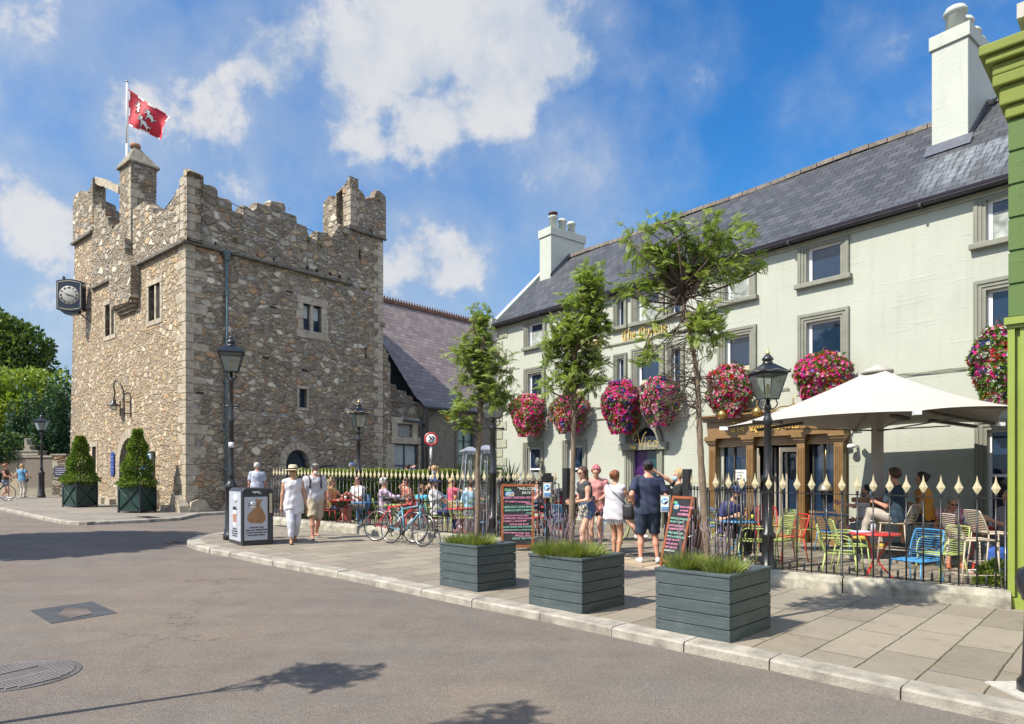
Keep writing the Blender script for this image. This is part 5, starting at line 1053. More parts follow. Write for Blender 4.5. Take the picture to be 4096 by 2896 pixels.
# ================= LAMPS =================
CG = clearglass(); BULB = mat('warm_bulb', (.75, .55, .25), .3, .05)
def lamp(pos, H, kind, label, rz=.0, lw=.56, sticker=False):
    """kind 0: tall plain post; kind 1: gilded finial. H = total height"""
    root = empty('street_lamp', tuple(pos), rz, label, 'street lamp', 'black victorian street lamps')
    tall = kind == 0; le, lb = H-(.45 if tall else .42), H-(.87 if tall else .84)
    if tall: prof = [(.175, 0), (.175, .12), (.15, .14), (.155, .22), (.135, .25), (.125, 1.12), (.145, 1.15), (.145, 1.2), (.09, 1.28), (.06, 1.36), (.07, 1.38), (.07, 1.46), (.055, 1.5), (.052, 2.6), (.065, 2.62), (.065, 2.68), (.047, 2.72), (.042, lb-.26), (.06, lb-.24), (.06, lb-.14), (.03, lb-.1), (.03, lb)]
    else: prof = [(.14, 0), (.14, .06), (.10, .09), (.095, .5), (.125, .54), (.125, .6), (.08, .64), (.072, 1.46), (.095, 1.48), (.095, 1.55), (.066, 1.6), (.057, 2.4), (.075, 2.42), (.075, 2.5), (.055, 2.54), (.05, lb-.16), (.065, lb-.14), (.05, lb-.08), (.03, lb-.06), (.03, lb)]
    mb = MB(); mb.lathe(prof, (0, 0, 0), 14); post = mb.build('post', black_iron, root)
    zb = lb-.42 if tall else 2.46
    if tall: zb = lb-.75
    mb = MB(); mb.tube([(-.26 if not tall else -.15, 0, zb), (.26 if not tall else .15, 0, zb)], .018, 6); mb.ell((-.26 if not tall else -.15, 0, zb), (.03, .03, .03), 6, 5); mb.ell((.26 if not tall else .15, 0, zb), (.03, .03, .03), 6, 5); mb.build('ladder_bar', black_iron, root)
    mb = MB()
    for k in range(4):
        a = k*math.pi/2+math.pi/4; c, s = math.cos(a), math.sin(a)
        pts = sm([(.03, lb-.16), (.10, lb-.14), (.14, lb-.07), (.12, lb-.01), (.15, lb+.02)], 3); mb.tube([(r*c*1.1, r*s*1.1, z) for r, z in pts], .011, 5)
    mb.build('scroll_bracket', black_iron, root)
    b0, t0 = lw*.24, lw*.5-.03; mb = MB()
    mb.box(-b0, b0, -b0, b0, lb, lb+.02)
    for sx in (-1, 1):
        for sy in (-1, 1): mb.tube([(sx*b0, sy*b0, lb), (sx*t0, sy*t0, le)], .012, 4, smooth=False)
    for (x0, x1, y0, y1) in ((-t0, t0, -t0-.008, -t0+.012), (-t0, t0, t0-.012, t0+.008), (-t0-.008, -t0+.012, -t0+.012, t0-.012), (t0-.012, t0+.008, -t0+.012, t0-.012)): mb.box(x0, x1, y0, y1, le-.02, le+.01)
    lan = mb.build('lantern', black_iron, root)
    mb = MB(); b1, t1 = b0-.004, t0-.004
    mb.raw([(-b1, -b1, lb+.02), (b1, -b1, lb+.02), (b1, b1, lb+.02), (-b1, b1, lb+.02), (-t1, -t1, le-.02), (t1, -t1, le-.02), (t1, t1, le-.02), (-t1, t1, le-.02)], [(0, 1, 5, 4), (1, 2, 6, 5), (2, 3, 7, 6), (3, 0, 4, 7)]); mb.build('glass', CG, lan)
    mb = MB(); mb.tube([(0, 0, lb+.02), (0, 0, lb+.14)], .02, 6); mb.ell((0, 0, lb+.2), (.035, .035, .07), 10, 6); mb.build('bulb', BULB, lan)
    e = lw/2+.01; mb = MB(); z = le+.01
    mb.raw([(-e, -e, z), (e, -e, z), (e, e, z), (-e, e, z), (-e, -e, z+.02), (e, -e, z+.02), (e, e, z+.02), (-e, e, z+.02), (-.075, -.075, z+.17), (.075, -.075, z+.17), (.075, .075, z+.17), (-.075, .075, z+.17)], [(0, 3, 2, 1), (0, 1, 5, 4), (1, 2, 6, 5), (2, 3, 7, 6), (3, 0, 4, 7), (4, 5, 9, 8), (5, 6, 10, 9), (6, 7, 11, 10), (7, 4, 8, 11)])
    mb.lathe([(.10, z+.16), (.085, z+.18), (.07, z+.22), (.095, z+.23), (.09, z+.26), (.05, z+.31), (.03, z+.33)], (0, 0, 0), 12)
    mb.build('roof', black_iron, lan)
    mb = MB(); mb.lathe([(.02, z+.32), (.04, z+.345), (.03, z+.37), (.012, z+.385), (.022, z+.40), (.004, H+.01)], (0, 0, 0), 10); mb.build('finial', iron_gold if kind else black_iron, lan)
    if kind:
        mb = MB()
        for k in range(4):
            a = k*math.pi/2; M2 = Matrix.Rotation(a, 4, 'Z'); pts = [(x, -e-.006, z+.02+.05*(1-math.cos(2*math.pi*i/6))*.35) for i, x in enumerate([-e+2*e*i/6 for i in range(7)])]
            mb.tube([M2 @ Vector(p) for p in sm([(-e, -e-.006, z+.06), (-e*.6, -e-.006, z+.015), (0, -e-.006, z+.05), (e*.6, -e-.006, z+.015), (e, -e-.006, z+.06)], 3)], .008, 4)
        mb.build('gilt_crest', iron_gold if pos[1] > 15 else mat('worn_gilt', (.2, .18, .12), .5), lan)
    if sticker: mb = MB(); mb.lathe([(.0545, 2.05), (.0545, 2.17)], (0, 0, 0), 14); mb.build('sticker', mat('paper_white', (0, 0, 0)), post)
    return root
pA = G(914, 2159)+Vector((.02, .1, 0)); lamp(pA, 4.60, 0, 'tall black street lamp with a white sticker, behind the litter bin', R(20), .56, True)
pE = G(166, 1990); lamp(pE, 4.15, 0, 'distant black street lamp against the far left garden wall', R(15), .56)
pB = Vector((-4.62, 20.3, zg(-4.62, 20.3))); lamp(pB, 3.66, 1, 'black lamp with gold finial inside the patio before the arched castle window', R(40), .46)
pD = Vector((FB_.x+.02, FB_.y+.12, zg(*FB_)+.02)); lamp(pD, 3.5, 1, 'black lamp standing at the railing corner beside the patio heaters', R(35), .50)
pC = Vector((4.25, 11.2, zg(4.25, 11.2))); lamp(pC, 3.66, 1, 'black lamp with bronze finial in front of the brown shopfront', R(12), .50)
# far right post stub (lamp base at frame edge)
p = G(4150, 2772); root = empty('iron_bollard', tuple(p), 0, 'black fluted iron bollard cut by the right edge of the picture', 'bollard')
mb = MB(); mb.lathe([(.13, 0), (.13, .08), (.10, .12), (.085, .5), (.08, .68), (.10, .70), (.10, .72), (.12, .75), (.135, .80), (.14, .86), (.12, .92), (.07, .95), (.0, .96)], (0, 0, 0), 14); mb.build('shaft', black_iron, root)
mb = MB(); mb.slab([(-.22, -.2), (.3, -.2), (.3, .25), (-.22, .25)], -.01, .012); mb.build('concrete_pad', mat('pale_concrete', (.45, .44, .40), .9, .2, 20), root)

# ================= PLANTERS AND STREET TREES =================
PLANT = None
def wood_paint():
    m, t, b, out = base_mat('slate_grey_wood'); tc = t.add('ShaderNodeTexCoord'); o = tc.outputs['Object']
    mp = t.add('ShaderNodeMapping', ins={'Vector': o, 'Scale': (2, 2, 26)}); n = t.noise(mp.outputs[0], 1.4, 5, .65, .6); n2 = t.noise(o, 5, 4, .6)
    c = t.ramp(n.outputs['Fac'], [(.3, (.045, .062, .068)), (.7, (.085, .112, .118))]); c = t.mix(t.mapr(n2.outputs['Fac'], .5, .75, 0, .4), c, (.12, .145, .145))
    t.l.new(c, b.inputs['Base Color']); b.inputs['Roughness'].default_value = .5
    bp = t.add('ShaderNodeBump', ins={'Strength': .35, 'Distance': .01, 'Height': n.outputs['Fac']}); t.l.new(bp.outputs[0], b.inputs['Normal']); return m
WOOD = wood_paint(); SOIL = mat('sandy_soil', (.30, .22, .13), .95, .5, 12, .8, 40)
LAV = leafmat('lavender_leaf', (.15, .20, .04), (.30, .35, .10), 9, .6, .25); LAVS = mat('lavender_spike', (.27, .21, .25), .8, .3, 20)
PANG = math.atan2(-.700, .714)
def planter(fx, fy, w, d, h, label, tufts, z0=None):
    """fx,fy nearest corner; w to the left along the kerb, d to the back right"""
    root = empty('wooden_planter', (fx, fy, zg(fx, fy)-.012), PANG, label, 'planter', 'slate grey wooden tree planters')
    W, D = w, d; n = 5; bh = (h-.03)/n; t = .025    # local: x in [-W,0] , y in [0,D]
    mb = MB()
    for i in range(n):
        z = i*bh; j = rnd.uniform(-.003, .003)
        mb.box(-W+.0, 0, j, t+j, z+.004, z+bh-.004); mb.box(-W, 0, D-t, D, z+.004, z+bh-.004)
        mb.box(-t+j, j, t+.002, D-t-.002, z+.004, z+bh-.004); mb.box(-W, -W+t, t+.002, D-t-.002, z+.004, z+bh-.004)
    mb.box(-W+.03, -.03, .03, D-.03, .0, h-.12)
    mb.build('side_boards', WOOD, root, bevel=.004)
    mb = MB(); r = .085; o = .012; z1 = h-.03
    for q in ([(-W-o, -o), (o, -o), (-r, r), (-W+r, r)], [(o, -o), (o, D+o), (-r, D-r), (-r, r)], [(o, D+o), (-W-o, D+o), (-W+r, D-r), (-r, D-r)], [(-W-o, D+o), (-W-o, -o), (-W+r, r), (-W+r, D-r)]):
        c = Vector((sum(p[0] for p in q)/4, sum(p[1] for p in q)/4)); q = [tuple(Vector(p)+(c-Vector(p)).normalized()*.003) for p in q]; mb.slab(q, z1, z1+.03)
    mb.build('rim', WOOD, root, bevel=.004)
    mb = MB(); N = 8; vs = [(-W+.08+(W-.16)*i/N, .08+(D-.16)*j/N, h-.07+rnd.uniform(-.012, .02)) for i in range(N+1) for j in range(N+1)]; mb.raw(vs, [(i*(N+1)+j, (i+1)*(N+1)+j, (i+1)*(N+1)+j+1, i*(N+1)+j+1) for i in range(N) for j in range(N)], True); mb.build('soil', SOIL, root)
    mb = MB()
    for i in range(n):
        for x in (-W+.04, -.04):
            for dz in (.03, bh-.03): mb.lathe([(.005, 0), (.005, .002)], (0, 0, 0), 6, M=Matrix.Translation((x, -.001, i*bh+dz)) @ Matrix.Rotation(R(90), 4, 'X'))
        for y in (.05, D-.05):
            for dz in (.03, bh-.03): mb.lathe([(.005, 0), (.005, .002)], (0, 0, 0), 6, M=Matrix.Translation((.001, y, i*bh+dz)) @ Matrix.Rotation(R(90), 4, 'Y'))
    mb.build('screws', mat('screw_steel', (.02, .02, .02), .4), root)
    Mw = Matrix.Translation(root.location) @ Matrix.Rotation(PANG, 4, 'Z')
    for k, (x, y, rr, hh, lb) in enumerate(tufts):
        p = Mw @ Vector((x, y, h-.08)); g = empty('lavender', tuple(p), rnd.uniform(0, 6), lb, 'lavender', 'lavender clumps in the planters'); mb = MB(); ms = MB()
        for i in range(int(700*(rr/.16)**1.5)):
            a = rnd.uniform(0, 6.28); q = rr*math.sqrt(rnd.random()); lean = q/rr; l = hh*rnd.uniform(.35, .9)*(1-.25*lean)
            b = Vector((math.cos(a)*q*.7, math.sin(a)*q*.7, 0)); tip = b+Vector((math.cos(a)*lean*l*.75+rnd.gauss(0, .035), math.sin(a)*lean*l*.75+rnd.gauss(0, .035), l)); s = Vector((-math.sin(a+1), math.cos(a+1), 0))*rnd.uniform(.002, .0045)
            m = b.lerp(tip, .5)+Vector((0, 0, .01)); mb.raw([b-s, b+s, m+s*1.3, m-s*1.3, tip], [(0, 1, 2, 3), (3, 2, 4)])
        for i in range(26):
            a = rnd.uniform(0, 6.28); q = rr*rnd.uniform(.2, 1); l = hh*rnd.uniform(1.1, 1.7); b = Vector((math.cos(a)*q*.5, math.sin(a)*q*.5, 0)); tip = Vector((math.cos(a)*q*1.3, math.sin(a)*q*1.3, l))
            ms.tube([b, b.lerp(tip, .6)+Vector((0, 0, .02)), tip], .0018, 3); ms.tube([tip-Vector((0, 0, .03)), tip+Vector((0, 0, .02))], [.006, .003], 4)
        mb.build('foliage', LAV, g); ms.build('flower_spikes', LAVS, g)
    return Mw
BARK = mat('young_bark', (.20, .15, .105), .85, .25, 12, .5, 50); BARKD = mat('dark_twig', (.10, .07, .055), .85, .3, 12)
FEATH = leafmat('feathery_leaf', (.17, .25, .05), (.27, .35, .09), 2.5, .5, .4); FEATH2 = leafmat('young_feathery_leaf', (.32, .41, .13), (.42, .50, .2), 4, .5, .45)
def frond(mb, p, d, L, droop=.4):
    d = d.normalized(); side = d.cross(Vector((0, 0, 1)));
    if side.length < .1: side = Vector((1, 0, 0))
    side.normalize(); side = (side+Vector((rnd.uniform(-.4, .4), rnd.uniform(-.4, .4), rnd.uniform(-.5, .5)))).normalized(); n = 6; pts = []
    for i in range(n+1):
        t = i/n; pts.append(p+d*L*t-Vector((0, 0, 1))*L*droop*t*t)
    for i in range(n):
        a, b = pts[i], pts[i+1]; t = (i+.5)/n; w = L*.36*math.sin(math.pi*(.22+.75*t)); f = (b-a)
        for s in (-1, 1):
            tip = a.lerp(b, .5)+side*s*w+f*.9-Vector((0, 0, 1))*w*.25; ms_ = side*s*w*.6+Vector((0, 0, -w*.1)); mb.raw([a, a+ms_+f*.05, tip, b+ms_+f*.25], [(0, 1, 2, 3) if s > 0 else (3, 2, 1, 0)])
    mb.raw([pts[0], pts[3]+side*.002, pts[-1], pts[3]-side*.002], [(0, 1, 2, 3)])
def street_tree(name, label, base, trunk, crown, seed, nl=1.0, twigs=None, ld=8, group='slender street trees in the planters', br=None):
    """trunk: list of (x,y,z) absolute; crown: list of (centre, radius xyz, count) ; real limbs grow to every frond cluster"""
    r = random.Random(seed); root = empty(name, base, 0, label, 'tree', group); off = Vector(base)
    T_ = [Vector(p)-off for p in sm(trunk, 5)]; n = len(T_); rad = [.034*(1-.75*i/n)+.004 for i in range(n)]; rad[0] *= 1.3; rad[1] *= 1.1
    for i in range(2, n): 
        if r.random() < .25: rad[i] *= 1.18
    mb = MB(); mb.tube(T_, rad, 9); mb.build('trunk', BARK, root)
    lb = MB(); l2 = MB(); tw = MB()
    def limb(a, b, r0, bow=.15):
        m = a.lerp(b, .5)+Vector((r.gauss(0, 1), r.gauss(0, 1), r.gauss(.6, .5)))*(b-a).length*bow; pts = sm([tuple(a), tuple(m), tuple(b)], 4); tw.tube(pts, [r0*(1-.75*i/(len(pts)-1)) for i in range(len(pts))], 5); return [Vector(q) for q in pts]
    for (c, rr, cnt, src) in crown:
        c = Vector(c)-off; start = T_[max(0, min(n-1, int(src*(n-1))))]
        k = max(4, cnt//ld)
        for i in range(k):
            v = Vector((r.gauss(0, 1), r.gauss(0, 1), r.gauss(0, 1))).normalized()*r.uniform(.45, 1.0); e = c+Vector((v.x*rr[0]*1.12, v.y*rr[1], v.z*rr[2]))
            s_ = T_[max(0, min(n-1, int(src*(n-1))+r.randint(-3, 3)))]
            pts = limb(s_, e, .009+.006*r.random())
            m = int(9*nl*ld/8)
            for j in range(m):
                q = pts[min(len(pts)-1, int(len(pts)*(.4+.6*r.random()**.7)))]; dr = Vector((r.gauss(0, 1), r.gauss(0, 1), r.gauss(.35, .7))).normalized(); p0 = q+Vector((r.gauss(0, .03), r.gauss(0, .03), r.gauss(0, .03)))
                sub = q+dr*r.uniform(.03, .24); tw.tube([q, sub], .0025, 3)
                for z in range(4):
                    dd = (dr+Vector((r.gauss(0, .7), r.gauss(0, .7), r.gauss(.15, .5)))).normalized(); frond(l2 if (sub.z > c.z+rr[2]*.4 and r.random() < .45) or r.random() < .12 else lb, q.lerp(sub, r.random()), dd, r.uniform(.06, .13), r.uniform(.1, .5))
    if twigs:
        for (c, rad_, cnt) in twigs:
            c = Vector(c)-off
            for i in range(cnt):
                src = min(T_, key=lambda q: (q-c).length+r.uniform(0, .2)); e = c+Vector((r.gauss(0, rad_), r.gauss(0, rad_*.6), r.gauss(0, rad_))); m = src.lerp(e, .5)+Vector((r.gauss(0, .08), r.gauss(0, .08), r.gauss(.02, .08)))
                tw.tube(sm([tuple(src), tuple(m), tuple(e)], 3), [.005, .0048, .0045, .004, .0035, .003, .002], 4)
                for z in range(3): q = m.lerp(e, r.random()); tw.tube([q, q+Vector((r.gauss(0, .09), r.gauss(0, .06), r.gauss(0, .08)))], .002, 3)
    tw.build('branches', BARKD, root); lb.build('foliage', FEATH, root); l2.build('young_foliage', FEATH2, root)
    return root
def pl(px, py, Y): return tuple(AT(px, py, Y))
# planters: front corners measured on the pavement
P1 = planter(-.461, 8.95, .78, .74, .62, 'leftmost and most distant slate grey wooden planter, beside the chalkboard', [(-.56, .20, .20, .30, 'lavender clump on the left of the leftmost planter'), (-.20, .22, .20, .32, 'lavender clump at the trunk in the leftmost planter')])
P2 = planter(.792, 7.627, .82, .83, .64, 'middle slate grey wooden planter overflowing with lavender', [(-.58, .22, .28, .34, 'lavender clump on the left of the middle planter'), (-.28, .26, .30, .35, 'lavender clump in front of the trunk in the middle planter'), (-.28, .56, .21, .18, 'low lavender clump at the right back of the middle planter')])
P3 = planter(2.077, 6.43, .82, .92, .655, 'largest, nearest slate grey wooden planter at the right', [(-.58, .24, .22, .36, 'lavender clump on the left of the nearest planter'), (-.20, .26, .19, .34, 'lavender clump at the trunk in the nearest planter')])
mb = MB()
for i in range(6): mb.cbox(tuple(P3 @ Vector((-.18-rnd.uniform(0, .25), .5+rnd.uniform(0, .22), .61))), (.16, .09, .05), rnd.uniform(0, 3), ('X', rnd.uniform(-.4, .4)))
o = mb.build('slate_chunks', mat('sandstone_chunk', (.36, .25, .17), .8, .2)); tag(o, 'broken flat stones on the soil of the nearest planter', 'stones')
Y1, Y2, Y3 = 9.35, 8.15, 7.05
street_tree('street_tree', 'slim feathery tree in the leftmost planter, with a rounded pointed crown', pl(1905, 2175, Y1), [pl(1905, 2190, Y1), pl(1912, 2000, Y1), pl(1910, 1850, Y1), pl(1920, 1700, Y1), pl(1915, 1500, Y1), pl(1918, 1330, Y1), pl(1925, 1250, Y1)],
 [(pl(1920, 1290, Y1), (.16, .16, .20), 60, .93), (pl(1925, 1380, Y1), (.28, .26, .22), 110, .85), (pl(1955, 1470, Y1), (.36, .3, .25), 120, .75), (pl(1850, 1450, Y1), (.20, .26, .25), 70, .75), (pl(1980, 1560, Y1), (.34, .3, .22), 110, .68), (pl(1900, 1560, Y1), (.30, .3, .22), 70, .66), (pl(2010, 1620, Y1), (.26, .22, .15), 70, .6), (pl(1850, 1640, Y1), (.15, .2, .16), 45, .55), (pl(1830, 1700, Y1), (.12, .15, .10), 22, .5)], 11, .72)
street_tree('street_tree', 'dense upright feathery tree in the middle planter', pl(2285, 2240, Y2), [pl(2285, 2255, Y2), pl(2288, 2050, Y2), pl(2292, 1850, Y2), pl(2295, 1650, Y2), pl(2298, 1450, Y2), pl(2320, 1250, Y2), pl(2350, 1120, Y2)],
 [(pl(2360, 1140, Y2), (.18, .18, .2), 80, .93), (pl(2330, 1220, Y2), (.30, .26, .22), 130, .86), (pl(2300, 1310, Y2), (.38, .3, .25), 150, .78), (pl(2380, 1330, Y2), (.22, .3, .3), 90, .76), (pl(2230, 1420, Y2), (.26, .26, .22), 90, .7), (pl(2330, 1440, Y2), (.32, .3, .22), 110, .68), (pl(2210, 1510, Y2), (.18, .2, .14), 45, .6), (pl(2390, 1500, Y2), (.2, .2, .16), 60, .6), (pl(2300, 1540, Y2), (.2, .2, .1), 30, .56)], 12, .72)
street_tree('street_tree', 'tallest leaning tree in the nearest planter, with a broad open crown and bare twigs', pl(2835, 2290, Y3), [pl(2835, 2310, Y3), pl(2820, 2080, Y3), pl(2805, 1850, Y3), pl(2795, 1640, Y3), pl(2785, 1480, Y3), pl(2762, 1350, Y3), pl(2735, 1220, Y3), pl(2725, 1150, Y3)],
 [(pl(2540, 960, Y3), (.26, .3, .22), 80, .98), (pl(2620, 1060, Y3+.1), (.30, .3, .22), 90, .97), (pl(2760, 1000, Y3), (.36, .3, .28), 120, .98), (pl(2860, 940, Y3-.1), (.28, .3, .2), 90, .98), (pl(2960, 960, Y3), (.28, .3, .22), 90, .97), (pl(2900, 1080, Y3), (.36, .3, .22), 100, .95), (pl(2540, 1140, Y3), (.16, .2, .16), 40, .95), (pl(2690, 900, Y3), (.25, .25, .14), 50, .98), (pl(3010, 1040, Y3), (.2, .2, .16), 40, .95), (pl(2830, 1290, Y3), (.20, .2, .14), 50, .82), (pl(2860, 1370, Y3), (.13, .16, .14), 30, .76), (pl(2800, 1340, Y3-.1), (.15, .16, .12), 30, .8), (pl(2575, 1450, Y3), (.10, .14, .09), 16, .8)], 13, .52, ld=13,
 twigs=[(pl(2650, 1180, Y3), .16, 26), (pl(2800, 1170, Y3), .16, 26), (pl(2700, 1500, Y3), .13, 30), (pl(2680, 1620, Y3), .10, 18), (pl(2850, 1540, Y3), .10, 14), (pl(2720, 1330, Y3), .12, 20)])
# two saplings and a big tree beyond the left edge: their shadows fall on the road
for (b, h, sd, lab) in (((-4.1, 4.15), 3.3, 31, 'young tree on the near side of the road, left of the viewpoint'), ((-3.35, 2.7), 4.1, 32, 'young tree nearest the viewpoint, on the near side of the road')):
    z = zg(*b)-.1; c = (b[0]+.1, b[1]+.1, z+h)
    street_tree('young_tree', lab, (b[0], b[1], z), [(b[0], b[1], z), (b[0]-.05, b[1], z+1), (b[0]+.02, b[1]+.05, z+2), c], [(c, (.42, .42, .3), 130, .97), ((c[0]+.3, c[1], c[2]-.35), (.25, .25, .2), 40, .85)], sd, .7, group=None)
# ================= BIG FOLIAGE TREES =================
def leafcloud(mb, blobs, n, size, r, dens=None, up=.3, mats=2):
    tot = sum(b[1][0]*b[1][1]*b[1][2] for b in blobs)**1
    for (c, rr) in blobs:
        k = int(n*(rr[0]*rr[1]*rr[2])/tot)
        for _ in range(k):
            v = Vector((r.gauss(0, 1), r.gauss(0, 1), r.gauss(0, 1))).normalized(); q = r.uniform(.55, 1.05)**.6; q *= 1+.22*mnoise.noise(Vector((v.x*2.3+c[0], v.y*2.3+c[1], v.z*2.3+c[2])))
            p = Vector((c[0]+v.x*rr[0]*q, c[1]+v.y*rr[1]*q, c[2]+v.z*rr[2]*q)); d = (v+Vector((r.gauss(0, .8), r.gauss(0, .8), r.gauss(up, .8)))).normalized(); s = d.cross(Vector((r.gauss(0, 1), r.gauss(0, 1), r.gauss(0, 1))))
            if s.length < .05: continue
            s.normalize(); L = size*r.uniform(.6, 1.3); w = L*.34; mb.mi = 0 if r.random() < .6 else 1
            mb.raw([p-s*w*.3, p+s*w*.3, p+d*L*.5+s*w, p+d*L, p+d*L*.5-s*w], [(0, 1, 2, 3, 4)])
    mb.mi = 0
TREEG = leafmat('sycamore_leaf', (.035, .075, .018), (.075, .13, .03), .4, .5, .3); TREEG2 = leafmat('sycamore_leaf_light', (.09, .15, .035), (.15, .2, .05), .5, .5, .35)
LIME1 = leafmat('laurel_leaf', (.11, .19, .025), (.20, .29, .04), .6, .45, .35); LIME2 = leafmat('laurel_leaf_light', (.28, .36, .07), (.38, .42, .10), .7, .45, .35)
YEW1 = leafmat('yew_leaf', (.018, .06, .030), (.035, .095, .045), 1, .6, .12); YEW2 = leafmat('yew_leaf_light', (.05, .12, .06), (.09, .17, .08), 1, .6, .15)
DARKB = mat('tree_bark', (.07, .055, .045), .9, .3, 5, .6, 20)
def big_tree(name, label, cat, base, H, blobs, n, size, mats, seed, group=None, trunk_r=.25):
    r = random.Random(seed); root = empty(name, base, 0, label, cat, group); mb = MB()
    top = Vector((0, 0, H*.7)); mb.tube([(0, 0, -.3), (.05, .03, H*.25), (0, .1, H*.5), top], [trunk_r*1.2, trunk_r, trunk_r*.7, trunk_r*.3], 9)
    for (c, rr) in blobs:
        s = Vector((0, 0, min(H*.6, max(.5, c[2]*.55)))); mb.tube([s, s.lerp(Vector(c), .5)+Vector((0, 0, -.1)), Vector(c)], [trunk_r*.4, trunk_r*.25, trunk_r*.08], 6)
    mb.build('trunk', DARKB, root); m2 = MB(); leafcloud(m2, blobs, n, size, r); m2.build('crown', mats, root); return root
def bl(px, py, Y, rx, rz, base, ry=None): p = AT(px, py, Y); return ((p.x-base[0], p.y-base[1], p.z-base[2]), (rx, ry or rx, rz))
b = (-35, 50, .8)
big_tree('sycamore_tree', 'large dark green tree rising behind the garden at the far left', 'tree', b, 14, [bl(x, y, 50, r1, r2, b) for x, y, r1, r2 in ((30, 1340, 1.6, 1.3), (90, 1400, 1.7, 1.3), (150, 1390, 1.1, .9), (60, 1460, 2.0, 1.2), (170, 1460, 1.0, .8), (-80, 1330, 2.2, 2.0), (-160, 1450, 2.5, 2.2), (-60, 1480, 2.2, 1.5), (120, 1330, .8, .6), (20, 1290, .8, .5))], 15000, .30, [TREEG, TREEG2], 41)
b = (-30.5, 41, .7)
big_tree('laurel_tree', 'bright yellow-green bushy tree behind the dark conifers at the left', 'tree', b, 7, [bl(x, y, 41, r1, r2, b) for x, y, r1, r2 in ((30, 1530, 1.3, .8), (110, 1530, 1.4, .8), (190, 1530, .9, .6), (250, 1520, .6, .5), (40, 1650, 1.5, 1.3), (-80, 1600, 1.8, 1.6), (150, 1620, 1.6, 1.2), (20, 1760, 1.2, 1.2), (-100, 1780, 1.8, 1.4), (240, 1640, 1.0, 1.3))], 16000, .20, [LIME1, LIME2], 42)
for i, (px, top, w, Y, lb) in enumerate([(48, 1640, .42, 36.4, 'leftmost'), (98, 1590, .44, 36.8, 'second from left'), (148, 1600, .42, 36.2, 'third from left'), (192, 1560, .46, 37.0, 'fourth from left'), (226, 1545, .42, 36.4, 'fifth from left'), (262, 1520, .46, 36.8, 'rightmost, against the castle')]):
    p = AT(px, 1900, Y); b = (p.x, p.y, zg(p.x, p.y)); H = AT(px, top, Y).z-b[2]; k = 5
    big_tree('yew_tree', 'dark column-shaped yew behind the garden wall, %s of the row' % lb, 'tree', b, H, [((rnd.uniform(-.1, .1), rnd.uniform(-.1, .1), H*(.22+.78*j/k)-.25), (w*(1.15-.75*(j/k)**2), w*(1.15-.75*(j/k)**2), H*.17)) for j in range(k+1)], 4200, .13, [YEW1, YEW2], 50+i, 'row of dark yews behind the garden wall', .12)
b = (-31, 35.2, .6); big_tree('hedge_shrub', 'dark green shrub mass at the far left behind the wall', 'shrub', b, 3, [bl(x, 1800, 35.2, 1.0, .8, b) for x in (-60, 0, 50, 75)], 5000, .14, [YEW1, TREEG2], 60)
b = (-15.6, 12.2, .2); big_tree('plane_tree', 'big roadside tree beyond the left edge whose shadow crosses the road', 'tree', b, 8.5, [((.3, .0, 6.6), (2.6, 2.2, 1.2)), ((1.5, 1.2, 6.0), (1.8, 1.6, .9)), ((-1.6, -.6, 6.2), (1.8, 1.8, 1.1)), ((.6, -1.4, 7.2), (1.6, 1.6, 1.0))], 9000, .34, [TREEG, TREEG2], 61)
b = (-23, 7, 0); big_tree('plane_tree', 'large tree left of the viewpoint, mirrored in the pub windows', 'tree', b, 11, [((0, 0, 8), (4, 4, 3)), ((2.5, 2, 6.5), (3, 3, 2.2)), ((-2.5, -1, 7), (3, 3, 2.5))], 9000, .5, [TREEG, TREEG2], 62)
b = (-31, 2, 0); big_tree('plane_tree', 'large tree furthest behind the viewpoint', 'tree', b, 11, [((0, 0, 8), (4, 4, 3.2)), ((2.5, 2, 6), (3, 3, 2.2)), ((-3, 1, 7), (3, 3, 2.5))], 9000, .5, [TREEG, TREEG2], 63)
# row of plain houses across the street behind the viewpoint (reflected in the glass)
hs_ = empty('terrace_house', (-9, -22, 0), R(43), 'plain rendered house across the street behind the viewpoint', 'house'); mb = MB(); mb.box(-22, 22, -4, 4, -.3, 6.2); mb.build('wall', mat('cream_render', (.45, .42, .34), .8, .1, 1), hs_); mb = MB(); mb.raw([(-22.2, -4.3, 6.2), (22.2, -4.3, 6.2), (22.2, 4.3, 6.2), (-22.2, 4.3, 6.2), (-22.2, 0, 9), (22.2, 0, 9)], [(0, 1, 5, 4), (2, 3, 4, 5), (0, 4, 3), (1, 2, 5)]); mb.build('roof', mat('dark_slate_plain', (.06, .065, .075), .6), hs_)
for i in range(9):
    m2 = MB(); x = -20+i*4.8; m2.box(x, x+1.1, 3.95, 4.03, 3.4, 5.2); m2.box(x, x+1.1, 3.95, 4.03, .9, 2.6); m2.build('window', DARKIN, hs_)

# ================= FAR LEFT GARDEN WALL =================
WF = Frame((*AT(-250, 1985, 36.0).xy, 0), (.9, -.235)); 
def wx(px, py): return WF.front(px, py)
gw = empty('garden_wall', label='low rendered garden wall with a stone pier at the far left', cat='wall', M=WF.M)
x0, _ = wx(-250, 1900); xa, za = wx(0, 1823); xb, zb_ = wx(72, 1823); xc, zc = wx(215, 1826); xd, zd = wx(272, 1815)
mb = MB(); mb.box(x0, xb, 0, .3, 0, za-.30); mb.build('wall', mat('tan_render', (.31, .26, .18), .9, .12, 1.5, .3, 30), gw)
mb = MB(); mb.box(x0, xb, -.06, .36, za-.30, za-.26); n = int((xb-x0)/.34)
for i in range(n): mb.box(x0+i*.34, x0+i*.34+.17, -.05, .35, za-.26, za-.02)
mb.box(x0, xb, .05, .34, za-.26, za-.05); mb.build('dentil_coping', cut_stone('grey_coping', (.27, .25, .2), .25), gw)
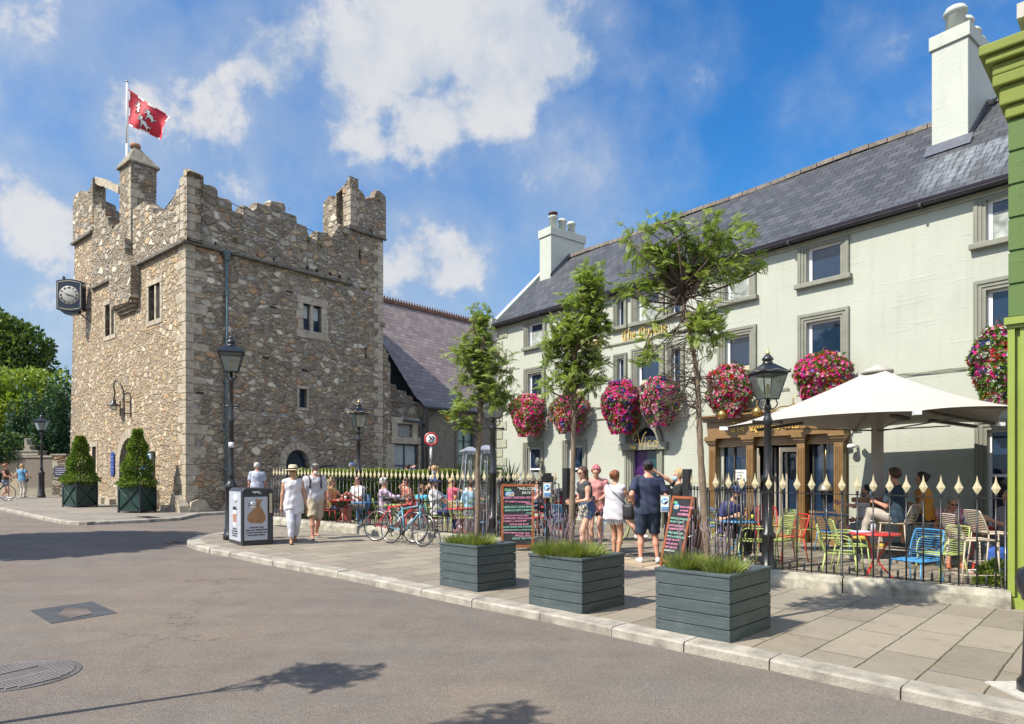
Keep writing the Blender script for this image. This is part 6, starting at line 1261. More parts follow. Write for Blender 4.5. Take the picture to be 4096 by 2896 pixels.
mb = MB(); mb.box(xb, xc, -.02, .3, 0, zb_-.1); mb.build('roughcast_wall', mat('roughcast', (.17, .145, .12), .95, .35, 40, 1, 45), gw)
mb = MB(); mb.box(xb-.1, xc, -.08, .36, zb_-.1, zb_); mb.box(xc-.1, xd, -.12, .5, zd-.08, zd); mb.box(xb-.3, xb+1.4, -.1, .4, zb_, zb_+.20); mb.box(xb-.35, xb+1.45, -.15, .45, zb_+.20, zb_+.26); mb.box(xb, xd, -.05, -.02, 0, .42+zg(*WF.w(xb, 0, 0).xy)); mb.build('coping', MATS['grey_coping'], gw)
mb = MB(); mb.box(xc, xd+.2, -.08, .45, 0, zd-.08); mb.build('stone_pier', stone_mat('pier_rubble', 1.8, 3.6, .0, bright=.95), gw)
mb = MB(); mb.prism([(xb+.3, zb_+.26), (xb+.85, zb_+.26), (xb+.72, zb_+.38), (xb+.80, zb_+.52), (xb+.6, zb_+.55), (xb+.5, zb_+.85), (xb+.43, zb_+.9), (xb+.40, zb_+.5)], 0, .3); mb.build('broken_finial', MATS['grey_coping'], gw)
root = empty('street_nameplate', label='small dark street nameplate on the stone pier beside the yews', cat='sign', M=WF.M @ Matrix.Translation((xc+.55, -.11, zc-.75)))
mb = MB(); mb.box(-.42, .42, 0, .025, -.24, .24); mb.build('plate', mat('plate_dark', (.03, .03, .06), .4), root); mb = MB()
for i in range(4):
    x = -.33+.03*(i % 2)
    while x < .28: w_ = rnd.uniform(.05, .16); mb.box(x, min(x+w_, .33), -.006, -.001, .13-i*.1, .165-i*.1); x += w_+.03
mb.build('lettering', mat('plate_grey', (.4, .4, .5), .5), root)
p = G(143, 1968); root = empty('utility_box', (p.x, p.y+.3, zg(p.x, p.y)), R(-12), 'small pale utility cabinet with an orange warning triangle at the garden wall', 'utility box')
mb = MB(); mb.box(-.42, .42, -.15, .15, 0, .25); mb.box(-.40, .40, -.14, .14, .25, 1.15); mb.build('cabinet', mat('cabinet_pale', (.50, .52, .5), .6, .25, 5), root)
mb = MB(); mb.prism([(.02, .42), (.38, .42), (.38, .62), (.2, .9), (.02, .62)], -.15, -.142); wt = mb.build('warning_sign', mat('warning_orange', (.75, .30, .02), .5), root); mb = MB(); mb.prism([(.2, .62), (.17, .7), (.2, .7), (.18, .82), (.23, .72), (.2, .72), (.24, .62)], -.155, -.152); mb.build('bolt_symbol', DARKIN, wt)
# ================= CASTLE TOPIARY =================
BAY1 = leafmat('bay_leaf', (.06, .125, .02), (.12, .20, .035), 2, .4, .3); BAY2 = leafmat('bay_leaf_light', (.20, .28, .05), (.30, .36, .10), 3, .4, .35)
BOXG = mat('dark_green_planter', (.012, .045, .035), .45, .2, 4, .1, 50)
def topiary(fx, fy, W, D, h, tw, th, label, lab2, seed, ang):
    root = empty('trellis_planter', (fx, fy, zg(fx, fy)-.0), ang, label, 'planter', 'dark green trellis planters by the castle'); mb = MB()
    mb.box(-W+.02, -.02, .02, D-.02, .06, h-.04); mb.build('box', BOXG, root); mb = MB()
    for x in (-W, -.06):
        for y in (0, D-.06): mb.box(x, x+.06, y, y+.06, 0, h+.05)
    mb.box(-W+.06, -.06, 0, .04, .04, .10); mb.box(-W+.06, -.06, 0, .04, h-.08, h-.02); mb.box(-.04, 0, .06, D-.06, .04, .10); mb.box(-.04, 0, .06, D-.06, h-.08, h-.02)
    mb.box(-W, -W+.04, .06, D-.06, .04, .10); mb.box(-W, -W+.04, .06, D-.06, h-.08, h-.02)
    mb.build('frame', mat('planter_frame_black', (.02, .03, .035), .4, .2), root, bevel=.005); mb = MB()
    for (a, b) in (((-W+.06, .1), (-.06, h-.08)), ((-W+.06, h-.08), (-.06, .1))): mb.tube([(a[0], .0, a[1]), (b[0], .0, b[1])], .02, 4)
    for (a, b) in (((.06, .1), (D-.06, h-.08)), ((.06, h-.08), (D-.06, .1))): mb.tube([(0, a[0], a[1]), (0, b[0], b[1])], .02, 4); mb.tube([(-W, a[0], a[1]), (-W, b[0], b[1])], .02, 4)
    mb.build('lattice', MATS['planter_frame_black'], root)
    Mw = Matrix.Translation(root.location) @ Matrix.Rotation(ang, 4, 'Z'); p = Mw @ Vector((-W/2, D/2, h-.08)); r = random.Random(seed)
    g = empty('bay_tree', tuple(p), 0, lab2, 'topiary', 'clipped cone bay trees'); m2 = MB(); m2.tube([(0, 0, -.1), (0, 0, th*.8)], .03, 7); m2.build('stem', BARK, g); m2 = MB()
    for _ in range(9500):
        z = th*(r.random()**1.25); k = 1-z/th; rr = tw/2*(.16+.84*(1-(1-k)**1.15))*(1.03-.16*math.sin(z*9+seed)); rr *= 1 if z > .1 else .8; a = r.uniform(0, 6.28); q = rr*r.uniform(.62, 1.07)+.05*mnoise.noise(Vector((math.cos(a)*3, math.sin(a)*3, z*4)))
        pp_ = Vector((math.cos(a)*q, math.sin(a)*q, z+.02)); d = Vector((math.cos(a)+r.gauss(0, .5), math.sin(a)+r.gauss(0, .5), r.gauss(.5, .5))).normalized(); s = d.cross(Vector((r.gauss(0, 1), r.gauss(0, 1), r.gauss(0, 1)))).normalized(); L = r.uniform(.06, .12); m2.mi = 0 if r.random() < .72 else 1
        m2.raw([pp_, pp_+d*L*.5+s*L*.22, pp_+d*L, pp_+d*L*.5-s*L*.22], [(0, 1, 2, 3)])
    m2.build('crown', [BAY1, BAY2], g)
CA = math.atan2(-.6468, .7627)
def cornerfix(px, py): g_ = G(px, py); return g_.x, g_.y
x, y = cornerfix(289, 2028); topiary(x+.35, y-.3, .88, .85, .92, 1.12, 1.85, 'dark green trellis planter left of the castle door, nearer the yews', 'wider cone-shaped bay tree in the left castle planter', 3, R(-25))
x, y = cornerfix(508, 2052); topiary(x+.42, y+.05, .88, .82, .92, 1.05, 2.0, 'dark green trellis planter directly before the castle arch', 'taller cone-shaped bay tree before the castle arch', 4, R(-10))
# ================= RAILINGS =================
spear = MB(); sp = [(0, 0), (.030, .085), (.012, .15), (0, .235)]
v_ = []
for (r_, z) in ((.006, 0), (.050, .075), (.015, .15), (.001, .235)):
    v_ += [(r_, 0, z), (0, r_*.28, z), (-r_, 0, z), (0, -r_*.28, z)]
spear.raw(v_, [(i*4+k, i*4+(k+1) % 4, (i+1)*4+(k+1) % 4, (i+1)*4+k) for i in range(3) for k in range(4)]+[(3, 2, 1, 0), (12, 13, 14, 15)])
proto_sp = spear.build('spearhead', mat('cream_gold_paint', (.48, .43, .28), .5, .2, 30, .3, 80)); 
barm = MB(); barm.tube([(0, 0, .18), (0, 0, 1.335)], .0105, 6); barm.lathe([(.012, 0), (.024, .012), (.014, .026), (.026, .042), (.012, .058)], (0, 0, 1.325), 8); proto_bar = barm.build('bar', black_iron)
dogm = MB(); dogm.lathe([(.012, 0), (.018, .01), (.012, .03), (.019, .055), (.001, .155)], (0, 0, .245), 6); proto_dog = dogm.build('short_spike', black_iron)
for q in (proto_sp, proto_bar, proto_dog): COL.objects.unlink(q)
def railing(name, pts, sp_, label, dog=True, hgt=1.0, feet=1.9, group=None, cat='railing'):
    pts = [Vector(p) for p in pts]; b = pts[0]; root = empty(name, (b.x, b.y, zg(b.x, b.y)), 0, label, cat, group); O = root.location
    for z, r in ((1.33, .013), (.24, .013)):
        mb = MB()
        for a, c in zip(pts, pts[1:]):
            d = (c-a).normalized(); nn = Vector((-d.y, d.x))*.016; q = [a-nn, c-nn, c+nn, a+nn]; mb.slab([(p.x-O.x, p.y-O.y) for p in q], z-.006, z+.007, lambda x, y: zg(x+O.x, y+O.y)-O.z)
        mb.build('rail', black_iron, root)
    for a, c in zip(pts, pts[1:]):
        L = (c-a).length; n = max(1, round(L/sp_)); an = math.atan2((c-a).y, (c-a).x)
        for i in range(n):
            p = a.lerp(c, (i+.5)/n); z = zg(p.x, p.y)-O.z
            o = proto_bar.copy(); COL.objects.link(o); o.parent = root; o.location = (p.x-O.x, p.y-O.y, z); o.rotation_euler = (0, 0, an+rnd.uniform(-.1, .1))
            s_ = proto_sp.copy(); COL.objects.link(s_); s_.parent = o; s_.location = (0, 0, 1.375)
            if dog:
                p = a.lerp(c, (i+1)/n); o = proto_dog.copy(); COL.objects.link(o); o.parent = root; o.location = (p.x-O.x, p.y-O.y, zg(p.x, p.y)-O.z)
        k = max(1, round(L/feet))
        for i in range(k+1):
            p = a.lerp(c, i/k); mb = MB(); mb.lathe([(.035, .17), (.022, .19), (.034, .205), (.016, .23), (.014, 1.33)], (p.x-O.x, p.y-O.y, zg(p.x, p.y)-O.z), 8); mb.build('stanchion', black_iron, root)
    return root
railing('railing', [FA_, FB_+Vector((-.1, .02))], .156, 'long black spiked railing with cream spearheads behind the bicycles', False)
railing('railing', [FB_+Vector((.1, 0)), FC_-Vector((.1, 0))], .165, 'short black spiked railing between the corner lamp and the left gate post', True)
railing('railing', [FD_, FE_+Vector((-.05, .02))], .194, 'black spiked railing with cream spearheads along the right patio')
railing('railing', [(2.98, 11.3), FD_], .17, 'short return of black railing beside the right gate post')
railing('gate_leaf', [(3.25, 10.7), (4.5, 12.15)], .15, 'open iron gate leaf standing inside the right side of the entrance', False, cat='gate')
railing('gate_leaf', [(.85, 14.35), (-.35, 15.5)], .15, 'open iron gate leaf standing inside the left side of the entrance', False, cat='gate')
railing('railing', [(-6.7, 20.55), (-1.4, 23.6)], .17, 'distant black spiked railing behind the clipped hedge', False)
for (p, lab) in (((1.14, 14.12), 'left square black gate post of the patio entrance'), ((2.97, 11.42), 'right square black gate post of the patio entrance')):
    root = empty('gate_post', (p[0], p[1], zg(*p)), R(-45), lab, 'gate post'); mb = MB(); mb.box(-.06, .06, -.06, .06, 0, 1.66); mb.box(-.075, .075, -.075, .075, 0, .06); mb.build('post', black_iron, root, bevel=.004)
# hedge
HG1 = leafmat('hedge_leaf', (.085, .14, .02), (.15, .22, .035), 2, .45, .35); HG2 = leafmat('hedge_leaf_light', (.22, .30, .05), (.30, .36, .08), 3, .45, .35)
def hedge(label, a, b, h, w, n, seed):
    a, b = Vector(a), Vector(b); r = random.Random(seed); d = (b-a); L = d.length; d.normalize(); nn = Vector((-d.y, d.x)); O = Vector((a.x, a.y, zg(a.x, a.y))); root = empty('hedge', tuple(O), 0, label, 'hedge'); mb = MB()
    for _ in range(n):
        s = r.uniform(0, L); f = r.random(); bump = .06*mnoise.noise(Vector((s*1.7, seed, f*3)))
        if f < .42: o, z = -w/2-bump+r.gauss(0, .02), r.uniform(.05, h)
        elif f < .62: o, z = w/2+bump, r.uniform(.05, h)
        elif f < .9: o, z = r.uniform(-w/2, w/2), h+bump+r.gauss(0, .025)
        else: o, z, s = r.uniform(-w/2, w/2), r.uniform(0, h), r.choice((0, L))+r.gauss(0, .03)
        p = a+d*s+nn*o; P_ = Vector((p.x, p.y, zg(p.x, p.y)+z))-O; v = (Vector((nn.x, nn.y, 0))*(-1 if o < 0 else 1)*.8+Vector((r.gauss(0, .7), r.gauss(0, .7), r.gauss(.5, .6)))).normalized(); t = v.cross(Vector((r.gauss(0, 1), r.gauss(0, 1), r.gauss(0, 1)))).normalized(); l = r.uniform(.05, .1); mb.mi = 0 if r.random() < .6 else 1
        mb.raw([P_, P_+v*l*.5+t*l*.3, P_+v*l, P_+v*l*.5-t*l*.3], [(0, 1, 2, 3)])
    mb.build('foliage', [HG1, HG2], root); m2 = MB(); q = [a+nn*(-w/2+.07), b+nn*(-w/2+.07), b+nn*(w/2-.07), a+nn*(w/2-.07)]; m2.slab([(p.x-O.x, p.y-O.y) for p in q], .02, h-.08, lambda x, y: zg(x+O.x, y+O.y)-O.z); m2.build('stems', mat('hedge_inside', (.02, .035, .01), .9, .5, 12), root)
hedge('long clipped green hedge along the back of the left patio', (-6.55, 20.15), (-1.3, 23.1), 1.5, .5, 15000, 5)
hedge('short hedge return beside the palms near the patio heaters', (-1.3, 22.6), (-.2, 20.6), 1.42, .5, 5000, 6)
# ================= BIN, BIKES, BOARDS, HEATERS, SIGNS =================
c = (G(968, 2183)); BA = math.atan2((G(1094, 2175)-c).y, (G(1094, 2175)-c).x)
bw = (G(1094, 2175)-c).xy.length; bd = (G(914, 2172)-c).xy.length
BM = Matrix.Translation(c) @ Matrix.Rotation(BA, 4, 'Z'); bin_ = empty('litter_bin', M=BM, label='big dark solar compactor litter bin with two printed panels on the pavement corner', cat='litter bin')
CHA = mat('charcoal_plastic', (.035, .037, .045), .45, .15, 6, .05, 50); PAN = mat('pale_panel', (.42, .45, .52), .35, .04)
mb = MB(); BH = 1.13; mb.prism([(0, 0), (bw, 0), (bw, BH), (bw*.93, BH+.05), (bw*.1, BH+.06), (0, BH)], 0, bd+.22); mb.build('cabinet', CHA, bin_, bevel=.02)
mb = MB(); mb.box(.03, bw-.03, -.014, .002, .0, .06); mb.box(bw*.05, bw*.95, -.02, 0, BH-.05, BH-.005); mb.build('trim', black_iron, bin_)
mb = MB(); mb.box(.05, bw*.8, -.012, -.003, .10, BH-.13); fp_ = mb.build('front_panel', PAN, bin_)
sM = Matrix(((0, 1, 0, 0), (-1, 0, 0, 0), (0, 0, 1, 0), (0, 0, 0, 1)))
mb = MB(); mb.box(-.012, -.003, .05, bd+.16, .08, BH-.02); sp_ = mb.build('side_panel', PAN, bin_)
mb = MB(); mb.box(bw*.84, bw*.93, -.05, -.003, .66, BH-.06); mb.build('handle', mat('brushed_steel', (.5, .45, .38), .3, .1, 8, metal=.8), bin_)
ink = mat('ink', (.02, .02, .02), .6); kraft = mat('kraft_paper', (.33, .18, .09), .8, .25, 9, .5, 30); wh = mat('paper_white', (.78, .79, .8), .7, .03)
cx = bw*.45; mb = MB(); k = bw*.9
mb.prism([(cx-0.320*k, .52), (cx-0.208*k, .46), (cx+0.160*k, .44), (cx+0.320*k, .50), (cx+0.320*k, .6), (cx+0.160*k, .78), (cx+0.112*k, .84), (cx+0.224*k, .96), (cx+0.080*k, .93), (cx-0.032*k, .97), (cx-0.048*k, .90), (cx+0.000*k, .84), (cx-0.080*k, .76), (cx-0.304*k, .64)], -.018, -.011); mb.build('paper_bag_picture', kraft, fp_)
mb = MB(); mb.lathe([(1, 0), (1, .006), (0, .006)], seg=20, M=Matrix.Translation((cx-.13*k, -.016, .84)) @ Matrix.Rotation(R(90), 4, 'X') @ Matrix.Diagonal((.135*k, .075, 1, 1))); mb.build('speech_bubble', wh, fp_)
mb = MB(); X_, U_ = (1, 0, 0), (0, 0, 1)
text_mesh(mb, 'This place is full,', .030, (cx-.13*k, -.024, .85), X_, U_, align='CENTER', bold=.0006); text_mesh(mb, "let's go to yours.", .030, (cx-.13*k, -.024, .815), X_, U_, align='CENTER', bold=.0006)
for i, s_ in enumerate(('If the bin is full,', 'take your rubbish back', 'to yours and keep your', 'community cleaner.')): text_mesh(mb, s_, .047, (cx, -.014, .35-i*.052), X_, U_, align='CENTER', bold=.0012)
mb.build('lettering', ink, fp_); mb = MB(); text_mesh(mb, 'BigBelly', .05, (bw*.44, -.023, BH-.045), X_, U_, align='CENTER', bold=.001); text_mesh(mb, 'SOLAR', .025, (bw*.55, -.023, BH-.07), X_, U_, align='CENTER'); mb.build('maker_lettering', wh, fp_)
sy = (bd+.2)/2; mb = MB(); mb.lathe([(1, 0), (1, .006), (0, .006)], seg=20, M=Matrix.Translation((-.012, sy-.05, .97)) @ Matrix.Rotation(R(-90), 4, 'Y') @ Matrix.Diagonal((.09, .12, 1, 1))); mb.build('speech_bubble', wh, sp_)
PY = lambda y, z: (-.018, y, z); mb = MB(); mb.raw([PY(sy+.12, .72), PY(sy-.12, .72), PY(sy-.09, .38), PY(sy+.09, .38)], [(0, 1, 2, 3)]); mb.build('cup_picture', wh, sp_)
mb = MB(); mb.raw([(-.020, sy+.11, .64), (-.020, sy-.11, .64), (-.020, sy-.09, .46), (-.020, sy+.09, .46)], [(0, 1, 2, 3)]); mb.build('cup_sleeve', mat('cup_copper', (.40, .20, .14), .6), sp_); mb = MB(); mb.raw([(-.021, sy+.13, .72), (-.021, sy-.13, .72), (-.021, sy-.10, .79), (-.021, sy+.10, .79)], [(0, 1, 2, 3)]); mb.build('cup_lid', mat('lid_dark', (.04, .035, .06), .5), sp_)
mb = MB()
for i, s_ in enumerate(('If the bin is full,', 'take your rubbish back', 'to yours and keep your', 'community cleaner.')): text_mesh(mb, s_, .042, (-.014, sy, .31-i*.048), (0, -1, 0), U_, align='CENTER', bold=.001)
mb.build('lettering', ink, sp_)
# bicycles
def bike(M, col, label, drop=True, hl=.52):
    r_ = empty('bicycle', M=M, label=label, cat='bicycle'); RB = mat('tyre_rubber', (.02, .02, .02), .7, .2); AL = mat('alloy', (.5, .5, .52), .3, .1, 9, metal=.9); FR = mat('frame_'+label[:6], col, .25, .06, coat=.5); W_ = .335
    def P(x, z, y=0): return Vector((x, y, z))
    for wx_ in (-.5, .5):
        mb = MB(); mb.tube([P(wx_+W_*math.cos(a), .345+W_*math.sin(a)) for a in np.linspace(0, 2*math.pi, 33)[:-1]], .0135, 6, closed=True); w_ = mb.build('wheel', RB, r_); mb = MB(); mb.tube([P(wx_+.317*math.cos(a), .345+.317*math.sin(a)) for a in np.linspace(0, 2*math.pi, 33)[:-1]], .007, 5, closed=True); mb.build('rim', AL, w_); mb = MB()
        for i in range(20): a = i*math.pi/10; mb.tube([P(wx_+.02*math.cos(a+.6), .345+.02*math.sin(a+.6), .02*(-1)**i), P(wx_+.31*math.cos(a), .345+.31*math.sin(a))], .0016, 3)
        mb.tube([P(wx_, .345, -.05), P(wx_, .345, .05)], .018, 8); mb.build('spokes', AL, w_)
    bb, st, ht, hb, ra, fa = P(-.08, .28), P(-.22, .80), P(.34, .84), P(.37, .72), P(-.5, .345), P(.5, .345); mb = MB(); mb.tube([bb, st], .017, 8); mb.tube([st-(st-bb)*.08, ht], .016, 8); mb.tube([bb, hb], .020, 8); mb.tube([ht+P(-.01, .04), hb], .021, 8)
    for s in (-.05, .05): mb.tube([ra+P(0, 0, s), bb+P(-.02, 0, s*.5)], .009, 6); mb.tube([ra+P(0, 0, s), st+P(.01, -.06, s*.2)], .008, 6); mb.tube([fa+P(0, 0, s), P(.41, .58, s), hb], .012, 6)
    mb.build('frame', FR, r_); mb = MB(); mb.tube([st, P(-.235, .93)], .013, 6); mb.tube([P(-.36, .945), P(-.25, .955), P(-.10, .94)], [.06, .045, .018], 8); mb.build('saddle', BLKM, r_); mb = MB(); mb.tube([ht, P(.33, .92), P(.40, .935)], .014, 6)
    if drop:
        for s in (-1, 1): mb.tube(sm([(.40, 0, .935), (.40, s*.19, .94), (.50, s*.2, .94), (.54, s*.2, .87), (.47, s*.2, .80), (.38, s*.2, .79)], 4), .014, 6); mb.tube([P(.52, .95, s*.2), P(.55, .99, s*.2), P(.57, .86, s*.19)], .012, 5)
    else: mb.tube([(.40, -.3, .95), (.40, .3, .95)], .013, 6)
    mb.build('handlebar', BLKM, r_); mb = MB(); mb.lathe([(.09, -.004), (.09, .004)], seg=20, M=Matrix.Translation((-.08, -.06, .28)) @ Matrix.Rotation(R(90), 4, 'X')); mb.tube([(-.08, -.08, .28), (-.02, -.09, .12)], .01, 5); mb.tube([(-.08, .08, .28), (-.14, .09, .44)], .01, 5); mb.cbox((-.02, -.12, .12), (.09, .06, .015)); mb.lathe([(.035, -.004), (.035, .004)], seg=12, M=Matrix.Translation((-.5, -.05, .345)) @ Matrix.Rotation(R(90), 4, 'X')); mb.tube([(-.08, -.06, .37), (-.5, -.05, .38)], .004, 3); mb.tube([(-.08, -.06, .19), (-.47, -.05, .27), (-.5, -.05, .31)], .004, 3); mb.build('crankset', BLKM, r_)
    mb = MB(); mb.tube([P(.03, .42), P(.15, .55)], .035, 10); mb.build('water_bottle', mat('bottle_clear', (.4, .42, .44), .3), r_); return r_
BLKM = mat('black_rubber', (.018, .018, .02), .5, .2)
def BMx(p1, p2, lean, O=0):
    a, b = G(*p1), G(*p2); d = (b-a); an = math.atan2(d.y, d.x); m = (a+b)/2; return Matrix.Translation(m) @ Matrix.Rotation(an, 4, 'Z') @ Matrix.Rotation(R(lean), 4, 'X')
bike(BMx((1560, 2172), (1690, 2187), -6), (.10, .30, .42), 'sky blue drop-handlebar racing bicycle, front one of the pair against the railings'); bike(BMx((1508, 2163), (1650, 2172), -7), (.55, .05, .06), 'red and white drop-handlebar bicycle behind the sky blue one')
p = G(-20, 2004); bike(Matrix.Translation(p) @ Matrix.Rotation(R(8), 4, 'Z'), (.02, .02, .03), 'black bicycle cut by the far left edge, wheeled by the woman with the navy bag')
# chalkboards
CB = mat('chalkboard', (.018, .020, .024), .6, .3, 4); TERR = mat('stained_frame', (.27, .085, .03), .4, .2, 4, .1, 40)
def chalk(mb, rows, M, w):
    for s_, x, z, sz, sk in rows: o = M @ Vector((x, -.022, z)); r3 = M.to_3x3(); text_mesh(mb, s_, sz, o, r3 @ Vector((1, rnd.uniform(-.0, .0), rnd.uniform(-.03, .03))), r3 @ Vector((0, 0, 1)), bold=.0004, shear=sk, sx=w)
def board(name, M, W, Hh, label, rows, A=None):
    r_ = empty(name, M=M, label=label, cat='chalkboard'); mb = MB(); mb.box(-W/2, W/2, -.012, .012, .02, Hh); mb.build('board', CB, r_); mb = MB(); f = .05
    mb.box(-W/2-f, -W/2, -.025, .02, -.08, Hh+f); mb.box(W/2, W/2+f, -.025, .02, -.08, Hh+f); mb.box(-W/2, W/2, -.025, .02, Hh, Hh+f); mb.box(-W/2, W/2, -.025, .02, -.02, .03); mb.build('frame', TERR, r_, bevel=.004)
    I = Matrix.Identity(4)
    for nm, col in (('white', (.62, .72, .66)), ('pink', (.75, .30, .48)), ('green', (.28, .62, .50))):
        q = [r for r in rows if r[5] == nm]
        if q: mb = MB(); chalk(mb, [r[:5] for r in q], I, .92); mb.build('chalk_writing', mat('chalk_'+nm, col, .9, .15, 40), r_)
    mb = MB(); mb.lathe([(1, 0), (1, .004), (0, .004)], seg=6, M=Matrix.Translation((-W*.27, -.014, Hh*.87)) @ Matrix.Rotation(R(90), 4, 'X') @ Matrix.Diagonal((W*.19, Hh*.06, 1, 1))); lg = mb.build('logo_patch', mat('logo_blue', (.05, .25, .55), .6), r_)
    mb = MB(); text_mesh(mb, '150', W*.2, (-W*.42, -.022, Hh*.84), X_, U_, bold=.002); mb.build('logo_digits', mat('logo_gold', (.7, .5, .25), .6), lg); mb = MB(); text_mesh(mb, 'Club', W*.13, (-W*.47, -.022, Hh*.925), X_, U_, bold=.002); mb.build('logo_word', mat('logo_green', (.2, .6, .3), .6), lg)
    if A:
        mb = MB()
        for s in (-1, 1): mb.raw([(s*(W/2+f)-(.0 if s < 0 else f), .02, Hh+f), (s*(W/2+f)+(f if s < 0 else 0), .02, Hh+f), (s*(W/2+f)+(f if s < 0 else 0), A, -.08+.07), (s*(W/2+f)-(.0 if s < 0 else f), A, -.01), (s*(W/2+f)-(.0 if s < 0 else f), .06, Hh+f), (s*(W/2+f)+(f if s < 0 else 0), .06, Hh+f), (s*(W/2+f)+(f if s < 0 else 0), A+.04, -.01), (s*(W/2+f)-(.0 if s < 0 else f), A+.04, -.01)], [(0, 1, 2, 3), (4, 7, 6, 5), (0, 3, 7, 4), (1, 5, 6, 2)])
        mb.raw([(-W/2, .035, Hh), (W/2, .035, Hh), (W/2, A*.97, .06), (-W/2, A*.97, .06)], [(0, 1, 2, 3)]); mb.build('rear_leaf', mat('orange_wood', (.36, .15, .045), .5, .2, 4), r_)
        mb = MB(); mb.tube([(W/2+f, .02, Hh*.42), (W/2+f+.01, A*.3, Hh*.5), (W/2+f, A*.62, Hh*.42)], .009, 4); mb.build('stay', MATS['alloy'], r_)
rows1 = [('"WELCOME', .0, 1.13, .082, 0, 'white'), ('BACK"', .09, 1.05, .075, 0, 'white'), ('ROAST CHICKEN PESTO', -.29, .955, .062, .1, 'pink'), ('ON TOMATO SOURBREAD', -.26, .885, .045, 0, 'pink'), ('€8.50', .16, .84, .055, 0, 'pink'), ('HENS EGG CHIVE MAYO', -.28, .765, .060, .1, 'green'), ('SPINACH SOFT CIABATTA', -.26, .70, .055, .1, 'green'), ('€7.50', .17, .64, .055, .1, 'green'), ('TEXAN SLOW ROAST BEEF', -.29, .60, .046, .1, 'pink'), ('CARMALISED ONION GOUDA', -.29, .545, .049, 0, 'pink'), ('CHEESE in a FLOUR BAP', -.29, .485, .049, 0, 'pink'), ('CHILLI JAM €9.95', -.16, .425, .055, 0, 'pink'), ('HONEY BAKED HAM DUBLINER', -.29, .37, .045, .1, 'green'), ('CHEESE AND MAYO on SOURDOUGH', -.29, .315, .038, 0, 'green'), ('PLUM TOMATO BABY GEM', -.29, .26, .048, 0, 'pink'), ('SPECIAL €9.95', -.05, .2, .055, 0, 'pink'), ('ROAST VEG €7.50', -.1, .14, .055, .1, 'green')]
p = G(2068, 2190); board('chalkboard', Matrix.Translation((-.04+.15, 13.5, zg(.1, 13.5)+.08)) @ Matrix.Rotation(R(-2), 4, 'Z') @ Matrix.Rotation(R(-4), 4, 'X'), .56, 1.2, 'large framed chalkboard menu reading WELCOME BACK, leaning at the corner lamp', rows1)
rows2 = [('ROAST CHICKEN', -.02, .93, .045, 0, 'pink'), ('on tomato', .0, .87, .05, .1, 'pink'), ('SOURBREAD', -.04, .80, .055, 0, 'pink')]+[(s, -.20, .73-i*.062, .043, 0, c_) for i, (s, c_) in enumerate((('HENS EGG CHIVE MAYO', 'green'), ('ON SOFT CIABATTA', 'green'), ('SLOW ROAST BEEF', 'pink'), ('CARAMELISED ONION', 'pink'), ('HONEY BAKED HAM', 'green'), ('MAYO on SOURDOUGH', 'green'), ('ROAST VEG €7.50', 'pink'), ('CHILLI JAM €9.95', 'pink'), ('BABY GEM €9.95', 'pink'), ('SOURDOUGH', 'white')))]
board('a_frame_sign', Matrix.Translation((2.66, 11.25, zg(2.66, 11.25)+.10)) @ Matrix.Rotation(R(-62), 4, 'Z') @ Matrix.Rotation(R(-14), 4, 'X'), .42, 1.08, 'A-frame chalkboard with orange wooden frame at the right gate post', rows2, .52)
# sanitiser stands
def sani(px, Y, zt, label, an):
    x = (px-CX_)/F_*Y; r_ = empty('sanitiser_stand', (x, Y, zg(x, Y)), R(an), label, 'sanitiser stand', 'hand sanitiser stands at the entrance'); mb = MB(); mb.box(-.035, .035, .0, .03, 0, zt-.1); mb.box(-.17, .17, -.15, .18, 0, .015); mb.box(-.12, .12, .0, .02, zt-.36, zt+.0); mb.box(-.08, .08, .021, .035, zt-.2, zt+.06); mb.build('stand', black_iron, r_)
    mb = MB(); mb.box(-.09, .09, -.12, -.002, zt-.42, zt-.12); mb.build('dispenser', mat('steel_box', (.36, .35, .31), .35, .1, 5, metal=.5), r_, bevel=.01); mb = MB(); mb.box(-.08, .05, -.137, -.119, zt-.40, zt-.14); st_ = mb.build('sticker', wh, r_); mb = MB(); mb.lathe([(.055, 0), (.055, .004), (0, .004)], seg=18, M=Matrix.Translation((-.02, -.138, zt-.22)) @ Matrix.Rotation(R(90), 4, 'X')); mb.box(-.075, .045, -.141, -.138, zt-.39, zt-.32); mb.build('blue_symbol', mat('safety_blue', (.02, .22, .55), .5), st_)
    mb = MB(); text_mesh(mb, 'Please use', .026, (-.02, -.145, zt-.355), X_, U_, align='CENTER'); text_mesh(mb, 'hand sanitiser', .022, (-.02, -.145, zt-.38), X_, U_, align='CENTER'); text_mesh(mb, 'before entering', .02, (-.02, -.145, zt-.403), X_, U_, align='CENTER'); mb.ell((-.03, -.145, zt-.235), (.02, .003, .03), 8, 5); mb.ell((.01, -.145, zt-.215), (.018, .003, .014), 8, 5); mb.build('white_print', wh, st_)
sani(2190, 13.0, 1.50, 'left sanitiser stand, beside the large chalkboard', 0); sani(2664, 11.8, 1.32, 'right sanitiser stand, behind the A-frame chalkboard', -15)
